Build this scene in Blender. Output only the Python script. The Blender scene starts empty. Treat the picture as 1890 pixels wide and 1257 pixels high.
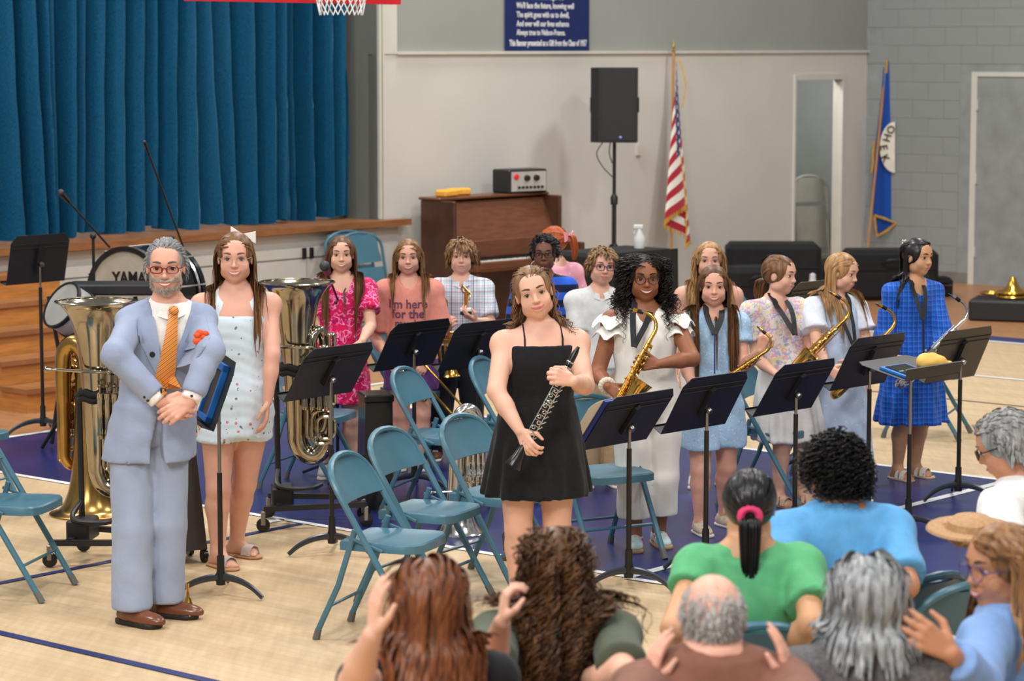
import bpy, math, random
import numpy as np
from mathutils import Vector, Matrix
random.seed(7); RNG = np.random.default_rng(7)
SC = bpy.context.scene
COL = SC.collection
PI = math.pi
# ------------------------------------------------------------------ camera
CX, CY, F, HOR, CAMH = 945.0, 628.5, 4780.0, 84.0, 2.6
PITCH = math.atan((CY - HOR) / F)
FH = math.hypot(F, CY - HOR)
cam_data = bpy.data.cameras.new('camera')
cam = bpy.data.objects.new('camera', cam_data); COL.objects.link(cam)
cam.location = (0, 0, CAMH)
cam.rotation_euler = (PI / 2 - PITCH, 0, 0)
cam_data.sensor_width = 36.0
cam_data.lens = F * 36.0 / 1890.0
cam_data.clip_start = 0.1; cam_data.clip_end = 200
cam_data.dof.use_dof = True
cam_data.dof.focus_distance = 12.8
cam_data.dof.aperture_fstop = 4.0
SC.camera = cam
# ------------------------------------------------------------------ world, lamps, exposure
wd = bpy.data.worlds.new('world'); SC.world = wd; wd.use_nodes = True
wd.node_tree.nodes['Background'].inputs[0].default_value = (0.95, 0.97, 1.0, 1)
wd.node_tree.nodes['Background'].inputs[1].default_value = 0.31
SC.view_settings.view_transform = 'Standard'
SC.view_settings.look = 'None'
SC.view_settings.gamma = 1.0
SC.view_settings.use_curve_mapping = False
SC.view_settings.exposure = 0.0
def area(name, loc, aim, size, power, col=(1, .982, .955)):
    d = bpy.data.lights.new(name, 'AREA'); d.shape = 'DISK'; d.size = size; d.energy = power; d.color = col
    o = bpy.data.objects.new(name, d); COL.objects.link(o); o.location = loc
    o.rotation_euler = (Vector(aim) - Vector(loc)).to_track_quat('-Z', 'Y').to_euler()
    return o
# gym high-bay lamps hung in rows, and the photographer's bounced flash above the stands
for gx in (-5.5, -.5, 4.5):
    for gy in (4.5, 10.5, 16.5, 22.5):
        area('high_bay_lamp', (gx, gy, 7.4), (gx, gy + .6, 0), 1.1, 178 if gy < 15 else 225)
area('bounced_flash', (-3.2, 1.5, 6.6), (0.5, 14, 0.9), 2.2, 420, (1, .98, .95))
# ------------------------------------------------------------------ pixel <-> place
def ray(px, py):
    x = (px - CX) / F; y = -(py - CY) / F
    c, s = math.cos(PITCH), math.sin(PITCH)
    return np.array([x, y * s + c, y * c - s])
def PY(px, py, Y):                       # point seen at a pixel, at depth Y
    d = ray(px, py); return np.array([0, 0, CAMH]) + d * (Y / d[1])
def PZ(px, py, z=0.0):                   # point seen at a pixel, at height z
    d = ray(px, py); return np.array([0, 0, CAMH]) + d * ((z - CAMH) / d[2])
U = np.array([4085.0, FH, 0]); U /= np.linalg.norm(U)
Wd = np.array([-U[1], U[0], 0])
C0 = PZ(1595, 511)
def R(u, w, z): return C0 + U * u + Wd * w + np.array([0, 0, z])
def on_plane(px, py, n, off):
    d = ray(px, py); o = np.array([0, 0, CAMH])
    t = (off - (o - C0) @ n) / (d @ n); p = o + d * t; return p
def BW(px, py, w=0.0):                   # (u, z) on a plane parallel to the back wall
    p = on_plane(px, py, Wd, w); return (p - C0) @ U, p[2]
def RW(px, py, u=0.0):                   # (w, z) on a plane parallel to the right wall
    p = on_plane(px, py, U, u); return (p - C0) @ Wd, p[2]
RZ = math.atan2(U[1], U[0])              # room rotation about z
# ------------------------------------------------------------------ materials
def lin(c):
    c = [v / 255.0 for v in c]
    return tuple(v / 12.92 if v <= .04045 else ((v + .055) / 1.055) ** 2.4 for v in c)
MATS = {}
class NT:
    def __init__(s, name):
        s.m = bpy.data.materials.new(name); s.m.use_nodes = True
        s.t = s.m.node_tree; s.n = s.t.nodes; s.b = s.n['Principled BSDF']
    def new(s, ty, **kw):
        n = s.n.new(ty)
        for k, v in kw.items():
            if k.startswith('i_'): n.inputs[k[2:].replace('_', ' ')].default_value = v
            else: setattr(n, k, v)
        return n
    def link(s, a, b): s.t.links.new(a, b)
    def coord(s, scale=(1, 1, 1), rot=(0, 0, 0), loc=(0, 0, 0), kind='Object'):
        c = s.new('ShaderNodeTexCoord'); m = s.new('ShaderNodeMapping')
        m.inputs['Scale'].default_value = scale; m.inputs['Rotation'].default_value = rot; m.inputs['Location'].default_value = loc
        s.link(c.outputs[kind], m.inputs['Vector']); return m.outputs['Vector']
    def ramp(s, fac, stops, interp='LINEAR'):
        r = s.new('ShaderNodeValToRGB'); r.color_ramp.interpolation = interp
        e = r.color_ramp.elements
        while len(e) < len(stops): e.new(.5)
        for i, (p, c) in enumerate(stops): e[i].position = p; e[i].color = (*c, 1)
        s.link(fac, r.inputs[0]); return r.outputs[0]
    def mix(s, fac, a, b, mode='MIX'):
        m = s.new('ShaderNodeMix', data_type='RGBA', blend_type=mode)
        for i, v in ((0, fac), (6, a), (7, b)):
            if hasattr(v, 'links'): s.link(v, m.inputs[i])
            else: m.inputs[i].default_value = v if i == 0 else (*v, 1)
        return m.outputs[2]
    def math(s, op, a, b=0.0):
        m = s.new('ShaderNodeMath', operation=op)
        for i, v in ((0, a), (1, b)):
            if hasattr(v, 'links'): s.link(v, m.inputs[i])
            else: m.inputs[i].default_value = v
        return m.outputs[0]
    def noise(s, vec, scale, detail=3.0, out=0):
        n = s.new('ShaderNodeTexNoise'); n.inputs['Scale'].default_value = scale; n.inputs['Detail'].default_value = detail
        s.link(vec, n.inputs['Vector']); return n.outputs[out]
    def bump(s, h, strength=.3, dist=.01):
        b = s.new('ShaderNodeBump'); b.inputs['Strength'].default_value = strength; b.inputs['Distance'].default_value = dist
        s.link(h, b.inputs['Height']); s.link(b.outputs[0], s.b.inputs['Normal'])
def put(nt, col=None, rough=.5, metal=0.0, spec=None, sheen=0.0):
    if col is not None:
        if hasattr(col, 'links'): nt.link(col, nt.b.inputs['Base Color'])
        else: nt.b.inputs['Base Color'].default_value = (*col, 1)
    nt.b.inputs['Roughness'].default_value = rough; nt.b.inputs['Metallic'].default_value = metal
    if spec is not None: nt.b.inputs['Specular IOR Level'].default_value = spec
    if sheen: nt.b.inputs['Sheen Weight'].default_value = sheen
    MATS[nt.m.name] = nt.m
    return nt.m
def mat(name, c, rough=.5, metal=0.0, var=.12, scale=6.0, bump=0.0, bscale=40.0, spec=None, sheen=0.0, stretch=(1, 1, 1)):
    if name in MATS: return MATS[name]
    nt = NT(name); c = lin(c); v = nt.coord(stretch)
    f = nt.noise(v, scale, 4)
    col = nt.ramp(f, [(.3, tuple(x * (1 - var) for x in c)), (.7, tuple(min(1, x * (1 + var)) for x in c))])
    if bump: nt.bump(nt.noise(v, bscale, 3), bump, .004)
    return put(nt, col, rough, metal, spec, sheen)
# ------------------------------------------------------------------ scene objects
def obj(name, me, parent=None, m=None, smooth=True):
    o = bpy.data.objects.new(name, me); COL.objects.link(o)
    if parent is not None: o.parent = parent
    if m is not None:
        me.materials.clear()
        for k in (m if isinstance(m, (list, tuple)) else [m]): me.materials.append(k)
    return o
def tag(o, label=None, cat=None, group=None, kind=None):
    for k, v in (('label', label), ('category', cat), ('group', group), ('kind', kind)):
        if v: o[k] = v
    return o
def thing(name, label, cat, loc=(0, 0, 0), rz=0.0, group=None, mw=None):
    o = bpy.data.objects.new(name, None); COL.objects.link(o); o.empty_display_size = .1
    if mw is not None: o.matrix_basis = mw
    else: o.location = [float(v) for v in loc]; o.rotation_euler = (0, 0, rz)
    return tag(o, label, cat, group)
def frame(o, x, y, z):
    m = Matrix.Identity(4)
    for i, a in enumerate((x, y, z)):
        for j in range(3): m[j][i] = float(a[j])
    for j in range(3): m[j][3] = float(o[j])
    return m
def nrm(v):
    v = np.asarray(v, float); return v / (np.linalg.norm(v) + 1e-12)
def axes(up, fwd):                        # orthonormal frame: z=up, y=-fwd (things face -y), x to the side
    z = nrm(up); f = np.asarray(fwd, float); f = nrm(f - z * (f @ z)); y = -f; x = np.cross(y, z)
    return x, y, z
def copy_tree(o, parent=None):
    c = o.copy(); COL.objects.link(c)
    if parent is not None: c.parent = parent
    for ch in list(o.children): copy_tree(ch, c)
    return c
class MB:
    def __init__(s): s.v = []; s.f = []; s.mi = []
    def add(s, vs, fs, mi=0):
        n = len(s.v); s.v.extend([tuple(map(float, p)) for p in vs]); s.f.extend([tuple(i + n for i in f) for f in fs]); s.mi.extend([mi] * len(fs)); return s
    def hexa(s, p, mi=0):                 # 8 corners: bottom ring then top ring
        return s.add(p, [(3, 2, 1, 0), (4, 5, 6, 7), (0, 1, 5, 4), (1, 2, 6, 5), (2, 3, 7, 6), (3, 0, 4, 7)], mi)
    def box(s, a, b, mi=0):
        (x0, y0, z0), (x1, y1, z1) = a, b
        x0, x1 = min(x0, x1), max(x0, x1); y0, y1 = min(y0, y1), max(y0, y1); z0, z1 = min(z0, z1), max(z0, z1)
        return s.hexa([(x0, y0, z0), (x1, y0, z0), (x1, y1, z0), (x0, y1, z0), (x0, y0, z1), (x1, y0, z1), (x1, y1, z1), (x0, y1, z1)], mi)
    def bbox(s, a, b, r=.01, mi=0):       # box with chamfered vertical-and-top edges
        x0, y0, z0 = a; x1, y1, z1 = b
        lv = [(z0, r), (z0 + r, 0), (z1 - r, 0), (z1, r)]; vs = []; fs = []
        for z, i in lv:
            q = r + i * .3
            vs += [(x0 + q, y0 + i, z), (x1 - q, y0 + i, z), (x1 - i, y0 + q, z), (x1 - i, y1 - q, z), (x1 - q, y1 - i, z), (x0 + q, y1 - i, z), (x0 + i, y1 - q, z), (x0 + i, y0 + q, z)]
        for l in range(3):
            for k in range(8): fs.append((l * 8 + k, l * 8 + (k + 1) % 8, l * 8 + 8 + (k + 1) % 8, l * 8 + 8 + k))
        fs.append(tuple(range(7, -1, -1))); fs.append(tuple(range(24, 32)))
        return s.add(vs, fs, mi)
    def tube(s, pts, r, n=8, closed=False, mi=0, cap=True, flat=1.0):
        P = np.array(pts, float); m = len(P)
        rr = np.full(m, r, float) if np.isscalar(r) else np.array(r, float)
        T = np.zeros_like(P); T[1:-1] = P[2:] - P[:-2]; T[0] = P[1] - P[0]; T[-1] = P[-1] - P[-2]
        if closed: T[0] = P[1] - P[-1]; T[-1] = P[0] - P[-2]
        T /= np.linalg.norm(T, axis=1)[:, None] + 1e-12
        a = np.array([0, 0, 1.0]) if abs(T[0][2]) < .9 else np.array([1.0, 0, 0])
        N = nrm(a - T[0] * (a @ T[0])); vs = []; fs = []
        for i in range(m):
            N = nrm(N - T[i] * (N @ T[i])); B = np.cross(T[i], N)
            for k in range(n):
                t = 2 * PI * k / n; vs.append(P[i] + rr[i] * (math.cos(t) * N + flat * math.sin(t) * B))
        L = m if closed else m - 1
        for i in range(L):
            j = (i + 1) % m
            for k in range(n): fs.append((i * n + k, i * n + (k + 1) % n, j * n + (k + 1) % n, j * n + k))
        if cap and not closed: fs.append(tuple(range(n - 1, -1, -1))); fs.append(tuple(range((m - 1) * n, m * n)))
        return s.add(vs, fs, mi)
    def lathe(s, prof, n=24, o=(0, 0, 0), mi=0, ax=None):   # prof [(r, z)]; ax=(x,y,z axes)
        x, y, z = ax if ax is not None else (np.array([1, 0, 0.]), np.array([0, 1., 0]), np.array([0, 0, 1.]))
        o = np.array(o, float); vs = []; fs = []
        for r_, z_ in prof:
            for k in range(n):
                t = 2 * PI * k / n; vs.append(o + x * r_ * math.cos(t) + y * r_ * math.sin(t) + z * z_)
        for i in range(len(prof) - 1):
            for k in range(n): fs.append((i * n + k, i * n + (k + 1) % n, (i + 1) * n + (k + 1) % n, (i + 1) * n + k))
        return s.add(vs, fs, mi)
    def ball(s, c, r, n=10, mi=0, sc=(1, 1, 1)):
        pr = [(max(1e-4, r * math.sin(PI * i / (n // 2 + 1))), -r * math.cos(PI * i / (n // 2 + 1))) for i in range(n // 2 + 2)]
        m = MB().lathe(pr, n); vs = [(c[0] + p[0] * sc[0], c[1] + p[1] * sc[1], c[2] + p[2] * sc[2]) for p in m.v]
        return s.add(vs, m.f, mi)
    def grid(s, G, mi=0, th=0.0):         # G [rows][cols] of points; th gives it thickness along row-col normal
        G = np.array(G, float); a, b = G.shape[:2]; vs = list(G.reshape(-1, 3)); fs = []
        idx = lambda i, j: i * b + j
        for i in range(a - 1):
            for j in range(b - 1): fs.append((idx(i, j), idx(i, j + 1), idx(i + 1, j + 1), idx(i + 1, j)))
        if th:
            du = np.gradient(G, axis=0); dv = np.gradient(G, axis=1); N = np.cross(dv, du); N /= np.linalg.norm(N, axis=2)[..., None] + 1e-12
            B = (G - N * th).reshape(-1, 3); n = len(vs); vs += list(B); fs += [tuple(n + q for q in f[::-1]) for f in fs]
            ring = [idx(0, j) for j in range(b)] + [idx(i, b - 1) for i in range(1, a)] + [idx(a - 1, j) for j in range(b - 2, -1, -1)] + [idx(i, 0) for i in range(a - 2, 0, -1)]
            for k in range(len(ring)):
                p, q = ring[k], ring[(k + 1) % len(ring)]; fs.append((p, n + p, n + q, q))
        return s.add(vs, fs, mi)
    def prism(s, poly, d, mi=0):          # poly of 3d points, extruded by vector d
        n = len(poly); P = [np.array(p, float) for p in poly]; d = np.array(d, float)
        vs = P + [p + d for p in P]; fs = [tuple(range(n - 1, -1, -1)), tuple(range(n, 2 * n))] + [(i, (i + 1) % n, n + (i + 1) % n, n + i) for i in range(n)]
        return s.add(vs, fs, mi)
    def mesh(s, name, smooth=40):
        me = bpy.data.meshes.new(name); me.from_pydata(s.v, [], s.f)
        if any(s.mi): me.polygons.foreach_set('material_index', s.mi)
        if smooth:
            me.polygons.foreach_set('use_smooth', [True] * len(s.f))
            try: me.set_sharp_from_angle(angle=math.radians(smooth))
            except Exception: pass
        me.update(); return me
    def build(s, name, m, parent=None, smooth=40, label=None):
        o = obj(name, s.mesh(name, smooth), parent, m)
        if label: o['label'] = label
        return o
    def local(s, base):
        b = np.array(base, float); s.v = [tuple(np.array(p) - b) for p in s.v]; return s
def struct(name, mb, m, label=None, cat=None, smooth=40):
    o = mb.build(name, m, None, smooth); o['kind'] = 'structure'
    return tag(o, label, cat)
def spline(pts, n=40):                    # Catmull-Rom through points (any columns)
    P = np.array(pts, float); P = np.vstack([2 * P[0] - P[1], P, 2 * P[-1] - P[-2]]); out = []
    m = len(P) - 3
    for q in np.linspace(0, m - 1e-6, n):
        i = int(q); t = q - i; a, b, c, d = P[i:i + 4]
        out.append(.5 * (2 * b + (c - a) * t + (2 * a - 5 * b + 4 * c - d) * t * t + (-a + 3 * b - 3 * c + d) * t ** 3))
    return np.array(out)
def arc(c, a, b, t0, t1, n=10): return [np.array(c) + np.array(a) * math.cos(t) + np.array(b) * math.sin(t) for t in np.linspace(t0, t1, n)]
def text_mesh(txt, size, depth=.002, align='LEFT', bold=0.0, res=2):
    c = bpy.data.curves.new('lettering', 'FONT'); c.body = txt; c.size = size; c.extrude = depth; c.offset = bold; c.align_x = align; c.resolution_u = res
    o = bpy.data.objects.new('tmp', c); COL.objects.link(o)
    dg = bpy.context.evaluated_depsgraph_get(); dg.update()
    me = bpy.data.meshes.new_from_object(o.evaluated_get(dg)); bpy.data.objects.remove(o); bpy.data.curves.remove(c)
    return me
# ================================================================== the hall
def roomq(mb, u0, u1, w0, w1, z0, z1, mi=0):     # box in room axes
    return mb.hexa([R(u0, w0, z0), R(u1, w0, z0), R(u1, w1, z0), R(u0, w1, z0), R(u0, w0, z1), R(u1, w0, z1), R(u1, w1, z1), R(u0, w1, z1)], mi)
def wood_floor(name, c1, c2, c3, rough=.35, pscale=1.0):
    nt = NT(name); v = nt.coord((1, 1, 1), (0, 0, -RZ))
    br = nt.new('ShaderNodeTexBrick'); nt.link(v, br.inputs['Vector'])
    br.inputs['Scale'].default_value = 1.0; br.inputs['Brick Width'].default_value = .062; br.inputs['Row Height'].default_value = 1.15
    br.inputs['Mortar Size'].default_value = .0012; br.offset = .37; br.inputs['Mortar Smooth'].default_value = .3
    br.inputs['Color1'].default_value = (*lin(c1), 1); br.inputs['Color2'].default_value = (*lin(c2), 1); br.inputs['Mortar'].default_value = (*lin(c3), 1)
    v2 = nt.coord((9, .9, 1), (0, 0, -RZ)); n = nt.noise(v2, 3.0, 5)
    g = nt.ramp(n, [(.3, (.90, .88, .85)), (.7, (1.06, 1.05, 1.04))])
    col = nt.mix(1.0, br.outputs['Color'], g, 'MULTIPLY')
    m = put(nt, col, rough, 0.0, .45); return m
M_maple = wood_floor('maple_floor', (214, 189, 152), (205, 177, 138), (182, 154, 116), .36)
M_orange = wood_floor('stained_floor', (176, 128, 88), (168, 118, 78), (130, 90, 58), .4)
M_key = mat('navy_paint', (30, 40, 98), .3, 0, .16, 3)
M_wline = mat('white_line_paint', (232, 232, 230), .4, 0, .05)
M_bline = mat('blue_line_paint', (30, 44, 100), .4, 0, .1)
M_wall = mat('white_wall_paint', (208, 205, 197), .6, 0, .03, 1.5, .06, 60)
M_grey = mat('grey_wall_paint', (150, 154, 148), .6, 0, .04, 1.2, .08, 60)
M_block = mat('grey_block_paint', (142, 147, 146), .55, 0, .05, 2.0, .15, 50)
M_jamb = mat('dark_grey_jamb_paint', (112, 116, 110), .6, 0, .04)
M_trim = mat('white_trim_paint', (206, 203, 192), .45, 0, .03)
M_lip = mat('stage_wood', (140, 92, 54), .4, 0, .25, 4, .1, 30, stretch=(1, 1, 8))
M_step = mat('step_oak', (188, 124, 60), .4, 0, .22, 5, .1, 30, stretch=(1, 1, 9))
M_stepd = mat('step_oak_tread', (150, 98, 56), .45, 0, .2, 5, .1, 30)
M_panel = mat('stage_panel_paint', (200, 199, 192), .5, 0, .03)
M_black = mat('black_paint', (22, 22, 24), .45, 0, .2)
M_blackmat = mat('black_cloth', (18, 18, 20), .9, 0, .3, 12, .2, 60)
M_chrome = mat('chrome', (210, 210, 212), .16, 1, .05)
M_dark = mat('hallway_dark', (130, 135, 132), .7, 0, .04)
KU0, KU1, FTW, BASEW = -14.91, -11.19, -8.19, -2.2
STU = float((PZ(1850, 630) - C0) @ U)
fl = MB(); fl.add([R(-26, 1.6, 0), R(STU, 1.6, 0), R(STU, -24, 0), R(-26, -24, 0)][::-1], [(0, 1, 2, 3)])
floor = struct('floor', fl, M_maple, 'pale maple gym floor with navy key and painted lines', 'floor')
def decal(name, poly, m, z=.002):
    mb = MB(); mb.add([R(a, b, z) for a, b in poly], [tuple(range(len(poly)))])
    me = mb.mesh(name, 0)
    if me.polygons[0].normal.z < 0: me.flip_normals()
    return obj(name, me, floor, m)
decal('stained_border', [(STU, 1.6), (6, 1.6), (6, -24), (STU, -24)], M_orange, .0)
decal('stained_border', [(-26, 1.6), (STU, 1.6), (STU, BASEW), (-26, BASEW)], M_orange, .001)
def hline(u0, u1, w0, w1, m, z=.004, name='court_line'): return decal(name, [(u0, w0), (u1, w0), (u1, w1), (u0, w1)], m, z)
RC = (KU1 - KU0) / 2; UC = (KU1 + KU0) / 2
semi = [(UC + RC * math.cos(t), FTW - RC * math.sin(t)) for t in np.linspace(0, PI, 40)]
decal('painted_key', [(KU0, BASEW), (KU1, BASEW)] + semi, M_key, .003)
L5 = .05
hline(KU0 - .02, KU0 + L5 - .02, FTW, BASEW, M_wline); hline(KU1 - .02, KU1 + L5 - .02, FTW, BASEW, M_wline); hline(KU0, KU1, FTW - .025, FTW + .035, M_wline, .005)
ring = semi + [(UC + (RC + L5) * math.cos(t), FTW - (RC + L5) * math.sin(t)) for t in np.linspace(PI, 0, 40)]
mb = MB(); n = 40
mb.add([R(a, b, .005) for a, b in ring], [(i, i + 1, 2 * n - 2 - i, 2 * n - 1 - i) for i in range(n - 1)])
me = mb.mesh('court_line', 0)
if me.polygons[0].normal.z < 0: me.flip_normals()
obj('court_line', me, floor, M_wline)
for w0 in (-3.3, -4.9, -5.8, -6.7):           # hash marks beside the key
    hline(KU0 - .2, KU0, w0, w0 + .05, M_wline); hline(KU1, KU1 + .2, w0, w0 + .05, M_wline)
hline(-24, KU0 - .03, -5.97, -5.92, M_bline); hline(-17.71, -17.655, -22, -3, M_bline)
hline(STU - .04, STU + .28, -24, BASEW, M_bline, .004); hline(STU - .12, STU - .04, -24, BASEW, M_wline, .004); hline(-26, STU, BASEW - .06, BASEW, M_wline, .006)
u3 = float((PZ(1845, 699) - C0) @ U); hline(u3, u3 + .06, -24, -4, M_wline)
u4 = float((PZ(1845, 747) - C0) @ U); hline(u4, u4 + .03, -24, -4, mat('thin_dark_line_paint', (120, 104, 84), .4))
u5 = float((PZ(300, 1256) - C0) @ U)
arc3 = [(UC + 6.1 * math.cos(t), -3.3 - 6.4 * math.sin(t)) for t in np.linspace(.3, PI - .3, 60)]
# ---- back wall
jamb_u = BW(697, 300)[0]; TRZ = 2.525; TOPZ = 8.0
du0, dz = BW(1468, 148); du1 = BW(1558, 150)[0]; pw = .11
wl = MB()
roomq(wl, jamb_u, du0, 0, pw, 0, TRZ); roomq(wl, du1, 0.0, 0, pw, 0, TRZ); roomq(wl, du0, du1, 0, pw, dz, TRZ)
wall_back = struct('wall_back', wl, M_wall, 'white painted lower gym wall behind the piano', 'wall')
wu = MB(); roomq(wu, BW(731, 50)[0], 0.0, .01, pw, TRZ, TOPZ); struct('wall_upper', wu, M_grey, 'grey upper wall carrying the navy banner', 'wall')
wp = MB(); roomq(wp, jamb_u + .03, BW(731, 50)[0], -.012, pw, TRZ, TOPZ); struct('trim_1', wp, M_trim, 'white proscenium pilaster beside the curtain', 'trim')
tr = MB(); roomq(tr, BW(731, 50)[0], 0, -.03, .01, TRZ - .005, TRZ + .022); struct('trim_2', tr, M_trim, 'thin ledge moulding between white and grey wall', 'trim')
jb = MB(); roomq(jb, jamb_u, jamb_u + .05, .0, .60, 0.9, TOPZ); struct('trim_3', jb, M_jamb, 'dark grey proscenium reveal at the curtain edge', 'trim')
for k, (a, b) in enumerate(((.0, .025), (.045, .065))):
    t = MB(); roomq(t, jamb_u + a, jamb_u + b, -.03, .0, 1.06, TOPZ); struct('trim_%d' % (4 + k), t, M_trim, ['inner', 'outer'][k] + ' vertical bead of the proscenium frame', 'trim')
# doorway to a hall with grey walls
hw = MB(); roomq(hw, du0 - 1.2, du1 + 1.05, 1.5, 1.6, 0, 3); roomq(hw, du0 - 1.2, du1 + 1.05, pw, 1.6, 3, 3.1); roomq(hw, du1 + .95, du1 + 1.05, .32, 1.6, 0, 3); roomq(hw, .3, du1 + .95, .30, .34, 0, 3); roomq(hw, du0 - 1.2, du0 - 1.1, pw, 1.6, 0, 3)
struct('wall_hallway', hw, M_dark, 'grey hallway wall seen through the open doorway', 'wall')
fr = MB(); roomq(fr, du1 - .05, du1, -.02, pw, 0, dz); roomq(fr, du0 - .03, du0, -.02, pw, 0, dz); roomq(fr, du0 - .03, du1, -.02, pw, dz, dz + .06)
struct('door_1', fr, M_trim, 'white frame of the open doorway with a grey chair', 'door')
hl_ = R(du0 + .5, .8, 2.9); area('hallway_fill', hl_, (hl_[0], hl_[1], 0), .6, 45)  # unseen fill light, added to brighten the hallway
# ---- right wall of painted blocks
wr = MB(); roomq(wr, -.003, .3, -14, .3, 0, TOPZ)
wall_right = struct('wall_right', wr, mat('block_joint', (140, 145, 144), .7), 'grey painted block wall at the right', 'wall')
dw, dtop = RW(1795, 141); dw2 = dw - 1.95
blk = MB(); blk.bbox((-.1992, -.03, 0), (.1992, .03, .1988), .0035)
bme = blk.mesh('block', 30); bme.materials.append(M_block)
half = MB(); half.bbox((-.0992, -.03, 0), (.0992, .03, .1988), .0035); hme = half.mesh('block', 30); hme.materials.append(M_block)
rzr = math.atan2(Wd[1], Wd[0])
for r in range(16):
    z = r * .2; x = -.2 * (r % 2)
    while x > -2.75:
        c = x - .2; me = bme
        if z < dtop - .02:
            if c - .2 < dw + .02 and c > dw2 - .2:
                rem = x - (dw + .0)
                if rem > .15: me = hme; c = x - .1
                else:
                    x = x - .4; continue
        o = bpy.data.objects.new('block', me); COL.objects.link(o); o.parent = wall_right
        o.location = R(.02, c, z); o.rotation_euler = (0, 0, rzr)
        x -= .4 if me is bme else .2
        if me is hme: x -= .2
rd = MB(); roomq(rd, -.02, .05, dw - .07, dw, 0, dtop); roomq(rd, -.02, .05, dw2, dw2 + .07, 0, dtop); roomq(rd, -.02, .05, dw2, dw, dtop, dtop + .05)
door2 = struct('door_2', rd, M_trim, 'double grey steel door in a white frame', 'door')
lf = MB(); roomq(lf, .02, .06, dw2 + .07, dw - .07, 0.01, dtop); lf.build('door_leaf', mat('door_grey', (150, 153, 152), .5, 0, .03), door2)
hg = MB()
for z in (.3, 1.1, 1.9): roomq(hg, -.03, .02, dw - .085, dw - .06, z, z + .12)
hg.build('hinge', M_trim, door2)
bb = MB(); roomq(bb, -.015, .0, dw, 0, 0, .12); struct('baseboard_right', bb, mat('vinyl_base', (120, 118, 112), .5), 'grey vinyl base along the block wall', 'baseboard')
# other walls of the hall, out of frame, close the room for the light
# ---- stage
lipz = 1.055; SU1 = BW(740, 404)[0]; SU0 = -15.5
st = MB(); roomq(st, SU0, SU1 - .06, -.02, 3.2, 0, lipz - .07)
stage = struct('stage', st, M_panel, 'white panelled stage front below the blue curtain', 'stage')
lp = MB(); roomq(lp, SU0, SU1, -.13, -.02, lipz - .055, lipz); roomq(lp, SU0, jamb_u, -.02, 3.2, lipz - .04, lipz)
lp.build('stage_nosing', M_lip, stage)
vu = BW(562, 470, -.02)[0]; gz = BW(470, 484, -.02)[1]; gz2 = BW(470, 462, -.02)[1]
us = [vu + .93 * k for k in range(-7, 2)]
for k in range(len(us) - 1):
    a, b = us[k] + .006, min(us[k + 1] - .006, SU1 - .07)
    if b - a < .05: continue
    p = MB(); roomq(p, a, b, -.045, -.02, .06, gz - .008); o = p.build('panel', M_panel, stage, 30)
    p = MB(); roomq(p, a, b, -.045, -.02, gz + .008, gz2 - .008); p.build('panel', M_panel, stage, 30)
for du in (-.055, .035):
    p = MB(); roomq(p, vu + du, vu + du + .025, -.075, -.045, gz - .005, gz + .09); p.build('door_pull', M_black, stage, 30)
# steps in front of the stage
su1 = BW(66, 530, -.02)[0]; su0 = su1 - 1.25
steps = thing('stage_steps', 'orange oak steps leading up to the stage at the left', 'steps', R((su0 + su1) / 2, -.7, 0))
for k in range(5):
    zt = .175 * (5 - k); w0 = -.03 - .28 * k; w1 = w0 - .28; b = np.array(steps.location)
    p = MB(); roomq(p, su0, su1, w1, w0, 0, zt - .035); p.local(b).build('riser', M_step, steps, 30)
    p = MB(); roomq(p, su0 - .02, su1 + .02, w1 - .03, w0, zt - .035, zt); p.local(b).build('tread', M_stepd, steps, 30)
# curtain: real folds, seen in velvet
cu0, cu1 = -15.0, jamb_u - .02; nu, nz = 700, 26
uu = np.linspace(cu0, cu1, nu); ph = np.zeros(nu); fw = 0.0
rs = np.random.default_rng(3)
wid = []; x = cu0
while x < cu1 + .3: wdt = rs.uniform(.09, .23); wid.append((x, wdt, rs.uniform(.35, 1.0))); x += wdt
def foldf(u, sh):
    d = np.zeros_like(u)
    for (x0, ww, a) in wid:
        c = x0 + ww / 2 + sh; t = (u - c) / (ww * .5)
        d = np.maximum(d, a * np.where(np.abs(t) < 1, np.cos(t * PI / 2) ** .85, 0) * (.5 + .5 * min(1, ww / .18)))
    return d
G = np.zeros((nz, nu, 3))
zz = np.linspace(lipz + .015, 4.6, nz)
drift = np.cumsum(rs.normal(0, .012, nz))
for i, z in enumerate(zz):
    t = (z - zz[0]) / 3.5
    fo = foldf(uu + .10 * np.sin(uu * 2.3 + 1.0) * (1 - t) + .05 * np.sin(uu * 6.1) * (1 - t) ** 2, drift[i] * .25)
    fo2 = .25 * np.sin(uu * 47 + 3 * np.sin(uu * 5) + z * .9) * .25
    wv = .56 - .36 * (fo + fo2 * .3) - .03 * (1 - t) * np.sin(uu * 3.7)
    zb = z + (.02 * np.sin(uu * 9) + .012 * np.sin(uu * 23)) * max(0, 1 - t * 6)
    G[i] = C0 + uu[:, None] * U + wv[:, None] * Wd; G[i, :, 2] = zb
nt = NT('curtain_velvet'); v = nt.coord()
cc = nt.ramp(nt.noise(v, 90, 2), [(.3, lin((2, 60, 90))), (.7, lin((6, 86, 122)))])
put(nt, cc, .75, 0, .2); nt.b.inputs['Sheen Weight'].default_value = .35; nt.b.inputs['Sheen Tint'].default_value = (.25, .6, .85, 1); nt.b.inputs['Sheen Roughness'].default_value = .35
cur = MB().grid(G, 0, .004).build('stage_curtain', nt.m); tag(cur, 'deep blue velvet stage curtain hanging in folds', 'curtain')
hd_ = MB(); roomq(hd_, -16, jamb_u + .06, 0, .24, 4.4, TOPZ); struct('wall_curtain_shade', hd_, M_wall, 'unseen white wall added above the stage opening to shade the curtain', 'wall')  # unseen header, added to keep overhead lamp light off the curtain
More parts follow.
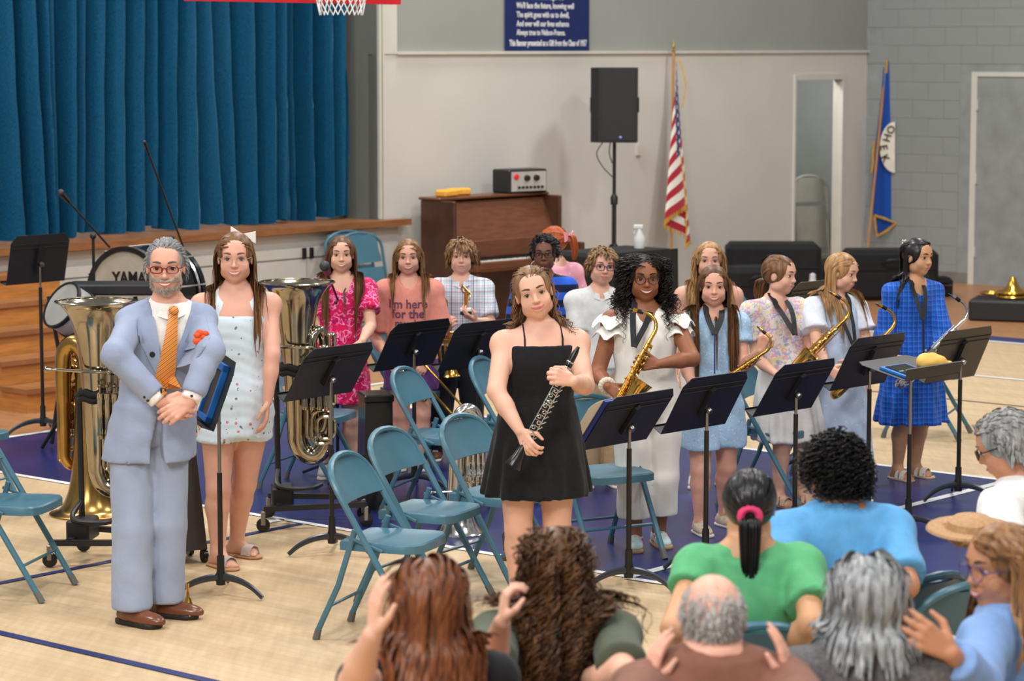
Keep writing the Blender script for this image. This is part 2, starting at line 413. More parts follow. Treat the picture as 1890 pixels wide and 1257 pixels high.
# ---- basketball goal, only its padded foot and net show
gp = C0 + U * (UC + .05) + Wd * (FTW + 4.12)
gp = np.array([-1.36, 16.6, 0.0])
goal = thing('basketball_goal', 'basketball backboard with red padded edge and white net', 'basketball hoop', (gp[0], gp[1], 2.87))
p = MB()
def gq(mb, a0, a1, b0, b1, z0, z1):       # a along U, b along Wd, relative to the goal
    return mb.hexa([U * a + Wd * b + np.array([0, 0, z]) for z in (z0, z1) for a, b in ((a0, b0), (a1, b0), (a1, b1), (a0, b1))])
gq(p, -.93, .93, -.03, .05, 0, .10); gq(p, -.93, -.87, -.03, .05, .1, .5); gq(p, .87, .93, -.03, .05, .1, .5); p.build('edge_padding', mat('red_padding', (206, 24, 36), .45), goal)
p = MB(); gq(p, -.9, .9, -.01, .02, .08, 1.12); p.build('backboard', mat('backboard_white', (225, 226, 228), .3), goal)
rc = Wd * -.38 + np.array([0, 0, .22])
p = MB(); p.tube([rc + U * .23 * math.cos(t) + Wd * .23 * math.sin(t) for t in np.linspace(0, 2 * PI, 33)[:-1]], .011, 8, True); p.build('rim', mat('rim_orange', (210, 80, 30), .4), goal)
p = MB()
for sgn in (1, -1):
    for k in range(12):
        pts = []
        for i in range(9):
            t = i / 8; a = 2 * PI * k / 12 + sgn * t * 1.05 + .1; rr = .23 - .095 * t ** .6
            pts.append(rc + np.array([0, 0, -.30 * t]) + U * rr * math.cos(a) + Wd * rr * math.sin(a))
        p.tube(pts, .0045, 5)
p.build('net', mat('white_cord', (225, 225, 222), .8), goal)
# ---- navy banner with the school song
bu0, bz0 = BW(931, 94); bu1 = BW(1086, 94)[0]
bx = U; ban = thing('song_banner', 'navy banner with lines of white song verse on the wall', 'banner', mw=frame(R(bu0, -.004, bz0), U, Wd, (0, 0, 1)))
bw_ = bu1 - bu0
M_ban = mat('banner_navy', (14, 34, 92), .5, 0, .08)
MB().box((0, -.006, 0), (bw_, 0, 1.5)).build('panel', M_ban, ban, 0)
M_lt = mat('banner_white_ink', (215, 216, 220), .6, 0, .02)
pxm = bw_ / 155.0
def banner_line(txt, x0, x1, yb, h, bold=.0):
    me = text_mesh(txt, h, .001, 'LEFT', bold); xs = [v.co.x for v in me.vertices]; k = (x1 - x0) / max(max(xs) - min(xs), .01); mn = min(xs)
    for v in me.vertices: v.co = (x0 + (v.co.x - mn) * k, -.0075 - v.co.z, yb + v.co.y)
    obj('lettering', me, ban, M_lt)
song = [('We sought for beauty, discipline;', 314, 1260, 40), ("These truths we'll always hold within", 335, 1520, 152), ("And tho' the years will come and go", 325, 1480, 258), ('Our memories will linger on.', 322, 1228, 358), ("We'll face the future, knowing well", 322, 1430, 468), ('The spirit goes with us to dwell,', 325, 1340, 578), ('And ever will our lives enhance', 325, 1335, 688), ('Always true to Nelson-France.', 325, 1262, 795)]
for s_, a, b, y in song: banner_line(s_, (a / 10.5 - 11) * pxm, (b / 10.5 - 11) * pxm, (94 - y / 10.5) * pxm, .075, .002)
banner_line('This Banner presented as a Gift from the Class of 1957', (190 / 10.5 - 11) * pxm, (1690 / 10.5 - 11) * pxm, (94 - 925 / 10.5) * pxm, .078, .003)
# ================================================================== furniture and kit
M_teal = mat('teal_chair_paint', (68, 112, 130), .34, 0, .10, 5, spec=.5)
M_teald = mat('teal_chair_worn', (76, 122, 138), .4, 0, .3, 25)
M_foot = mat('chair_foot_rubber', (96, 98, 92), .7)
M_greych = mat('grey_chair_paint', (152, 152, 142), .4, 0, .06)
def make_chair(M=None, name='folding_chair', label='x', folded=False):
    M = M or M_teal
    t = thing(name, label, 'chair')          # faces local +x, width along y
    hw = .212
    # main tube: an upside-down U that is both backrest frame and front legs
    top, ft = np.array([-.235, 0, .80]), np.array([.235, 0, .015])
    def on(zf): k = (top[2] - zf) / (top[2] - ft[2]); return top + (ft - top) * k
    side = lambda s, zf: on(zf) + np.array([0, s * hw, 0])
    U_ = [side(-1, .04), side(-1, .30), side(-1, .58)]
    for a in np.linspace(0, PI, 13):
        U_.append(on(.66 + .14 * math.sin(a) ** .8) + np.array([0, -hw * math.cos(a) * (1 if abs(math.cos(a)) < 1 else 1), 0]))
    U_ += [side(1, .58), side(1, .30), side(1, .04)]
    MB().tube(U_, .0150, 8).build('frame', M, t)
    # stamped back panel
    G = []
    for i in range(9):
        zf = .615 + .165 * i / 8; row = []
        wlim = hw * (1 if zf < .66 else math.sqrt(max(0, 1 - ((zf - .66) / .145) ** 2)))
        for j in range(11):
            y = -1 + .2 * j; p = on(zf) + np.array([-.012 + .022 * (y * y) , y * max(wlim - .006, .01), 0]); row.append(p)
        G.append(row)
    b = MB().grid(G, 0, .008); b.build('back_panel', M, t)
    # seat pan, rounded front, rolled edge
    o2 = [(-.165, -.17), (-.17, 0), (-.165, .17), (-.02, .185), (.14, .19), (.19, .175), (.215, .13), (.222, 0), (.215, -.13), (.19, -.175), (.14, -.19), (-.02, -.185)]
    n = len(o2); vs = []; fs = []
    for k, (sc, z) in enumerate(((1, .405), (1.0, .44), (.97, .447), (.75, .440), (.35, .437))):
        vs += [((x - .02) * sc + .02, y * sc, z + .012 * (x + .1) * 2 * .3) for x, y in o2]
    for l in range(4):
        for k in range(n): fs.append((l * n + k, l * n + (k + 1) % n, (l + 1) * n + (k + 1) % n, (l + 1) * n + k))
    fs.append(tuple(range(4 * n, 5 * n))[::-1][::-1]); fs.append(tuple(range(n - 1, -1, -1)))
    fs = [f[::-1] for f in fs]
    MB().add(vs, fs).build('seat', M, t)
    # rear leg U with stretcher, braces
    for s in (-1, 1):
        MB().tube([(-.085, s * .188, .50), (-.165, s * .19, .25), (-.265, s * .19, .04)], .0140, 8).build('rear_leg', M, t)
        MB().tube([(-.12, s * .196, .47), (.05, s * .20, .415)], .008, 6, flat=.5).build('brace', M, t)
        MB().tube([(-.262, s * .19, .045), (-.274, s * .19, .002)], [.016, .018], 8).build('foot_cap', M_foot, t)
        MB().tube([side(s, .05), side(s, .003)], [.017, .018], 8).build('foot_cap', M_foot, t)
    MB().tube([(-.215, -.19, .15), (-.215, .19, .15)], .008, 6).build('stretcher', M, t)
    MB().tube([on(.17) + np.array([0, -hw, 0]), on(.17) + np.array([0, hw, 0])], .008, 6).build('stretcher', M, t)
    return t
CH = make_chair(label='teal steel folding chair, nearest the conductor, with its seat empty')
def place_chair(first, pos, yaw, label, group, M=None):
    o = first if not first.get('used') else copy_tree(first)
    first['used'] = 1
    o.location = (pos[0], pos[1], 0); o.rotation_euler = (0, 0, yaw); o['label'] = label; o['group'] = group
    return o
def chair_by_back(px, py, yaw):            # pixel of the top of the backrest
    p = PZ(px, py, .80); return p + np.array([math.cos(yaw), math.sin(yaw), 0]) * .235
YW = math.radians(-18)
band = 'teal folding chairs of the band'
for px, py, yd, lab in [
    (628, 838, -20, 'nearest empty teal folding chair, beside the brass mouthpiece and clapping hands'),
    (706, 792, -26, 'empty teal folding chair, second from the front, with worn edges'),
    (842, 767, -32, 'empty teal folding chair left of the black dress, before a silver horn'),
    (737, 680, -20, 'teal folding chair below the pink tee shirt'),
    (880, 661, -20, 'teal folding chair below the plaid shirt boy'),
    (1076, 730, -62, 'teal folding chair between the black dress and the white jumpsuit'),
    (512, 648, -20, 'teal folding chair glimpsed between floral romper and silver tuba'),
    (693, 612, -20, 'teal folding chair between magenta dress and pink tee shirt'),
    (1360, 668, -25, 'teal folding chair behind the pale blue lace set'),
    (1340, 522, -20, 'teal folding chair behind the fair girl in the back row'),
    (1460, 640, -22, 'teal folding chair hidden behind the white skirt'),
    (1655, 583, -20, 'teal folding chair standing behind the blue plaid dress')]:
    yw = math.radians(yd); place_chair(CH, chair_by_back(px, py, yw), yw, lab, band)
place_chair(CH, PZ(18, 925, .44), math.radians(-12), 'teal folding chair cut by the left edge of the picture', band)
place_chair(CH, PZ(-70, 800, .44), math.radians(-30), 'teal folding chair behind the brass tuba at far left', band)
# folded chairs leaning on the stage front, grey one in the doorway
def folded_chair(px, py, Y, yaw, M, label, lean=.16, group=None, W=1.0):
    b = PY(px, py, Y); t = thing('folded_chair', label, 'chair', (b[0], b[1], 0), yaw, group)   # faces local -y
    tilt = lambda x, y, z: (x * W, y + lean * z, z)
    hw = .225
    pts = [tilt(-hw, 0, .03), tilt(-hw, 0, .6)] + [tilt(-hw * math.cos(a), 0, .86 + .13 * math.sin(a)) for a in np.linspace(0, PI, 11)] + [tilt(hw, 0, .6), tilt(hw, 0, .03)]
    MB().tube(pts, .013, 8).build('frame', M, t)
    def panel(z0, z1, y, w, nm, crown):
        G = [[tilt(x * w * (1 if z < .8 else .92), y + .014 * x * x - crown, z) for x in np.linspace(-1, 1, 9)] for z in np.linspace(z0, z1, 6)]
        MB().grid(G, 0, .008).build(nm, M, t)
    panel(.73, .97, -.008, .20, 'back_panel', .01); panel(.28, .69, -.025, .19, 'seat', .012)
    for s in (-1, 1): MB().tube([tilt(s * .19, -.03, .55), tilt(s * .19, -.03, .03)], .011, 8).build('rear_leg', M, t)
    MB().tube([tilt(-.19, -.03, .2), tilt(.19, -.03, .2)], .008, 6).build('stretcher', M, t)
    return t
fz = R(BW(697, 480)[0] + .02, -.42, 0)
def folded_at(px, ytop, w, label, M, yaw, h=.99, **k):
    u = BW(px, ytop, w)[0]; q = R(u, w, 0)
    t = folded_chair(945, 700, 20, yaw, M, label, **k); t.location = (q[0], q[1], 0); return t
YR = RZ
folded_at(690, 425, -.55, 'teal folded chair leaning against the stage front, front one', M_teal, YR, lean=.2, group='folded teal chairs', W=1.25)
folded_at(668, 428, -.32, 'teal folded chair leaning against the stage front, rear one', M_teal, YR, lean=.2, group='folded teal chairs', W=1.25)
g = folded_at(1504, 348, .55, 'grey folded chair propped in the open doorway', M_greych, YR - .35, lean=.12); g.scale = (1.1, 1.1, 1.14)
# ---- music stands
M_desk = mat('stand_desk_black', (33, 32, 31), .42, 0, .15, spec=.5)
M_pole = mat('stand_pole_black', (34, 31, 30), .35, .2, .1)
M_base = mat('stand_base_grey', (70, 74, 80), .32, .6, .1)
M_steel = mat('brushed_steel', (150, 146, 142), .28, 1, .08)
def lab_in(l): return any(w in l for w in ('magenta', 'flat', 'tablet'))
def music_stand(px, py, yaw, dz, tilt, label, zdesk=None, base=True, seg=.45, dw=.50, dh=.335, legrot=0.3):
    b = PZ(px, py); t = thing('music_stand', label, 'music stand', b, 0, 'black music stands')
    h = dz
    po = .62 if lab_in(label) else .86
    MB().tube([(0, 0, .10), (0, 0, h * po)], .0125, 10).build('pole', M_pole, t)
    MB().tube([(0, 0, h * (po - .02)), (0, 0, h - .02)], .0085, 10).build('inner_pole', M_steel, t)
    MB().lathe([(.001, .05), (.022, .05), (.026, .09), (.019, .12), (.018, .19), (.001, .19)], 14).build('collar', M_pole, t)
    for k in range(3):
        a = legrot + k * 2 * PI / 3; d = np.array([math.cos(a), math.sin(a), 0])
        pts = [d * r + np.array([0, 0, z]) for r, z in ((.0, .085), (.05, .088), (.12, .078), (.19, .052), (.245, .014))]
        MB().tube(spline(pts, 12), np.linspace(.02, .012, 12), 8, flat=.75).build('leg', M_base, t)
    fx = np.array([math.cos(yaw), math.sin(yaw), 0])   # direction its player faces; the desk leans that way
    lat = np.array([-fx[1], fx[0], 0])
    up = nrm(fx * math.sin(tilt) + np.array([0, 0, 1]) * math.cos(tilt)); nb = np.cross(lat, up); nb = nb if nb @ fx > 0 else -nb
    pv = np.array([0, 0, h])
    hd = bpy.data.objects.new('desk', None)
    D = lambda a, c, n: pv + lat * a + up * c + nb * n
    c0 = -dh * .42
    out = [(-dw / 2, c0), (dw / 2, c0), (dw / 2, c0 + dh - .05), (dw / 2 - .04, c0 + dh), (-dw / 2 + .04, c0 + dh), (-dw / 2, c0 + dh - .05)]
    q = MB().prism([D(a, c, -.018) for a, c in out], -nb * .003)
    for cc in (c0 + dh * .82, c0 + dh * .74): q.tube([D(-dw / 2 + .01, cc, -.016), D(dw / 2 - .01, cc, -.016)], .003, 6)
    de = q.build('desk', M_desk, t, 30)
    q = MB().prism([D(-dw / 2, c0, -.018), D(dw / 2, c0, -.018), D(dw / 2, c0, -.08), D(-dw / 2, c0, -.08)], up * .003); q.prism([D(-dw / 2, c0, -.08), D(dw / 2, c0, -.08), D(dw / 2, c0 + .012, -.08), D(-dw / 2, c0 + .012, -.08)], -nb * .002)
    q.build('shelf', M_desk, de, 30)
    q = MB().prism([D(a, c, -.016) for a, c in ((-.03, c0 + .09), (.03, c0 + .09), (.026, c0 + dh * .74), (.0, c0 + dh * .79), (-.026, c0 + dh * .74))], nb * .022); q.build('bracket', M_black, t, 30)
    MB().lathe([(.001, -.012), (.017, -.012), (.019, 0), (.014, .012), (.001, .014)], 14, D(.0, .0, .02), ax=(lat, up, nb)).build('knob', M_steel, t)
    t['D'] = 0
    return t, D, c0
ST = {}
F45 = math.radians(-43)
for k, px, py, yd, dz, ti, lab in [
    ('a', 80, 800, -40, 1.15, 12, 'black music stand before the oak steps, far left'),
    ('b', 408, 1098, 16, .95, 20, 'black music stand holding a blue tablet, beside the conductor'),
    ('c', 613, 1020, -40, .91, 33, 'black music stand in front of the magenta dress'),
    ('d', 765, 905, -42, .83, 30, 'black music stand in front of the pink tee shirt'),
    ('e', 884, 905, -45, .83, 30, 'black music stand in front of the plaid shirt boy'),
    ('f', 1160, 1085, -42, .79, 36, 'black music stand carrying sheet music and a blue folder'),
    ('g', 1302, 1045, -44, .80, 30, 'black music stand in front of the pale blue lace set'),
    ('h', 1466, 1000, -44, .79, 32, 'black music stand in front of the white skirt'),
    ('i', 1601, 965, -44, .86, 28, 'black music stand in front of the pale blue dress'),
    ('j', 1676, 985, 136, .87, 78, 'black music stand laid flat with tablet and yellow cloth'),
    ('k', 1768, 922, -44, .81, 24, 'black music stand at the right end, before the plaid dress'),
    ('l', 1495, 870, -44, 1.0, 26, 'black music stand behind, between white skirt and pale blue dress')]:
    ST[k] = music_stand(px, py, math.radians(yd), dz, math.radians(ti), lab, legrot=-.55 + (0 if k != 'b' else .0))
# sheet music, folder, tablets, cloth on the stands
M_paper = mat('paper', (222, 216, 200), .8, 0, .04)
M_folder = mat('folder_blue', (34, 52, 140), .5)
t_, D, c0 = ST['f']; b = np.array(t_.location)
def slab(D, a0, a1, c0_, c1_, n0, n1): return MB().hexa([D(a, c, n) for n in (n0, n1) for a, c in ((a0, c0_), (a1, c0_), (a1, c1_), (a0, c1_))])
def on_stand(k, name, label, cat, mb, m):
    o = mb.build(name, m); o.location = ST[k][0].location; return tag(o, label, cat)
on_stand('f', 'folder', 'navy blue folder lying on the music stand', 'folder', slab(D, -.275, .20, c0 + .006, c0 + .31, -.034, -.023), M_folder)
G = [[D(a, c0 + .01 + c, -.038 + .028 * max(0, (-a - .24) / .15) ** 2) for a in np.linspace(-.43, .15, 14)] for c in np.linspace(-.005, .30, 4)]
on_stand('f', 'sheet_music', 'open sheet of cream music paper curling over the stand edge', 'sheet music', MB().grid(G, 0, .0015), M_paper)
M_tabc = mat('tablet_case_blue', (20, 110, 190), .4); M_scr = mat('tablet_screen', (26, 24, 30), .12)
M_key2 = mat('tablet_keys', (60, 58, 60), .5); M_tabb = mat('tablet_cover_brown', (60, 52, 48), .5)
_, D, c0 = ST['b']
tb = thing('tablet', 'blue cased tablet propped on the stand beside the conductor', 'tablet', ST['b'][0].location)
q = MB()
for a0, a1, ca, cb in ((-.13, .13, .02, .045), (-.13, .13, .27, .30), (-.13, -.10, .02, .30), (.10, .13, .02, .30)): q.add(*(lambda m: (m.v, m.f))(slab(D, a0, a1, c0 + ca, c0 + cb, -.048, -.022)))
q.build('case', M_tabc, tb, 30); slab(D, -.11, .11, c0 + .035, c0 + .285, -.034, -.026).build('screen', M_tabb, tb, 0)
_, D, c0 = ST['j']
tb = thing('tablet', 'blue edged tablet lying on the flat stand', 'tablet', ST['j'][0].location)
slab(D, -.02, .21, c0 + .01, c0 + .20, -.034, -.0225).build('case', M_tabc, tb, 0); slab(D, .005, .185, c0 + .02, c0 + .185, -.038, -.034).build('screen', M_scr, tb, 0)
q = MB()
for k in range(3): q.add(*(lambda m: (m.v, m.f))(slab(D, .02 + .06 * k, .06 + .06 * k, c0 + .09, c0 + .10, -.0385, -.038)))
q.build('screen_lines', mat('screen_green', (90, 170, 120), .4), tb, 0)
# ---- upright piano, its amplifier and dusters
M_wal = mat('walnut', (104, 62, 40), .35, 0, .22, 7, .05, 30, stretch=(1, 1, 6))
M_wald = mat('walnut_dark', (74, 44, 30), .4, 0, .2, 7)
pu0, pz = BW(850, 379, -.62); pu1 = BW(1023, 367, -.45)[0]
pl = BW(800, 470, -.75)[0]
PT = 1.22
pu1 = pu0 + 1.42
pyaw = RZ - .06
o_ = R((pu0 + pu1) / 2, -.12, 0)
ux = np.array([math.cos(pyaw), math.sin(pyaw), 0]); uy = np.array([-ux[1], ux[0], 0])
pn = thing('upright_piano', 'dark walnut upright piano against the white wall', 'piano', mw=frame(o_ - uy * .16, ux, uy, (0, 0, 1)))
hwp = .71
def pbox(nm, x0, x1, y0, y1, z0, z1, m=M_wal, r=.008): MB().bbox((x0, y0, z0), (x1, y1, z1), r).build(nm, m, pn, 30)
pbox('side_panel', -hwp, -hwp + .04, -.33, .10, 0, PT, M_wald); pbox('side_panel', hwp - .04, hwp, -.33, .10, 0, PT, M_wald)
pbox('back_board', -hwp + .04, hwp - .04, .06, .10, .05, PT, M_wald)
q = MB(); q.hexa([(-hwp + .04, -.30, .80), (hwp - .04, -.30, .80), (hwp - .04, -.27, .80), (-hwp + .04, -.27, .80), (-hwp + .04, -.12, 1.20), (hwp - .04, -.12, 1.20), (hwp - .04, -.09, 1.20), (-hwp + .04, -.09, 1.20)]); q.build('music_panel', M_wal, pn, 30)
pbox('lid', -hwp - .01, hwp + .01, -.16, .12, PT, PT + .025)
pbox('fall_board', -hwp + .04, hwp - .04, -.36, -.30, .70, .86)
pbox('key_bed', -hwp, hwp, -.62, -.28, .60, .67); pbox('key_slip', -hwp + .04, hwp - .04, -.63, -.60, .62, .69)
pbox('arm', -hwp, -hwp + .05, -.62, -.3, .67, .80, M_wald); pbox('arm', hwp - .05, hwp, -.62, -.3, .67, .80, M_wald)
pbox('lower_panel', -hwp + .04, hwp - .04, -.30, -.27, .05, .60, M_wald)
for s in (-1, 1): pbox('leg', s * (hwp - .05) - .03, s * (hwp - .05) + .03, -.60, -.54, 0, .60, M_wald)
M_ivory = mat('ivory', (225, 222, 212), .3, 0, .02)
kme = MB().box((-.0105, -.595, .672), (.0105, -.40, .694)).mesh('white_key', 0); kme.materials.append(M_ivory)
for k in range(52):
    o = bpy.data.objects.new('white_key', kme); COL.objects.link(o); o.parent = pn; o.location = (-.62 + k * .0243, 0, 0); o.scale = (1.08, 1, 1)
q = MB()
for k in range(51):
    if k % 7 in (0, 1, 3, 4, 5): q.box((-.615 + k * .0243 + .006, -.52, .69), (-.615 + k * .0243 + .019, -.40, .704))
q.build('black_keys', M_black, pn, 0)
amp = thing('amplifier', 'black amplifier with silver panel and red lamp atop the piano', 'amplifier', mw=frame(np.array(pn.matrix_basis @ Vector((.24, -.02, PT + .025))), nrm(ux - uy * .15), nrm(uy + ux * .15), (0, 0, 1)))
MB().bbox((-.03, -.13, 0), (.42, .13, .22), .012).build('case', M_black, amp, 30)
MB().box((-.005, -.136, .02), (.40, -.128, .20)).build('panel', mat('amp_silver', (196, 192, 186), .35, .3), amp, 0)
MB().ball((.05, -.14, .155), .03, 12, sc=(1, .4, 1)).build('pilot_lamp', mat('red_lamp', (220, 40, 48), .3), amp)
for x in (.17, .28): MB().lathe([(.001, .03), (.026, .028), (.03, 0)], 12, (x, -.136, .14), ax=(np.array([1., 0, 0]), np.array([0, 0, 1.]), np.array([0, -1., 0]))).build('knob', M_black, amp)
for k in range(7): MB().lathe([(.001, .02), (.012, .018), (.014, 0)], 8, (.08 + k * .045, -.136, .055), ax=(np.array([1., 0, 0]), np.array([0, 0, 1.]), np.array([0, -1., 0]))).build('small_knob', M_black, amp)
M_duster = mat('orange_foam', (236, 170, 60), .8, 0, .1, 20, .3, 60)
for x, y, a, lab in ((-.53, -.06, .2, 'orange foam block on the piano, left and lower one'), (-.29, .03, -.1, 'orange foam block on the piano, nearer the amplifier')):
    o = MB().bbox((-.11, -.06, 0), (.11, .06, .065), .015).build('foam_block', M_duster); o.matrix_basis = pn.matrix_basis @ Matrix.Translation((x, y, PT + .026)) @ Matrix.Rotation(a, 4, 'Z'); tag(o, lab, 'foam block', 'orange blocks on the piano')
pb = MB(); pb.bbox((-.30, -.16, .42), (.30, .16, .48), .01)
# ---- loudspeaker on its stand
su, sz = BW(1134, 262, -.7); spo = R(su, -.7, 0)
sst = thing('speaker_stand', 'black tripod stand under the loudspeaker', 'speaker stand', spo)
MB().tube([(0, 0, .12), (0, 0, 1.15)], .022, 12).build('lower_tube', M_black, sst); MB().tube([(0, 0, 1.1), (0, 0, sz)], .017, 12).build('upper_tube', M_black, sst)
MB().lathe([(.001, 1.1), (.034, 1.1), (.036, 1.17), (.02, 1.2)], 12).build('collar', M_black, sst)
for k in range(3):
    a = .7 + k * 2 * PI / 3; d = np.array([math.cos(a), math.sin(a), 0])
    MB().tube([d * .025 + np.array([0, 0, .72]), d * .55 + np.array([0, 0, .012])], .012, 8).build('leg', M_black, sst)
    MB().tube([np.array([0, 0, .25]), d * .35 + np.array([0, 0, .27])], .008, 6).build('brace', M_black, sst)
MB().tube(spline([(-.10, -.1, sz + .02), (-.17, -.1, sz - .1), (-.12, -.05, sz - .22), (-.02, -.02, sz - .33)], 14), .005, 6).build('cable', M_black, sst)
MB().tube(spline([(-.04, -.1, sz + .02), (-.05, -.05, sz - .1), (-.02, -.02, sz - .2)], 10), .005, 6).build('cable', M_black, sst)
fx = nrm(np.array([-.1, -1, 0])); sx = np.array([-fx[1], fx[0], 0])
spk = thing('loudspeaker', 'tall black loudspeaker on a pole against the white wall', 'loudspeaker', mw=frame(spo + np.array([0, 0, sz]), sx, -fx, (0, 0, 1)))
hs = (262 - 131) / 190.0
q = MB(); prof = [(-.16, .17), (-.19, -.10), (-.12, -.17), (.19, -.17), (.19, .05), (.14, .17)]
q.prism([(x, y, 0) for x, y in prof], (0, 0, .70)); q.build('cabinet', mat('speaker_black', (24, 24, 25), .6, 0, .15), spk, 30)
MB().box((-.10, -.178, .02), (.18, -.170, .68)).build('grille', mat('speaker_grille', (30, 31, 32), .7, 0, .3, 120), spk, 0)
MB().ball((.06, -.18, .05), .012, 8).build('led', mat('led_blue', (150, 160, 255), .3), spk)
for s in (-1, 1): MB().box((s * .19 - .01, -.03, .28), (s * .19 + .01, .06, .42)).build('handle', M_black, spk, 30)
spk.scale = (1.15, 1.15, 1.0)
bx_u, bx_z = BW(1177, 277); q = MB(); roomq(q, bx_u - .035, bx_u + .035, -.03, 0, bx_z - .05, bx_z + .05); tag(q.build('wall_switch_box', M_trim), 'small white switch box on the wall under the loudspeaker', 'switch box')
# black covered cart with spray bottle
cu, cz_ = BW(1060, 452, -1.2); c_ = PZ(1128, 462, .93)
ct = thing('covered_cart', 'low table draped in black cloth beside the piano', 'table', mw=frame((c_[0], c_[1], 0), ux, uy, (0, 0, 1)))
MB().bbox((-.40, -.25, .05), (.52, .3, .93), .03).build('drape', M_blackmat, ct, 30)
q = MB(); nn = 60
G = [[(-.42 + .96 * i / nn, -.26 - .02 * math.sin(i * 1.7) * (1 - z), z * .91 + .02) for i in range(nn + 1)] for z in np.linspace(0, 1, 5)]
MB().grid(G, 0, .004).build('cloth_front', M_blackmat, ct)
for x in (-.35, .46): MB().lathe([(.001, 0), (.03, 0), (.03, .04), (.001, .04)], 10, (x, 0, .0)).build('caster', M_black, ct)
sb = PZ(1180, 452, .81); sb = PY(1180, 455, c_[1] + .15)
so = thing('spray_bottle', 'white spray bottle on the black draped table', 'bottle', (sb[0], sb[1], .935))
MB().lathe([(.001, 0), (.042, 0), (.046, .02), (.046, .09), (.02, .14), (.016, .16), (.001, .16)], 16).build('bottle', mat('white_plastic', (210, 212, 210), .4), so)
q = MB(); q.bbox((-.05, -.014, .16), (.03, .014, .195), .006); q.tube([(-.03, 0, .165), (-.045, 0, .12)], .006, 6); q.build('trigger', MATS['white_plastic'], so)
# ---- flags on poles leaning at the wall
M_brass = mat('polished_brass', (205, 160, 70), .22, 1, .1)
M_gold = mat('gold_fringe', (200, 150, 40), .6, 0, .15, 40)
M_pwood = mat('flag_pole_oak', (176, 120, 62), .4, 0, .1)
def flag_material(name, kind):
    nt = NT(name); uv = nt.new('ShaderNodeUVMap'); sep = nt.new('ShaderNodeSeparateXYZ'); nt.link(uv.outputs[0], sep.inputs[0])
    u, v = sep.outputs[0], sep.outputs[1]
    if kind == 'us':
        s = nt.math('MODULO', nt.math('FLOOR', nt.math('MULTIPLY', v, 13.0)), 2.0)
        col = nt.mix(s, lin((168, 26, 44)), lin((226, 220, 210)))
        can = nt.math('MULTIPLY', nt.math('LESS_THAN', u, .42), nt.math('GREATER_THAN', v, .46))
        vo = nt.new('ShaderNodeTexVoronoi'); vo.inputs['Scale'].default_value = 14; vo.inputs['Randomness'].default_value = .0; nt.link(uv.outputs[0], vo.inputs['Vector'])
        star = nt.math('LESS_THAN', vo.outputs[0], .22)
        col = nt.mix(can, col, nt.mix(star, lin((32, 52, 98)), lin((220, 220, 220))))
    else:
        col = nt.ramp(u, [(.0, lin((16, 66, 150))), (1, lin((20, 74, 164)))])
    return put(nt, col, .7, 0, .2, .3)
def cloth_uv(mb, a, b):
    me = mb.mesh('cloth'); uvl = me.uv_layers.new(name='UVMap'); N = a * b
    for l in me.loops:
        i = l.vertex_index % N; uvl.data[l.index].uv = ((i % b) / (b - 1), 1 - (i // b) / (a - 1))
    return me
def flag(name, label, foot, top, length, wide, kind, sway, seed, spread):
    foot = np.array(foot, float); top = np.array(top, float); ax = nrm(top - foot)
    t = thing(name, label, 'flag', foot)
    MB().tube([(0, 0, 0), top - foot], .014, 10).build('pole', M_pwood, t)
    MB().lathe([(.001, 0), (.018, .0), (.02, .02), (.008, .03), (.014, .05), (.012, .08), (.001, .14)], 10, top - foot, ax=axes(ax, (0, -1, 0))).build('finial', M_brass, t)
    MB().lathe([(.09, 0), (.09, .02), (.05, .04), (.022, .06), (.001, .06)], 16).build('base', M_brass, t)
    a, b = 34, 40; G = np.zeros((a, b, 3)); lat = U; out = -Wd
    for i in range(a):
        s = i / (a - 1)                 # down the hoist
        for j in range(b):
            q = j / (b - 1)             # to the fly: the fly droops so rows bunch down beside the pole
            drop = .02 + s * length + q * wide * (.55 + .3 * (1 - s))
            spread_ = spread * (drop / (length + wide)) ** 1.1
            th = q * 9.0 + .5 * math.sin(s * 3 + seed)
            p = top - ax * .05 - np.array([0, 0, 1]) * drop * .985 + (foot - top) * 0
            along = (top - foot) * 0
            base = top - ax * (drop if drop < length * 1.6 else length * 1.6)
            base[2] = top[2] - .05 - drop
            G[i, j] = base - foot + lat * (spread_ * (.55 * math.sin(th) + sway * q)) + out * (.035 + .07 * spread_ / spread * (1 + math.cos(th * 1.13 + seed)) * .7)
    me = cloth_uv(MB().grid(G, 0, .003), a, b)
    o = obj('cloth', me, t, flag_material(name + '_cloth', kind))
    rng = np.random.default_rng(seed)
    edge = [G[-1, j] for j in range(0, b)]
    q = MB()
    for p_ in edge[::1]: q.tube([p_, p_ + np.array([rng.uniform(-.006, .006), rng.uniform(-.006, .006), -.05])], .008, 5)
    ed2 = [G[i, -1] for i in range(a)]
    for p_ in ed2: q.tube([p_, p_ + np.array([rng.uniform(-.01, .012), 0, -.04])], .007, 5)
    q.build('fringe', M_gold, t)
    q = MB().tube(spline([top - ax * .04 - foot + out * .06, top - ax * .3 - foot + out * .13 + lat * .03, top - ax * .55 - foot + out * .12 + lat * .0], 12), .007, 6); q.build('cord', M_gold, t)
    return t, G
u1, _ = BW(1237, 470, -.25); ub, zb = BW(1246, 97, -.12)
flag('national_flag', 'striped red, white and blue flag furled on a leaning pole', R(u1 - .03, -.28, 0), R(ub, -.10, zb), 1.30, 1.00, 'us', -.05, 3, .46)
u1, _ = BW(1592, 500, -.28); ub, zb = BW(1634, 104, -.18)
p0 = R(u1 - .05, -.34, 0); p1 = R(ub, -.20, zb)
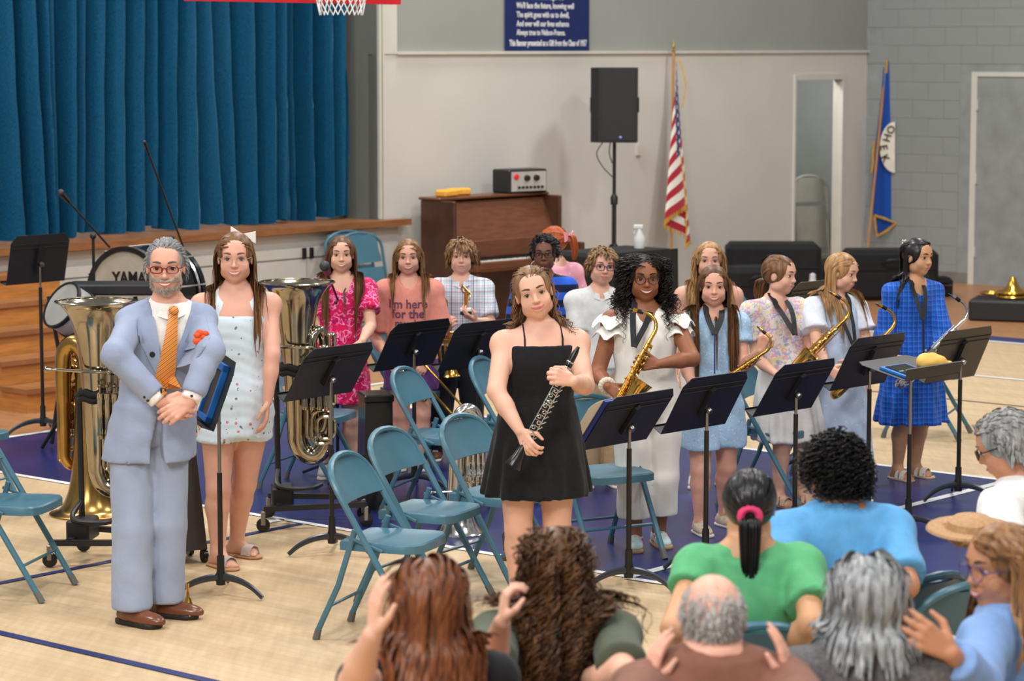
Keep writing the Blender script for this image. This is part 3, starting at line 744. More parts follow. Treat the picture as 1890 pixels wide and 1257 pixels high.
# the blue flag: broad fold with a pale disc
bf = thing('school_flag', 'royal blue flag with a pale lettered disc furled in the corner', 'flag', p0)
MB().tube([(0, 0, 0), p1 - p0], .014, 10).build('pole', M_pwood, bf)
MB().lathe([(.09, 0), (.09, .02), (.05, .04), (.022, .06), (.001, .06)], 16).build('base', M_brass, bf)
MB().lathe([(.001, 0), (.016, .0), (.02, .05), (.001, .14)], 8, p1 - p0, ax=axes(p1 - p0, (0, -1, 0))).build('finial', M_black, bf)
dpt = p1[1] - .12
def flag_pt(px, py, off=0.0): return PY(px, py, dpt + off) - p0
Lf = [(1636, 112), (1632, 200), (1620, 260), (1612, 330), (1613, 400), (1616, 432)]
Rt = [(1640, 116), (1641, 200), (1645, 250), (1650, 330), (1653, 400), (1654, 412)]
l_ = spline(Lf, 30); r_ = spline(Rt, 30); G = []
for i in range(30):
    row = []
    for j in range(14):
        q = j / 13; px = l_[i][0] * (1 - q) + r_[i][0] * q; py = l_[i][1] * (1 - q) + r_[i][1] * q
        row.append(flag_pt(px, py, -.05 * math.sin(q * PI) * i / 30 - .03 * math.sin(q * 7 + 1) * i / 30))
    G.append(row)
M_royal = flag_material('school_flag_cloth', 'blue')
obj('cloth', cloth_uv(MB().grid(G, 0, .02), 30, 14), bf, M_royal)
G2 = [[flag_pt(1632 - 3 * i / 19 - (j * 1.9) * i / 19, 125 + 150 * i / 19, .05 + .02 * math.sin(j)) for j in range(8)] for i in range(20)]
MB().grid(G2, 0, .01).build('fold', M_royal, bf)
dsc = []
cxp, cyp = 1649, 272
for k in range(25):
    a = -PI / 2 + PI * k / 24; dsc.append((cxp - 28 * math.cos(a) + 3, cyp + 47 * math.sin(a)))
poly = [flag_pt(x, y, -.10) for x, y in dsc] + [flag_pt(1653, 312, -.10), flag_pt(1646, 230, -.10)]
MB().prism(poly[:25], np.array([0, .012, 0])).build('disc', mat('flag_disc_cream', (226, 220, 204), .7), bf, 0)
for ch, x, y, rot in (('K', 1634, 292, -60), ('E', 1631, 272, -80), ('H', 1637, 254, -105), ('O', 1644, 239, -125)):
    me = text_mesh(ch, .12, .002, 'CENTER', .001); c_p = flag_pt(x, y, -.115); a = math.radians(rot + 0)
    for v in me.vertices:
        xx, yy = v.co.x, v.co.y - .04; ca, sa = math.cos(a), math.sin(a)
        v.co = (c_p[0] + (xx * ca - yy * sa), c_p[1] - v.co.z, c_p[2] + (xx * sa + yy * ca) )
    obj('lettering', me, bf, M_black)
q = MB().tube([flag_pt(x, y, -.09) for x, y in ((1614, 398), (1634, 404), (1654, 412), (1634, 428), (1618, 436), (1616, 420), (1614, 398))], .015, 6); q.build('fringe', M_gold, bf)
MB().tube([flag_pt(x, y, -.02) for x, y in ((1637, 110), (1636, 135))], .012, 6).build('tassel', M_gold, bf); q = MB(); q.tube([flag_pt(x, y, -.02) for x, y in ((1614, 262), (1611, 285), (1612, 300), (1609, 318))], .014, 6); q.build('tassel', M_gold, bf)
# ---- cases and bags along the wall
def soft_case(nm, lab, px, py, w, d, h, yaw, m=M_blackmat, r=.05, group='black bags along the wall'):
    b = PZ(px, py); o = thing(nm, lab, 'case', b, yaw, group)
    MB().bbox((-w / 2, -d / 2, 0), (w / 2, d / 2, h), r).build('body', m, o, 30)
    MB().tube(spline([(-.12, -d / 2 - .01, h * .75), (-.06, -d / 2 - .05, h * .82), (.06, -d / 2 - .05, h * .82), (.12, -d / 2 - .01, h * .75)], 10), .012, 6).build('handle', M_black, o)
    MB().tube([(-w / 2 + .02, -d / 2 - .004, h * .62), (w / 2 - .02, -d / 2 - .004, h * .62)], .006, 5).build('zip', M_steel if r < .04 else M_black, o)
    return o
soft_case('instrument_case', 'black case stacked at the doorway, left of the water bottle', 1425, 560, .95, .5, .62, RZ - .9)
soft_case('instrument_case', 'black gig bag leaning below the wall, behind the fair girl', 1385, 575, .55, .4, .45, RZ - .5)
soft_case('instrument_case', 'large black case beneath the blue flag', 1640, 552, .95, .45, .52, RZ - .8)
soft_case('instrument_case', 'small black case right of the plaid dress girl', 1722, 546, .36, .3, .2, RZ - .8, r=.03)
soft_case('instrument_case', 'flat black case under the flagpole base', 1575, 545, .7, .4, .38, RZ - .8)
wbp = PZ(1499, 580, .0); wb = thing('water_bottle', 'white water bottle standing among the black cases', 'bottle', (wbp[0], wbp[1], 0))
MB().lathe([(.001, 0), (.045, 0), (.048, .02), (.048, .20), (.03, .235), (.03, .25), (.001, .25)], 14, (0, 0, .0)).build('body', mat('bottle_white', (222, 224, 224), .35), wb)
wb.scale = (1.15, 1.15, 1.35)
MB().lathe([(.001, .25), (.028, .25), (.026, .29), (.001, .30)], 12).build('cap', mat('bottle_cap', (200, 202, 204), .4), wb)
# horn case, open, at the far right
hp = PZ(1868, 590); hc = thing('open_horn_case', 'open black case on the stained floor at the right edge', 'case', hp, RZ - 1.2)
MB().bbox((-.38, -.25, 0), (.5, .25, .20), .02).build('shell', M_black, hc, 30)
MB().box((-.36, -.23, .2), (.48, .23, .205)).build('lining', mat('case_lining', (40, 32, 30), .9), hc, 0)
hn = thing('horn', 'brass horn resting in the open black case', 'horn', (hp[0], hp[1], .21), RZ - 1.2)
q = MB(); q.lathe([(.16, .01), (.13, .05), (.07, .10), (.035, .16), (.02, .2)], 20, (.0, 0, .0)); q.build('bell', M_brass, hn)
q = MB(); q.tube([(.14 * math.cos(t), .14 * math.sin(t), .05) for t in np.linspace(0, 2 * PI, 29)[:-1]], .018, 8, True); q.tube([(.1 * math.cos(t) - .2, .09 * math.sin(t), .04) for t in np.linspace(0, 2 * PI, 25)[:-1]], .014, 8, True); q.build('tubing', M_brass, hn)
# ================================================================== figures: distance fields grown into one skin
def V(*a): return np.array(a, float)
class Pr:
    __slots__ = ('fn', 'lo', 'hi', 'k', 'op')
    def __init__(s, fn, lo, hi, k=.02, op='u'): s.fn, s.lo, s.hi, s.k, s.op = fn, np.array(lo, float), np.array(hi, float), k, op
def cap(a, b, ra, rb=None, k=.02, op='u', cut=None, flat=None):
    a, b = np.array(a, float), np.array(b, float); rb = ra if rb is None else rb
    ab = b - a; L2 = max(ab @ ab, 1e-9)
    fl = None
    if flat is not None: fn_, ff = nrm(flat[0]), flat[1]
    def fn(P):
        q = P - a
        if flat is not None: q = q + np.outer(q @ fn_, fn_) * (1 / ff - 1)
        t = np.clip((q @ ab) / L2, 0, 1); d = np.linalg.norm(q - t[:, None] * ab, axis=1) - (ra + (rb - ra) * t)
        if flat is not None: d = d * (ff * .4 + .6)
        if cut is not None: d = np.maximum(d, (P - cut[0]) @ cut[1])
        return d
    r = max(ra, rb)
    return Pr(fn, np.minimum(a, b) - r, np.maximum(a, b) + r, k, op)
def ell(c, r, A=None, k=.02, op='u'):
    c, r = np.array(c, float), np.array(r, float); A = np.eye(3) if A is None else np.array(A, float)
    def fn(P):
        q = (P - c) @ A.T; k0 = np.linalg.norm(q / r, axis=1); k1 = np.linalg.norm(q / (r * r), axis=1) + 1e-9
        return k0 * (k0 - 1) / k1
    ext = np.sqrt(((A.T * r) ** 2).sum(axis=1))
    return Pr(fn, c - ext, c + ext, k, op)
def loft(z, cx, cy, rx, ry, Lx, Fw, k=.03, pleat=None, op='u', pw=2.0):
    z = np.array(z, float); n = 90; o = np.argsort(z); z = z[o]
    cols = [np.array(v, float)[o] for v in (cx, cy, rx, ry)]
    zi = np.linspace(z[0], z[-1], n)
    sm = []
    for c in cols:
        v = np.interp(zi, z, c)
        for _ in range(10): v[1:-1] = (v[:-2] + 2 * v[1:-1] + v[2:]) / 4
        sm.append(v)
    def fn(P):
        zz = np.clip(P[:, 2], z[0], z[-1]); c0, c1, a, b = [np.interp(zz, zi, v) for v in sm]
        q = P[:, :2] - np.stack([c0, c1], 1); l = q @ Lx[:2]; f = q @ Fw[:2]
        if pleat is not None:
            N, amp, ztop, sd = pleat; th = np.arctan2(f / b, l / a); g = np.clip((ztop - zz) / max(ztop - z[0], 1e-3), 0, 1)
            s = 1 + amp * g * (np.sin(N * th + sd + 1.5 * np.sin(2 * th + sd)) + .5 * np.sin(N * 1.7 * th + 2 * sd)); a = a * s; b = b * s
        if pw == 2.0: k0 = np.sqrt((l / a) ** 2 + (f / b) ** 2)
        else: k0 = (np.abs(l / a) ** pw + np.abs(f / b) ** pw) ** (1 / pw)
        k1 = np.sqrt((l / a ** 2) ** 2 + (f / b ** 2) ** 2) + 1e-9
        d = np.where(k0 > .3, k0 * (k0 - 1) / k1, -np.minimum(a, b) * .7)
        return np.maximum(d, np.maximum(z[0] - P[:, 2], P[:, 2] - z[-1]))
    m = max(sm[2].max(), sm[3].max()) * 1.25
    return Pr(fn, (sm[0].min() - m, sm[1].min() - m, z[0]), (sm[0].max() + m, sm[1].max() + m, z[-1]), k, op)
def comb(Fv, d, pr):
    k = pr.k
    if pr.op == 's':
        d = -d; h = np.maximum(k - np.abs(Fv - d), 0) / k; return np.maximum(Fv, d) + h * h * k / 4
    h = np.maximum(k - np.abs(Fv - d), 0) / k; return np.minimum(Fv, d) - h * h * k / 4
def sdf(prims, P, lim=.15):
    out = np.full(len(P), 1.0)
    for pr in prims:
        m = np.all((P > pr.lo - lim) & (P < pr.hi + lim), axis=1)
        if m.any(): out[m] = comb(out[m], pr.fn(P[m]), pr)
    return out
def sgrad(prims, P, e=.002):
    g = sum(sdf(prims, P + k_ * e)[:, None] * k_ for k_ in (V(1, -1, -1), V(-1, -1, 1), V(-1, 1, -1), V(1, 1, 1)))
    return g / (np.linalg.norm(g, axis=1)[:, None] + 1e-9)
class GridSdf:                             # a distance field sampled once, for hair that has to slide over it
    def __init__(s, prims, lo, hi, h=.011):
        s.lo, s.h = lo, h; Fv, _ = field(prims, lo, hi, h, .075); Fv = np.minimum(Fv, .12); s.n = np.array(Fv.shape); g = np.gradient(Fv, h); s.A = np.stack([Fv] + g, -1)
    def __call__(s, P):
        q = np.clip((P - s.lo) / s.h, 0, s.n - 1.001); i = q.astype(int); t = q - i; out = 0
        for a in (0, 1):
            for b in (0, 1):
                for c in (0, 1):
                    w = (t[:, 0] if a else 1 - t[:, 0]) * (t[:, 1] if b else 1 - t[:, 1]) * (t[:, 2] if c else 1 - t[:, 2]); out = out + w[:, None] * s.A[i[:, 0] + a, i[:, 1] + b, i[:, 2] + c]
        return out[:, 0], out[:, 1:] / (np.linalg.norm(out[:, 1:], axis=1)[:, None] + 1e-9)
def field(prims, lo, hi, h, mg=0.0):
    n = np.maximum(2, np.ceil((hi - lo) / h).astype(int) + 1); Fv = np.full(n, 1.0)
    ax = [lo[i] + h * np.arange(n[i]) for i in range(3)]
    for pr in prims:
        m = max(pr.k + 2 * h, mg); i0 = np.clip(np.floor((pr.lo - m - lo) / h).astype(int), 0, n); i1 = np.clip(np.ceil((pr.hi + m - lo) / h).astype(int) + 1, 0, n)
        if np.any(i1 <= i0): continue
        sl = tuple(slice(i0[j], i1[j]) for j in range(3))
        X, Y, Z = np.meshgrid(*[ax[j][sl[j]] for j in range(3)], indexing='ij')
        P = np.stack([X.ravel(), Y.ravel(), Z.ravel()], 1)
        Fv[sl] = comb(Fv[sl], pr.fn(P).reshape(X.shape), pr)
    return Fv, ax
def nets(Fv, lo, h):
    S = Fv < 0; n = np.array(Fv.shape)
    C = np.zeros(n - 1, int)
    for dx in (0, 1):
        for dy in (0, 1):
            for dz in (0, 1): C += S[dx:n[0] - 1 + dx, dy:n[1] - 1 + dy, dz:n[2] - 1 + dz]
    act = np.argwhere((C > 0) & (C < 8))
    if len(act) == 0: return np.zeros((0, 3)), np.zeros((0, 4), int)
    idx = np.full(n - 1, -1); idx[tuple(act.T)] = np.arange(len(act))
    acc = np.zeros((len(act), 3)); cnt = np.zeros(len(act))
    for axis in range(3):
        o1, o2 = [i for i in range(3) if i != axis]
        for a in (0, 1):
            for b in (0, 1):
                p = act.copy(); p[:, o1] += a; p[:, o2] += b; q = p.copy(); q[:, axis] += 1
                f0 = Fv[tuple(p.T)]; f1 = Fv[tuple(q.T)]; m = (f0 < 0) != (f1 < 0)
                t = f0[m] / (f0[m] - f1[m]); pos = p[m].astype(float); pos[:, axis] += t; acc[m] += pos; cnt[m] += 1
    vs = lo + h * acc / cnt[:, None]; quads = []
    for axis in range(3):
        o1, o2 = [i for i in range(3) if i != axis]
        sl0 = [slice(None)] * 3; sl1 = [slice(None)] * 3; sl0[axis] = slice(0, -1); sl1[axis] = slice(1, None)
        ch = S[tuple(sl0)] != S[tuple(sl1)]; e = np.argwhere(ch); e = e[(e[:, o1] > 0) & (e[:, o2] > 0) & (e[:, o1] < n[o1] - 1) & (e[:, o2] < n[o2] - 1)]
        if len(e) == 0: continue
        c = []
        for a, b in ((-1, -1), (0, -1), (0, 0), (-1, 0)):
            w = e.copy(); w[:, o1] += a; w[:, o2] += b; c.append(idx[tuple(w.T)])
        qd = np.stack(c, 1); ins = S[tuple(e.T)]
        fl = ins if axis != 1 else ~ins
        qd[~fl] = qd[~fl][:, ::-1]; quads.append(qd)
    return vs, np.vstack(quads)
def arr_mesh(name, vs, qs, smooth=True):
    me = bpy.data.meshes.new(name); n = len(qs); w = qs.shape[1]
    me.vertices.add(len(vs)); me.vertices.foreach_set('co', np.ascontiguousarray(vs, dtype=np.float32).ravel())
    me.loops.add(n * w); me.loops.foreach_set('vertex_index', qs.ravel().astype(np.int32))
    me.polygons.add(n); me.polygons.foreach_set('loop_start', np.arange(0, n * w, w, dtype=np.int32)); me.polygons.foreach_set('loop_total', np.full(n, w, np.int32))
    me.polygons.foreach_set('use_smooth', np.full(n, smooth))
    me.update(calc_edges=True); me.validate(); return me
def bounds(prims):
    P = [p for p in prims if p.op == 'u']; return np.min([p.lo for p in P], 0), np.max([p.hi for p in P], 0)
def grow(prims, h, post=None, fine=()):      # fine: [(lo, hi, h)] boxes meshed at a finer step, main mesh dropped there
    lo, hi = bounds(prims); lo = lo - 3 * h; hi = hi + 3 * h; AV, AQ = [], []; nv = 0
    for bi, (a, b, hs) in enumerate([(lo, hi, h)] + list(fine)):
        a, b = np.array(a, float), np.array(b, float)
        if bi: a2, b2 = a - 3 * hs - .9 * h, b + 3 * hs + .9 * h
        else: a2, b2 = a, b
        Fv, ax = field(prims, a2, b2, hs)
        if post is not None:
            X, Y, Z = np.meshgrid(*ax, indexing='ij'); m = np.abs(Fv) < .15; P = np.stack([X[m], Y[m], Z[m]], 1); Fv[m] = post(P, Fv[m])
        vs, qs = nets(Fv, a2, hs)
        if len(qs) == 0: continue
        c = vs[qs].mean(1)
        if bi:
            keep = np.all((c >= a - h * .75) & (c <= b + h * .75), axis=1)
            for (pa, pb, _) in fine[:bi - 1]: keep &= ~np.all((c > np.array(pa)) & (c < np.array(pb)), axis=1)
        else:
            keep = np.ones(len(qs), bool)
            for (pa, pb, _) in fine: keep &= ~np.all((c > np.array(pa) + h * .2) & (c < np.array(pb) - h * .2), axis=1)
        qs = qs[keep]; us, inv = np.unique(qs, return_inverse=True)
        AV.append(vs[us]); AQ.append(inv.reshape(-1, 4) + nv); nv += len(us)
    return np.vstack(AV), np.vstack(AQ)
def strands(P, r, sides=3, taper=.35):       # P (N,M,3) -> verts, quads
    N, M = P.shape[:2]; T = np.gradient(P, axis=1); T /= np.linalg.norm(T, axis=2)[..., None] + 1e-9
    ref = np.tile(V(.31, .83, .46), (N, M, 1)); A = np.cross(T, ref); A /= np.linalg.norm(A, axis=2)[..., None] + 1e-9; B = np.cross(T, A)
    s = np.linspace(0, 1, M); prof = (.55 + .45 * np.sin(np.clip(s * 3, 0, PI / 2))) * (1 - (1 - taper) * s ** 2)
    rr = (np.asarray(r).reshape(-1, 1) * prof[None])[..., None]; rings = []
    for k in range(sides):
        a = 2 * PI * k / sides; rings.append(P + rr * (math.cos(a) * A + math.sin(a) * B))
    vs = np.stack(rings, 2).reshape(-1, 3); i = np.arange(N)[:, None, None] * M * sides; j = np.arange(M - 1)[None, :, None] * sides; k = np.arange(sides)[None, None]
    k2 = (k + 1) % sides; b = i + j
    qs = np.stack([b + k, b + k2, b + sides + k2, b + sides + k], -1).reshape(-1, 4); return vs, qs
def ribbons(P, w, ctr, up):                # flat locks: P (N,M,3), width w (N,), facing away from the axis ctr+up
    N, M = P.shape[:2]; T = np.gradient(P, axis=1); T /= np.linalg.norm(T, axis=2)[..., None] + 1e-9
    o = P - ctr; o = o - (o @ up)[..., None] * up * .75; S = np.cross(T, o); S /= np.linalg.norm(S, axis=2)[..., None] + 1e-9; Nn = np.cross(S, T)
    s = np.linspace(0, 1, M); prof = (.25 + .75 * np.clip(s * 5, 0, 1)) * (1 - .75 * np.clip((s - .6) / .4, 0, 1) ** 2); ww = (np.asarray(w).reshape(-1, 1) * prof[None])[..., None] / 2
    vs = np.stack([P - S * ww - Nn * ww * .35, P + Nn * ww * .15, P + S * ww - Nn * ww * .35], 2).reshape(-1, 3)
    i = np.arange(N)[:, None, None] * M * 3; j = np.arange(M - 1)[None, :, None] * 3; k = np.arange(2)[None, None]; b = i + j + k
    return vs, np.stack([b, b + 1, b + 4, b + 3], -1).reshape(-1, 4)
# ------------------------------------------------------------------ skins and cloth colours
def skin(name, c):
    if name in MATS: return MATS[name]
    nt = NT(name); v = nt.coord(); c = lin(c)
    col = nt.ramp(nt.noise(v, 14, 3), [(.3, tuple(x * .94 for x in c)), (.7, tuple(min(1, x * y) for x, y in zip(c, (1.05, 1.02, 1.0))))])
    m = put(nt, col, .48, 0, .35); nt.b.inputs['Subsurface Weight'].default_value = .06; nt.b.inputs['Subsurface Radius'].default_value = (.02, .008, .004); nt.b.inputs['Subsurface Scale'].default_value = .4
    return m
def hairmat(name, c1, c2, rough=.42):
    if name in MATS: return MATS[name]
    nt = NT(name); v = nt.coord((60, 60, 3)); col = nt.ramp(nt.noise(v, 1.0, 3), [(.25, lin(c1)), (.75, lin(c2))]); return put(nt, col, rough, 0, .35)
M_eyew = mat('eye_white', (226, 222, 216), .25, 0, .01); M_iris = mat('iris_brown', (52, 32, 22), .15); M_iris2 = mat('iris_blue', (60, 78, 92), .15)
M_lash = mat('lash_dark', (34, 24, 20), .6); M_teeth = mat('teeth', (236, 230, 218), .25, 0, .01)
class Fig:
    pass
def rotz(a): c, s = math.cos(a), math.sin(a); return np.array([[c, -s, 0], [s, c, 0], [0, 0, 1.]])
def person(label, foot, Ht, head, hh=None, yaw=0, hyaw=None, hpitch=0, hroll=0, tone='fair', girth=1.0, arms=None, feet=None, seated=False, adult=False, female=True, sw=1.0, base=None, group=None, hipx=0, legg=1.0, seat_z=.45, zsh=None, footyaw=None, kneeb=.02, headdy=0.0, neckr=1.0):
    fg = Fig(); b = PZ(*foot) if base is None else np.array(base, float); fg.b = b; fg.Ht = Ht; Y0 = b[1]; fg.Y0 = Y0
    fg.root = thing('person', label, 'person', b, 0, group)
    rel = lambda px, py, dy=0.0: PY(px, py, Y0 + dy) - b
    fg.rel = rel
    ya = math.radians(yaw); Fw = V(math.sin(ya), -math.cos(ya), 0); Lx = V(math.cos(ya), math.sin(ya), 0); fg.F, fg.L = Fw, Lx
    hh = hh or (.146 if not adult else .134) * Ht; fg.hh = hh
    hc = rel(*head, headdy); fg.hc = hc
    hy = math.radians(yaw if hyaw is None else hyaw); hp, hr = math.radians(hpitch), math.radians(hroll)
    hf = V(math.sin(hy) * math.cos(hp), -math.cos(hy) * math.cos(hp), -math.sin(hp)); hx = V(math.cos(hy), math.sin(hy), 0); hu = np.cross(hx, -hf) ; hu = nrm(hu)
    if hu[2] < 0: hu = -hu
    hx2 = hx * math.cos(hr) + hu * math.sin(hr); hu = hu * math.cos(hr) - hx * math.sin(hr); hx = hx2
    fg.hA = np.stack([hx, hf, hu]); H = lambda x, f, z: hc + hh * (hx * x + hf * f + hu * z); fg.H = H
    g = girth; B = []
    zs = (hc[2] - .5 * hh * (1 if not seated else 1) - .052 * Ht) if zsh is None else zsh
    zc = .465 * Ht if not seated else seat_z + .02
    fg.zs, fg.zc = zs, zc
    neckxy = H(0, -.12, -.55)[:2] ; pelxy = V(hipx, 0) if not seated else V(hipx, 0)
    fg.neckxy, fg.pelxy = neckxy, pelxy
    T = np.array([0, .12, .28, .42, .6, .78, .9, 1.0, 1.06, 1.13]); RX = np.array([.072, .098, .092, .080, .085, .094, .093, .078, .046, .030]); RY = np.array([.058, .072, .066, .058, .062, .066, .058, .047, .038, .034])
    fg.T, fg.RX, fg.RY = T, RX * Ht * g, RY * Ht * g
    if adult and not female: fg.RX = np.array([.075, .092, .090, .088, .094, .103, .102, .085, .05, .034]) * Ht * g
    def spine(t):
        c = pelxy + (neckxy - pelxy) * np.clip(t, 0, 1.1); return c
    fg.spine = spine
    zt = zc + T * (zs - zc); fg.zt = lambda t: zc + t * (zs - zc)
    cs = np.array([spine(t) for t in T])
    B.append(loft(zt, cs[:, 0], cs[:, 1], fg.RX, fg.RY, Lx, Fw, .03))
    # shoulders, arms
    J = {}; swd = .104 * Ht * sw
    for s, nm in ((-1, 'R'), (1, 'L')):
        sh = np.append(neckxy, zs - .024 * Ht) + Lx * s * swd - Fw * .004 * Ht; J['sh' + nm] = sh
        l1, l2 = .170 * Ht, .148 * Ht
        sp = (arms or {}).get(nm)
        def onray(p, c, r, sg):
            o = V(0, 0, CAMH) - b; d = nrm(ray(*p)); oc = o - c; bb = oc @ d; cc = oc @ oc - r * r; disc = bb * bb - cc
            if disc <= 0: return o + d * (-bb)
            return o + d * (-bb - math.sqrt(disc) * sg)
        if sp is None:
            el = sh + Lx * s * .035 * Ht + V(0, 0, -l1) ; wr = el + V(0, 0, -l2) + Fw * .03 * Ht; hd = dict(dir=(0, 0, -1), pn=tuple(-Lx * s), curl=.35)
        else:
            el = onray(sp[0][:2], sh, l1, sp[0][2] if len(sp[0]) > 2 else 1)
            wr = onray(sp[1][:2], el, l2, sp[1][2] if len(sp[1]) > 2 else 1); hd = sp[2] if len(sp) > 2 else dict(dir=tuple(nrm(wr - el)), pn=(0, 1, 0), curl=.4)
        J['el' + nm], J['wr' + nm] = el, wr
        ag = .92 + .08 * g if g < 1.1 else g * .95
        B.append(ell(sh, V(1, 1, 1) * .033 * Ht * ag, None, .04))
        B.append(cap(sh, el, .0285 * Ht * ag, .0245 * Ht * ag, .03)); B.append(cap(el, el + (wr - el) * .4, .024 * Ht * ag, .0235 * Ht * ag, .012)); B.append(cap(el + (wr - el) * .35, wr, .0238 * Ht * ag, .0145 * Ht * (ag * .5 + .5), .012))
        B.append(cap(np.append(neckxy, zs + .012 * Ht), sh, .032 * Ht, .028 * Ht, .05))
        # hand
        h = nrm(hd['dir']); pn = np.array(hd['pn'], float); pn = nrm(pn - h * (pn @ h)); L = .108 * Ht * hd.get('size', 1.0); sd = np.cross(h, pn) * (1 if nm == 'R' else -1); cu = hd.get('curl', .4); sprd = hd.get('spread', 1.0)
        J['hand' + nm] = (wr, h, pn, sd, L)
        for j, (off, fl, adv) in enumerate(((.155, .40, .50), (.055, .46, .535), (-.05, .42, .52), (-.145, .33, .46))):
            base_ = wr + h * adv * L + sd * off * L * (1 + .1 * sprd) - pn * .015 * L
            B.append(cap(wr + h * .04 * L + sd * off * .45 * L, base_, .085 * L, .066 * L, .035 * L, flat=(pn, .85)))
            d = nrm(h + sd * off * .9 * sprd); p = base_; ang = 0
            for q, (fr, da, r0, r1) in enumerate(((.46, 62, .058, .053), (.30, 80, .053, .047), (.24, 50, .047, .038))):
                ang += math.radians(da) * cu; dd = d * math.cos(ang) + pn * math.sin(ang); p2 = p + dd * fl * fr * L; B.append(cap(p, p2, r0 * L, r1 * L, .018 * L)); p = p2
        tb = wr + h * .12 * L + sd * .14 * L + pn * .03 * L; t1 = tb + nrm(h * .75 + sd * .75 * hd.get('thumb', 1.0) + pn * (.25 + .5 * cu)) * .27 * L; t2 = t1 + nrm(h * .95 + sd * (.35 - .5 * cu) + pn * (.2 + .5 * cu)) * .22 * L
        B.append(cap(tb, t1, .085 * L, .062 * L, .04 * L)); B.append(cap(t1, t2, .062 * L, .042 * L, .018 * L))
    # legs
    if footyaw is None: footyaw = yaw
    for s, nm in ((-1, 'R'), (1, 'L')):
        hip = np.append(pelxy, zc + .012 * Ht) + Lx * s * .050 * Ht * g
        fo = math.radians(footyaw + s * 8); fd = V(math.sin(fo), -math.cos(fo), 0)
        if seated:
            kn = hip + Fw * .245 * Ht + V(0, 0, .02) + Lx * s * .03; an = np.array([kn[0], kn[1], .07]) + Fw * .03
            fd = Fw
        else:
            an = (np.append(pelxy, 0) * 0 + Lx * s * .055 * Ht + V(0, 0, .045 * Ht)) if feet is None else (PZ(*feet[nm]) - b + V(0, 0, .045 * Ht))
            kn = hip * .46 + an * .54 + Fw * kneeb * Ht
        J['hip' + nm], J['kn' + nm], J['an' + nm], J['fd' + nm] = hip, kn, an, fd
        lg = (g * .6 + .4) * legg
        B.append(cap(hip, kn, .056 * Ht * lg, .036 * Ht * lg, .03)); B.append(cap(kn, kn * .72 + an * .28 - fd * .006 * Ht, .034 * Ht * lg, .035 * Ht * lg, .02)); B.append(cap(kn * .74 + an * .26 - fd * .006 * Ht, an, .035 * Ht * lg, .021 * Ht * (lg * .5 + .5), .02))
        ball_ = an + fd * .060 * Ht - V(0, 0, an[2] - .016 * Ht); heel = an - fd * .022 * Ht - V(0, 0, an[2] - .02 * Ht)
        B.append(cap(an, heel, .022 * Ht, .019 * Ht, .02)); B.append(cap(an, ball_, .02 * Ht, .0155 * Ht, .02)); sdv = V(-fd[1], fd[0], 0)
        B.append(cap(ball_ - sdv * .012 * Ht, ball_ + sdv * .012 * Ht, .0145 * Ht, .0145 * Ht, .012)); B.append(cap(heel, ball_, .016 * Ht, .014 * Ht, .02))
        for q in range(5):
            o = (q - 2) * .0085 * Ht * s; B.append(cap(ball_ + sdv * o, ball_ + sdv * o * 1.1 + fd * (.027 - .004 * q) * Ht - V(0, 0, .005 * Ht), .008 * Ht, .0065 * Ht, .004))
    # neck and head
    nk = np.append(neckxy, zs + .01 * Ht); B.append(cap(nk, H(0, -.10, -.28), (.034 if adult else .029) * Ht * neckr, (.031 if adult else .0265) * Ht * neckr, .03))
    A = fg.hA; Hd = []
    def HE(c, r, k, op='u'): Hd.append(ell(H(*c), V(*r) * hh, A, k * hh, op))
    HE((0, -.05, .11), (.335, .415, .385), .05); HE((0, .10, -.13), (.275, .285, .34), .12); HE((0, .215, -.385), (.10, .095, .095), .14)
    fch = 1.0 if adult and not female else 1.12
    for s in (-1, 1):
        HE((s * .155, .235, -.165), (.115 * fch, .105, .115), .10); HE((s * .345, -.03, -.03), (.03, .085, .125), .03); HE((s * .2, .03, -.30), (.10, .16, .10), .12)
    Hd.append(cap(H(-.14, .335, .10), H(.14, .335, .10), .055 * hh, None, .10 * hh)); HE((0, .27, .22), (.22, .10, .17), .15)
    for s in (-1, 1): HE((s * .148, .435, .015), (.085, .075, .062), .05, 's')
    Hd.append(cap(H(0, .375, .035), H(0, .435, -.115), .026 * hh, .046 * hh, .05 * hh)); Hd.append(ell(H(0, .445, -.125), V(.042, .045, .036) * hh, A, .03 * hh))
    for s in (-1, 1): HE((s * .05, .405, -.14), (.032, .04, .028), .025)
    Hd.append(cap(H(-.07, .365, -.255), H(.07, .365, -.255), .03 * hh, None, .05 * hh)); Hd.append(cap(H(-.05, .355, -.31), H(.05, .355, -.31), .028 * hh, None, .05 * hh))
    fg.headprims = Hd; B += Hd; fg.body = B; fg.J = J; fg.cloth = []
    # mesh
    fine = [(hc - V(.45, .55, .62) * hh * 1.0, hc + V(.45, .55, .56) * hh, .0051 if not seated else .0066)]
    for nm in 'RL':
        wr, h, pn, sd, L = J['hand' + nm]; c = wr + h * .5 * L; e = np.abs(h) * .62 * L + np.abs(pn) * .35 * L + np.abs(sd) * .42 * L + .006; fine.append((c - e, c + e, .0054))
    fg.fine = fine
    return fg
def surf(prims, P, d, far=.5):              # march from P along d to the surface
    P = np.array(P, float).reshape(-1, 3); d = nrm(d); t = np.zeros(len(P))
    for _ in range(40):
        st = np.clip(sdf(prims, P + t[:, None] * d, .3), -.01, .06) * .9; t += st
        if np.abs(st).max() < 4e-4: break
    return P + t[:, None] * d
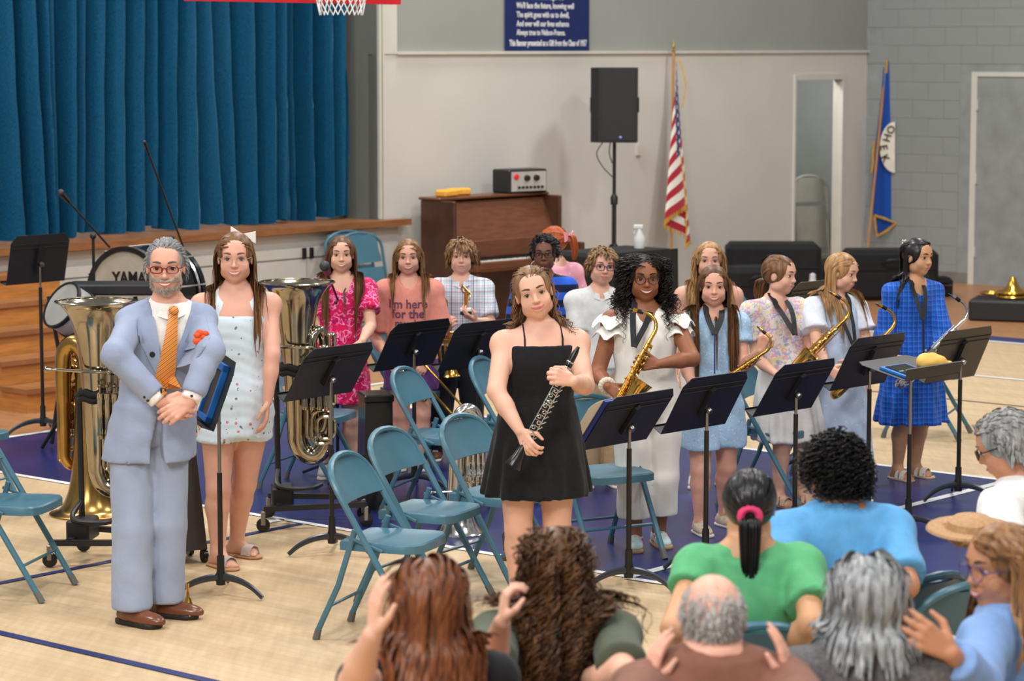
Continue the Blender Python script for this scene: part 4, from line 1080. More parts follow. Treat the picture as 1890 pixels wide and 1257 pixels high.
def finish(fg, skinmat, smile=.6, open_=True, iris=None, brow=(60, 42, 30), lips=None, tone=(200, 120, 110), eyes=True, browt=1.0, h=.0145):
    vs, qs = grow(fg.body, h, None, fg.fine); fg.bodyobj = obj('body', arr_mesh('body', vs, qs), fg.root, skinmat)
    if not eyes: return
    H, hh, A = fg.H, fg.hh, fg.hA; fwd = A[1]; hp = fg.headprims
    iris = iris or M_iris; mlip = mat('lips_%d_%d_%d' % tone, tone, .4); mbrow = mat('brow_%d_%d_%d' % brow, brow, .8)
    for s in (-1, 1):
        p = surf(hp, [H(s * .148, .7, .012)], -fwd)[0]; c = p - fwd * .030 * hh
        m = MB(); m.lathe([(max(1e-4, .056 * math.sin(t)), .056 * math.cos(t)) for t in np.linspace(0, PI * .6, 9)], 14, ax=(A[0], A[2] * .56, A[1]))
        m.v = [tuple(c + np.array(q) * hh) for q in m.v]; e = m.build('eye', M_eyew, fg.root)
        m = MB(); m.lathe([(1e-4, .0605), (.018, .0595), (.031, .0545), (.034, .048)], 12, ax=(A[0], A[2] * .85, A[1])); m.v = [tuple(c + np.array(q) * hh) for q in m.v]; m.build('iris', iris, e)
        lid = [c + hh * (A[0] * x + A[2] * (.030 * (1 - (x / .066) ** 2) + .0) + A[1] * (.058 - .9 * x * x * 4)) for x in np.linspace(-.066, .066, 9)]
        MB().tube(lid, [.004 * hh * 1.6] * 9, 6).build('eyelid', M_lash, fg.root)
        xs = np.linspace(.065, .225, 8) * s; bz = .125 + .022 * np.sin((np.abs(xs) - .065) / .16 * PI * .8)
        q = surf(hp, [H(x, .75, z) for x, z in zip(xs, bz)], -fwd) + fwd * .003 * hh
        MB().tube(q, np.array([.012, .017, .018, .018, .016, .013, .010, .005]) * hh * browt, 6, flat=1).build('eyebrow', mbrow, fg.root)
    w = .095 + .05 * smile; xs = np.linspace(-w, w, 13); cz = smile * .055 * (xs / w) ** 2
    up = -.262 + cz + .010 * (1 - np.abs(xs / w)); gap = (.052 if open_ else .012) * (1 - (xs / w) ** 2); lo_ = up - gap - .008
    su = surf(hp, [H(x, .75, z) for x, z in zip(xs, up)], -fwd) + fwd * .004 * hh; sl = surf(hp, [H(x, .75, z) for x, z in zip(xs, lo_)], -fwd) + fwd * .003 * hh
    pr = np.array([.006, .010, .013, .0145, .0155, .016, .015, .016, .0155, .0145, .013, .010, .006]) * hh
    m = MB(); m.tube(su, pr * .8, 6); m.tube(sl, pr, 6); m.build('lips', mlip, fg.root)
    if open_:
        G = [su - fwd * .004 * hh, (su + sl) / 2 + fwd * .004 * hh, sl - fwd * .004 * hh]; MB().grid(G, 0, .004 * hh).build('teeth', M_teeth, fg.root)
def glasses(fg, m, shape='round', rr=(.105, .095), tube=.009, name='glasses', z0=.005):
    H, hh, A = fg.H, fg.hh, fg.hA; q = MB(); fy = .455
    n = 20
    for s in (-1, 1):
        pts = []
        for k in range(n):
            a = 2 * PI * k / n; ex = 2.0 if shape == 'round' else .7
            cx, cz = math.cos(a), math.sin(a)
            if shape != 'round': cx = math.copysign(abs(cx) ** .6, cx); cz = math.copysign(abs(cz) ** .6, cz)
            pts.append(H(s * .15 + rr[0] * cx, fy - .25 * (s * .15 + rr[0] * cx) ** 2, z0 + rr[1] * cz))
        q.tube(pts, tube * hh, 6, True)
        q.tube([H(s * (.15 + rr[0]), fy - .02, z0 + .02), H(s * .335, .25, .03), H(s * .365, -.06, .03)], tube * hh, 6)
    q.tube([H(-.15 + rr[0], fy, z0 + .02), H(0, fy + .012, z0 + .035), H(.15 - rr[0], fy, z0 + .02)], tube * hh, 6)
    q.build(name, m, fg.root)
def hair(fg, m, n=240, length=.4, style='part', vol=.012, curl=0.0, freq=30., r=.0065, tie=None, tail=None, M=22, capz=.30, stiff=.55, seed=1, hl=.30, partx=0.0, back=.25, capvol=.03, wave=.0, name='hair', face=.27, temple=.02, nape=-.30, rough=1.0, lenvar=.15, flat=True, fmax=.13, front=.35):
    if curl > .007: flat = False; n = int(n * 1.6); r = r * .62; stiff = stiff * .75; M = min(M, 26)
    else: n = int(n * 1.6); stiff = stiff * .55; M = min(M, 16); r = r * .88
    hl = hl - .065
    rng = np.random.default_rng(seed); H, hh, A = fg.H, fg.hh, fg.hA
    hp = fg.headprims
    # roots over the scalp
    R_ = []
    while len(R_) < n:
        d = rng.normal(size=3); d /= np.linalg.norm(d); p = V(0, -.05, .11) + d * V(.345, .425, .395)
        x, f, z = p
        lim = hl if f > .22 else (temple + (hl - temple) * max(0, f) / .22 if f > 0 else nape + (temple - nape) * max(0, 1 + f / .3))
        if z < lim: continue
        R_.append(p)
    R_ = np.array(R_); side = np.where(R_[:, 0] - partx >= 0, 1.0, -1.0)
    P = H(0, 0, 0) + hh * (R_ @ A); outn = ((R_ - V(0, -.05, .11)) / V(.345, .425, .395) ** 2) @ A; outn /= np.linalg.norm(outn, axis=1)[:, None]
    if style == 'part': D = (side[:, None] * A[0] - back * A[1] + .0 * A[2])
    elif style == 'back': D = np.tile(-A[1], (n, 1)) + .25 * side[:, None] * A[0]
    elif style == 'fringe': D = np.tile(A[1] * .8, (n, 1)) + (rng.normal(0, .3, n) + .35)[:, None] * A[0]
    elif style == 'spiky': D = outn + .5 * rng.normal(size=(n, 3))
    elif style == 'side': D = np.tile(A[0] * (1 if partx <= 0 else -1), (n, 1)) - .4 * A[1]
    elif style == 'down': D = np.tile(-A[2], (n, 1)) - .2 * A[1]
    else: D = np.tile(-A[1], (n, 1))
    if tie is not None: tp = H(*tie); D = tp - P
    D = D / (np.linalg.norm(D, axis=1)[:, None] + 1e-9); D = D - (D * outn).sum(1)[:, None] * outn * (1 if style != 'spiky' else 0) + outn * .08 + rng.normal(0, .06, (n, 3)); D /= np.linalg.norm(D, axis=1)[:, None]
    Ln = length * (1 + lenvar * rng.normal(size=n)).clip(.5, 1.4); seg = Ln / (M - 1); off = (.007 + (vol + .006) * rng.random(n) ** 1.2)
    blo = fg.hc - V(.34, .34, .30 + (length if tie is None else .05)); bhi = fg.hc + V(.34, .34, .24)
    GB_ = GridSdf(fg.body + fg.cloth, blo, bhi); GH_ = GridSdf(hp, fg.hc - V(.24, .24, .26), fg.hc + V(.24, .24, .24), .009); pts = [P + outn * off[:, None] * .3]; p = pts[0]; tied = np.zeros(n, bool)
    grav = V(0, 0, -1); wph = rng.uniform(0, 6.28, n)
    for i in range(M - 1):
        if tie is not None:
            to = tp - p; dist = np.linalg.norm(to, axis=1); Dn = to / (dist[:, None] + 1e-6); lf = ((p - H(0, 0, 0)) @ A[1]) / hh; fw = np.clip((lf + .15) / .25, 0, 1)[:, None]; Dn = Dn * (1 - .75 * fw) + (-A[1] * .95 + A[2] * .25) * .75 * fw; D = .4 * D + .6 * Dn; seg_i = np.minimum(seg, np.maximum(dist * .5, .002))
        else:
            if style in ('part', 'back', 'side', 'down'):
                lz = ((p - H(0, 0, 0)) @ A[2]) / hh; g = (.04 + .80 * np.clip((.30 - lz) / .34, 0, 1))[:, None]
            else: g = (1 - stiff) * min(1, .15 + 2.0 * i / M)
            D = D * (1 - g) + grav * g; seg_i = seg
        if style == 'part' and front:
            lz = ((p - H(0, 0, 0)) @ A[2]) / hh; fb = (R_[:, 1] > -.12) & (lz < -.34) & (lz > -1.0); D = D + (fb * front)[:, None] * A[1]
        if wave: D = D + wave * np.sin(wph + i * .9)[:, None] * A[0]
        D /= np.linalg.norm(D, axis=1)[:, None] + 1e-9; p = p + D * seg_i[:, None]
        for _ in range(2):
            oi = off * (.3 + .7 * min(1, 2.5 * i / M)); d, gr = GB_(p); p = p + gr * np.maximum(oi - d, 0)[:, None]
        if style in ('part', 'back', 'side', 'down') and tie is None:
            lz = ((p - H(0, 0, 0)) @ A[2]) / hh; up_ = lz > -.12
            if up_.any():
                q_ = p[up_]; d, gr = GH_(q_); ex = np.clip(d - oi[up_], 0, .05) * .85; p = p.copy(); p[up_] = q_ - gr * ex[:, None]
        if style in ('part', 'side', 'down') and face:
            lc = (p - H(0, 0, 0)) @ A.T / hh; fm = (lc[:, 1] > .05) & (lc[:, 2] < .27) & (lc[:, 2] > -.75) & (np.abs(lc[:, 0]) < face)
            if fm.any():
                sx = np.where(fm, np.where(lc[:, 0] - partx * .5 >= 0, 1, -1), 0); mv = (face - np.abs(lc[:, 0])) * fm; p = p + (sx * np.maximum(mv, 0) * hh)[:, None] * A[0]
        if fmax and style in ('part', 'down'):
            lc = (p - H(0, 0, 0)) @ A.T / hh; ex = np.where((lc[:, 2] < .24) & (lc[:, 2] > -.42), np.maximum(lc[:, 1] - fmax, 0), 0); p = p - (ex * hh)[:, None] * A[1]
        if style == 'back' and tie is None:
            lc = (p - H(0, 0, 0)) @ A.T / hh; ex = np.where(lc[:, 2] < .14, np.maximum(lc[:, 1] + .02, 0), 0) * min(1, i / 3); p = p - (ex * hh)[:, None] * A[1]
        D = p - pts[-1]; D /= np.linalg.norm(D, axis=1)[:, None] + 1e-9
        pts.append(p)
    S = np.stack(pts, 1)
    if curl:
        s = np.linspace(0, 1, M); ph = rng.uniform(0, 6.28, n)[:, None] + freq * s[None] * (1 + .2 * rng.normal(size=(n, 1))); amp = curl * np.clip(s * 3, 0, 1)[None] * (.6 + .8 * rng.random((n, 1)))
        a = np.tile(A[0], (n, M, 1)); bdir = np.tile(A[1], (n, M, 1)); S = S + (amp * np.cos(ph))[..., None] * a + (amp * np.sin(ph))[..., None] * bdir
    VS, QS = ribbons(S, r * 2.6 * (.7 + .6 * rng.random(n)), H(0, -.1, .0), V(0, 0, 1)) if flat else strands(S, r * (.7 + .6 * rng.random(n)))
    AV, AQ = [VS], [QS]; nv = len(VS)
    if tail is not None:                       # ponytail: (end point offset list in head units), n strands
        path = spline([tp] + [H(*q) for q in tail[0]], M); k = tail[1]; rad = tail[2]
        a = rng.uniform(0, 6.28, k); q = np.sqrt(rng.random(k)) * rad; sM = np.linspace(0, 1, M); wd = np.clip(.35 + 2.2 * sM, 0, 1) * (1 - .5 * sM ** 3)
        S2 = path[None] + (q[:, None] * wd[None] * np.cos(a)[:, None])[..., None] * A[0] + (q[:, None] * wd[None] * np.sin(a)[:, None])[..., None] * A[1]
        if len(tail) > 3: ph = rng.uniform(0, 6.28, k)[:, None] + 20 * sM[None]; S2 = S2 + (tail[3] * sM * np.sin(ph))[..., None] * A[0]
        v2, q2 = strands(S2, r * .7 * (.8 + .5 * rng.random(k))); AV.append(v2); AQ.append(q2 + nv); nv += len(v2)
    # scalp cap under the strands
    C = [ell(H(0, -.055, .115), V(.34, .42, .39) * hh + min(capvol, .03) * .4, A, .01)]
    C.append(ell(H(0, .40, -.10 + (hl - .30)), V(.30, .32, .42) * hh, A, .02, 's')); C.append(ell(H(0, .1, -.62), V(.5, .55, .42) * hh, A, .03, 's'))
    for s in (-1, 1): C.append(ell(H(s * .37, -.0, -.06), V(.07, .11, .15) * hh, A, .01, 's'))
    v3, q3 = grow(C, .0055); AV.append(v3); AQ.append(q3 + nv)
    fg.hair = obj(name, arr_mesh(name, np.vstack(AV), np.vstack(AQ)), fg.root, m); return fg.hair
# ------------------------------------------------------------------ clothes
def g_torso(fg, t0, t1, inf, k=.02, pleat=None, extra=None, waist=None):
    T = np.array([t for t in np.linspace(t0, t1, 14)]); rx = np.interp(T, fg.T, fg.RX) + inf; ry = np.interp(T, fg.T, fg.RY) + inf
    if waist is not None: rx = np.maximum(rx, waist[0]); ry = np.maximum(ry, waist[1])
    c = np.array([fg.spine(t) for t in T]); z = fg.zt(T)
    return loft(z, c[:, 0], c[:, 1], rx, ry, fg.L, fg.F, k, pleat)
def g_skirt(fg, t_top, zh, r0, r1, ry1=None, pleat=None, k=.015, bulge=0.0):
    zt = fg.zt(t_top); s = np.linspace(0, 1, 10); z = zt + (zh - zt) * s; sh = s ** .75; ry1 = ry1 or r1 * .85
    rx = r0[0] + (r1 - r0[0]) * sh + bulge * np.sin(s * PI); ry = r0[1] + (ry1 - r0[1]) * sh + bulge * np.sin(s * PI); c = np.array([fg.spine(t_top * (1 - q)) for q in s])
    return loft(z, c[:, 0], c[:, 1], rx, ry, fg.L, fg.F, k, pleat)
def g_sleeve(fg, nm, end, i0, i1, k=.02):     # end 0..1 upper arm, 1..2 forearm
    J, Ht = fg.J, fg.Ht; sh, el, wr = J['sh' + nm], J['el' + nm], J['wr' + nm]; out = [ell(sh, V(1, 1, 1) * (.033 * Ht + i0), None, .03)]
    if end <= 1:
        e = sh + (el - sh) * end; d = nrm(el - sh); out.append(cap(sh, e + d * .03, .0285 * Ht + i0, .0265 * Ht + i1, k, cut=(e, d)))
    else:
        e = el + (wr - el) * (end - 1); d = nrm(wr - el); out.append(cap(sh, el, .0285 * Ht + i0, .026 * Ht + (i0 + i1) / 2, k)); out.append(cap(el, e + d * .03, .026 * Ht + (i0 + i1) / 2, .018 * Ht + i1, k, cut=(e, d)))
    return out
def g_yoke(fg, inf): return cap(np.append(fg.neckxy, fg.zs + .008 * fg.Ht), fg.J['shR'], .031 * fg.Ht + inf, .029 * fg.Ht + inf, .05), cap(np.append(fg.neckxy, fg.zs + .008 * fg.Ht), fg.J['shL'], .031 * fg.Ht + inf, .029 * fg.Ht + inf, .05)
def g_leg(fg, nm, zend, i0, i1, k=.012):
    J, Ht = fg.J, fg.Ht; hip, kn, an = J['hip' + nm], J['kn' + nm], J['an' + nm]
    if zend < kn[2]:
        t = (kn[2] - zend) / (kn[2] - an[2]); e = kn + (an - kn) * min(t, 1.15); return [cap(hip, kn, .058 * Ht + i0, .042 * Ht + (i0 + i1) / 2, k), cap(kn, e - V(0, 0, .05), .042 * Ht + (i0 + i1) / 2, .034 * Ht + i1, k, cut=(np.array([0, 0, zend]), V(0, 0, -1)))]
    t = (hip[2] - zend) / (hip[2] - kn[2]); e = hip + (kn - hip) * t; return [cap(hip, e, .058 * Ht + i0, .050 * Ht + i1, k, cut=(np.array([0, 0, zend]), V(0, 0, -1)))]
def neckcut(fg, w, d, dep=.10, k=.012):       # scoop the neckline: half width, drop below the shoulder line
    c = np.append(fg.neckxy, fg.zs + .05 * fg.Ht) + fg.F * dep * .45
    return ell(c, (w, dep + .02, .05 * fg.Ht + d), np.stack([fg.L, fg.F, V(0, 0, 1)]), k, 's')
def wrinkle(amp=.003, s=22., seed=0.0, dirn=(1, 1, .6)):
    a = np.array(dirn)
    def fn(P, Fv):
        x, y, z = P.T * s; return Fv + amp * (np.sin(x * 1.1 * a[0] + 2.1 * np.sin(z * .7 + seed)) * np.cos(y * .9 * a[1] + seed) + .6 * np.sin(z * 1.9 * a[2] + x * .7 + 1.7 * np.sin(y + x * .5 + seed)))
    return fn
def garment(fg, name, prims, m, h=.0095, post=None, add=True, label=None, top=None):
    h *= 1.22
    flat = []
    for p in prims: flat += list(p) if isinstance(p, (list, tuple)) else [p]
    vs, qs = grow(flat, h, post); o = obj(name, arr_mesh(name, vs, qs), fg.root, m)
    if label: o['label'] = label
    if add: fg.cloth += flat
    return o
def shoe(fg, nm, kind, m, sole, strap=None):
    J, Ht = fg.J, fg.Ht; an, fd = J['an' + nm], J['fd' + nm]; g = V(an[0], an[1], 0); sd = V(-fd[1], fd[0], 0); u = V(0, 0, 1); k = Ht / 1.45
    heel = g - fd * .035 * k; toe = g + fd * .122 * k
    zs = .022 * k if kind != 'sandal' else .014 * k
    S = [cap(heel + u * .012, toe - fd * .02 * k + u * .012, .038 * k, .0435 * k, .02, cut=(u * zs, u))]
    vs, qs = grow(S, .009, lambda P, Fv: np.maximum(Fv, -P[:, 2])); 
    root = fg.root
    if kind in ('sneaker', 'dress'):
        hi = .075 * k if kind == 'sneaker' else .06 * k
        A = np.stack([sd, fd, u]); long = .02 * k if kind == 'dress' else 0
        C = [cap(heel + u * .035 * k, g + fd * .02 * k + u * .04 * k, .033 * k, .034 * k, .02), ell(g + fd * (.070 * k + long / 2) + u * .026 * k, V(.041 * k, .070 * k + long, .034 * k), A, .03), cap(g + u * .05 * k, g + fd * .06 * k + u * .03 * k, .034 * k, .03 * k, .02), cap(g + u * .03 * k - fd * .008, g + u * (hi + .03) - fd * .012, .036 * k, .036 * k, .02, cut=(g + u * hi, u))]
        C[3].k = .015
        v2, q2 = grow(C, .0085, lambda P, Fv: np.maximum(Fv, zs * .8 - P[:, 2])); o = obj('shoe', arr_mesh('shoe', v2, q2), root, m)
        if kind == 'sneaker':
            lc = MB()
            for i in range(4):
                c = g + fd * (.03 + .014 * i) * k; pp = [c + sd * x * k + u * .2 for x in np.linspace(-.018, .018, 5)]; pp = surf(C, pp, -u) + u * .002; lc.tube(pp, .003, 5)
            lc.build('lace', mat('lace_white', (228, 228, 224), .8), o)
    else:
        o = obj('shoe', arr_mesh('shoe', vs, qs), root, sole); ms = m; st = MB()
        for i, (f0, wdt) in enumerate(strap or ((.075, .02), (.03, .012))):
            c = g + fd * f0 * k; pp = surf(fg.body, [c + sd * x * k + u * .075 * k for x in np.linspace(-.034, .034, 9)], -u) + u * .003; pp[:, 2] = np.clip(pp[:, 2], zs, .06 * k); pp[0][2] = zs; pp[-1][2] = zs; a = pp - fd * wdt * k; b_ = pp + fd * wdt * k; st.grid([a, pp + u * .002, b_], 0, .004)
        rng_ = [an - u * .0 + (sd * math.cos(t) + fd * math.sin(t)) * .030 * k * 1.05 for t in np.linspace(0, 2 * PI, 17)[:-1]]
        if len(strap or (1, 2)) < 3 and kind == 'sandal' and (strap is None or len(strap) == 2): st.tube([p + u * .012 for p in rng_], .005, 6, True)
        st.build('strap', ms, o); return o
    obj('sole', arr_mesh('sole', vs, qs), o, sole); return o

def collar(f, m, inf=.012, open_=.02, h=.03):
    for s in (-1, 1):
        G = []
        for t in np.linspace(0, 1, 8):
            a = s * (PI * .95 * (1 - t) + .16 * t); c = np.append(f.neckxy, f.zs + .028 * f.Ht) ; d = f.L * math.sin(a) + f.F * math.cos(a); rr = .036 * f.Ht + .006
            z = .012 - .030 * t ** 2 * f.Ht / 1.4 * 1.2; top = c + d * rr + V(0, 0, z + .012); bot = c + d * (rr + .022 + .012 * t) + V(0, 0, z - h + .004 * (1 - t)) + f.F * .012 * t
            G.append([top, (top + bot) / 2 + d * .006, bot])
        MB().grid(G, 0, .004).build('collar', m, f.root)
# ================================================================== the people
SK = {'fair': skin('skin_fair', (226, 176, 152)), 'rosy': skin('skin_rosy', (222, 168, 146)), 'tan': skin('skin_tan', (196, 140, 108)), 'brown': skin('skin_brown', (150, 96, 68)), 'dark': skin('skin_dark', (120, 78, 58)), 'warm': skin('skin_warm', (206, 156, 118))}
def cloth(name, c, rough=.8, var=.08, scale=30, bump=.15, bscale=120, sheen=.1): return mat(name, c, rough, 0, var, scale, bump, bscale, .25, sheen)
# ---- conductor
def seersucker(name, c1, c2):
    nt = NT(name); v = nt.coord(); w = nt.new('ShaderNodeTexWave', bands_direction='X'); w.inputs['Scale'].default_value = 95; w.inputs['Distortion'].default_value = .6; nt.link(v, w.inputs['Vector'])
    n = nt.noise(v, 7, 4); c = nt.mix(w.outputs['Fac'], lin(c1), lin(c2)); c = nt.mix(.35, c, nt.ramp(n, [(.3, lin((136, 148, 174))), (.7, lin((166, 176, 196)))]))
    nt.bump(nt.noise(v, 30, 4), .25, .01); return put(nt, c, .8, 0, .2, .1)
M_suit = seersucker('seersucker_blue', (138, 150, 178), (154, 165, 190)); M_trous = seersucker('linen_pale_blue', (150, 161, 184), (165, 174, 195))
M_shirt = cloth('shirt_white', (236, 232, 226)); M_tie = None
def conductor():
    f = person('man in pale blue suit with orange tie, hands clasped, grey beard', (280, 1133), 1.73, (306, 492), hh=.240, yaw=18, hyaw=4, hpitch=4, adult=True, female=False, girth=.95, sw=.90,
        arms={'R': ((214, 655), (296, 742), dict(dir=(.86, -.15, -.35), pn=(.2, .9, .1), curl=.38)), 'L': ((388, 648), (350, 742), dict(dir=(-.75, -.35, -.45), pn=(-.1, .9, -.2), curl=.45))},
        feet={'R': (243, 1152), 'L': (303, 1138)}, footyaw=62, tone='tan')
    J = f.J; Ht = f.Ht
    shirt = [g_torso(f, .3, 1.04, .010), g_yoke(f, .008)] + g_sleeve(f, 'R', 1.97, .01, .012) + g_sleeve(f, 'L', 1.97, .01, .012)
    nk = np.append(f.neckxy, f.zs + .02); shirt.append(cap(nk, nk + V(0, 0, .045) + f.F * .008, .078, .071, .02, cut=(nk + V(0, 0, .05) + f.F * .0, nrm(V(0, 0, 1) + f.F * .55))))
    garment(f, 'shirt', shirt, M_shirt, .008); collar(f, M_shirt, h=.04)
    tr = [g_torso(f, -.02, .40, .016)] + g_leg(f, 'R', .07, .004, .034) + g_leg(f, 'L', .07, .004, .034)
    garment(f, 'trousers', tr, M_trous, .0095, wrinkle(.0018, 21, 1.0, (.9, .9, 1.1)))
    jk = [g_torso(f, .06, 1.05, .024, .02), g_yoke(f, .016)] + g_sleeve(f, 'R', 1.86, .014, .022) + g_sleeve(f, 'L', 1.86, .014, .022)
    zb = f.zt(.06); jk.append(g_skirt(f, .30, f.zt(-.13), (np.interp(.3, f.T, f.RX) + .034, np.interp(.3, f.T, f.RY) + .034), .218, .192))
    # the open V and the parted fronts
    bt = f.zt(.45); ctr = lambda z: f.spine((z - f.zc) / (f.zs - f.zc))
    def opening(P, Fv):
        q = P[:, :2] - (f.pelxy[None] + (f.neckxy - f.pelxy)[None] * np.clip((P[:, 2] - f.zc) / (f.zs - f.zc), 0, 1.1)[:, None])
        l = q @ f.L[:2]; fr = q @ f.F[:2]; z = P[:, 2]
        w = np.where(z > bt, (z - bt) / (f.zs - bt) * .085, (bt - z) * .10)
        d = np.maximum(np.abs(l - .005) - w, -fr); return np.maximum(wrinkle(.003, 24, 2.0, (.7, .7, 1.3))(P, Fv), -d)
    garment(f, 'jacket', jk, M_suit, .0085, opening)
    allp = f.cloth; fr = -f.F
    def frontpts(lz): return surf(allp, [np.append(f.spine((z - f.zc) / (f.zs - f.zc)), z) + f.L * l + f.F * .4 for l, z in lz], fr)
    def frontpt(l, z, off=.0): return frontpts([(l, z)])[0] + f.F * off
    # lapels: two folded flaps
    for s in (-1, 1):
        G = []
        for t in np.linspace(0, 1, 9):
            z = bt + (f.zs - .01 - bt) * t; inn = .005 + s * ((z - bt) / (f.zs - bt) * .085); wdt = .004 + .085 * min(1, t * 1.3) * (1 if t < .8 else 1 - (t - .8) * 1.2)
            G += [(inn + s * (wdt * q), z, .006 + .008 * (1 - q)) for q in (0, .25, .5, .75, 1)]
        pt = frontpts([g[:2] for g in G]) + np.array([g[2] for g in G])[:, None] * f.F; G = pt.reshape(9, 5, 3)
        MB().grid(G, 0, .005).build('lapel', M_suit, f.root)
    # tie: knot and striped blade
    nt = NT('tie_orange'); v = nt.coord((1, 1, 1), (0, math.radians(38), 0)); w = nt.new('ShaderNodeTexWave', bands_direction='Z'); w.inputs['Scale'].default_value = 20; nt.link(v, w.inputs['Vector'])
    put(nt, nt.ramp(w.outputs['Fac'], [(.0, lin((196, 120, 40))), (.35, lin((226, 158, 70))), (.55, lin((232, 190, 110))), (.8, lin((190, 96, 44)))]), .4, 0, .4)
    zt, zb = f.zs + .012, f.zt(.43); G = []
    for t in np.linspace(0, 1, 14):
        z = zt + (zb - zt) * t; w_ = .018 + .026 * min(1, t * 1.2) ; G += [(.006 + x * w_, z, .012 + .004 * (1 - x * x)) for x in (-1, -.5, 0, .5, 1)]
    G = (frontpts([g[:2] for g in G]) + np.array([g[2] for g in G])[:, None] * f.F).reshape(14, 5, 3)
    MB().grid(G, 0, .006).build('tie', nt.m, f.root)
    kp = frontpt(.006, zt + .004, .018); MB().ball(kp, .024, 10, sc=(1.0, .8, .95)).build('tie_knot', nt.m, f.root)
    for z, l in ((f.zt(.70), -.066), (f.zt(.46), -.032)):
        p = frontpt(l, z, .014); MB().lathe([(.001, .006), (.012, .005), (.014, 0), (.012, -.012)], 12, p, ax=(f.L, V(0, 0, 1), f.F)).build('button', M_black, f.root)
    p = frontpt(.120, f.zt(.84), .006); q = MB(); rg = np.random.default_rng(2)
    for k in range(14): c = p + V(rg.uniform(-.024, .024), rg.uniform(-.008, .008), rg.uniform(-.026, .028)); q.ball(c, rg.uniform(.010, .020), 6, sc=(1.1, .5, .9))
    q.build('pocket_square', mat('pocket_orange', (226, 84, 24), .6), f.root)
    for nm in 'RL':
        d = nrm(J['wr' + nm] - J['el' + nm]); c = J['el' + nm] + (J['wr' + nm] - J['el' + nm]) * .80
        q_ = surf(f.cloth, [c - d * .022 * k + V(-.01, -.2, -.03) for k in range(2)], V(0, 1, 0))
        for k in range(2): MB().ball(q_[k], .0065, 8, sc=(1, .5, 1)).build('cuff_button', M_black, f.root)
        shoe(f, nm, 'dress', mat('brown_leather', (110, 62, 36), .25, 0, .2, 12, spec=.6), mat('shoe_sole_black', (30, 26, 24), .6))
    finish(f, SK['rosy'], .5, True, M_iris, (90, 84, 78), tone=(190, 110, 100), browt=1.1)
    H, hh, A = f.H, f.hh, f.hA; hp = f.headprims
    # beard and moustache: short strands
    rg = np.random.default_rng(5); n = 520; P = []; 
    while len(P) < n:
        x = rg.uniform(-.29, .29); z = rg.uniform(-.47, .0)
        if abs(x) < .2 and z > -.33: continue
        if z > -.12 and abs(x) < .255: continue
        if abs(x) > .23 or z < -.33: P.append((x, z))
    P = np.array(P); S0 = surf(hp, [H(x, .8 if abs(x) < .22 else .3, z) for x, z in P], -A[1]); ok = np.abs(sdf(hp, S0)) < .004; S0 = S0[ok]; n = len(S0); nn = sgrad(hp, S0)
    S = np.stack([S0 + (nn * .3 - A[2] * .9 + rg.normal(0, .2, (n, 3))) * .012 * t for t in np.linspace(0, 1, 4)], 1)
    mx = np.concatenate([rg.uniform(.0, .16, 130), -rg.uniform(0, .16, 130)]); mz = -.215 - .12 * np.abs(mx) + rg.uniform(-.018, .018, 260)
    S1 = surf(hp, [H(x, .8, z) for x, z in zip(mx, mz)], -A[1]); n1 = sgrad(hp, S1); sg = np.sign(mx)[:, None]
    St = np.stack([S1 + (n1 * .35 + sg * A[0] * 1.0 + A[2] * (.1 + 1.2 * t * np.abs(mx)[:, None] * 4)) * .026 * t for t in np.linspace(0, 1, 4)], 1)
    v1, q1 = strands(S, .0016 * np.ones(len(S)), 3); v2, q2 = strands(St, .0022 * np.ones(260), 3)
    obj('beard', arr_mesh('beard', np.vstack([v1, v2]), np.vstack([q1, q2 + len(v1)])), f.root, hairmat('beard_grey', (150, 140, 130), (214, 206, 196)))
    hair(f, hairmat('hair_steel', (78, 80, 82), (168, 168, 168)), 760, .042, 'back', .004, 0, 0, .0030, M=7, stiff=.6, hl=.40, partx=-.12, capvol=.01, temple=-.05, nape=-.22, face=0)
    glasses(f, mat('glasses_red', (120, 22, 26), .3), 'rect', (.108, .062), .012)
    return f
CON = conductor()
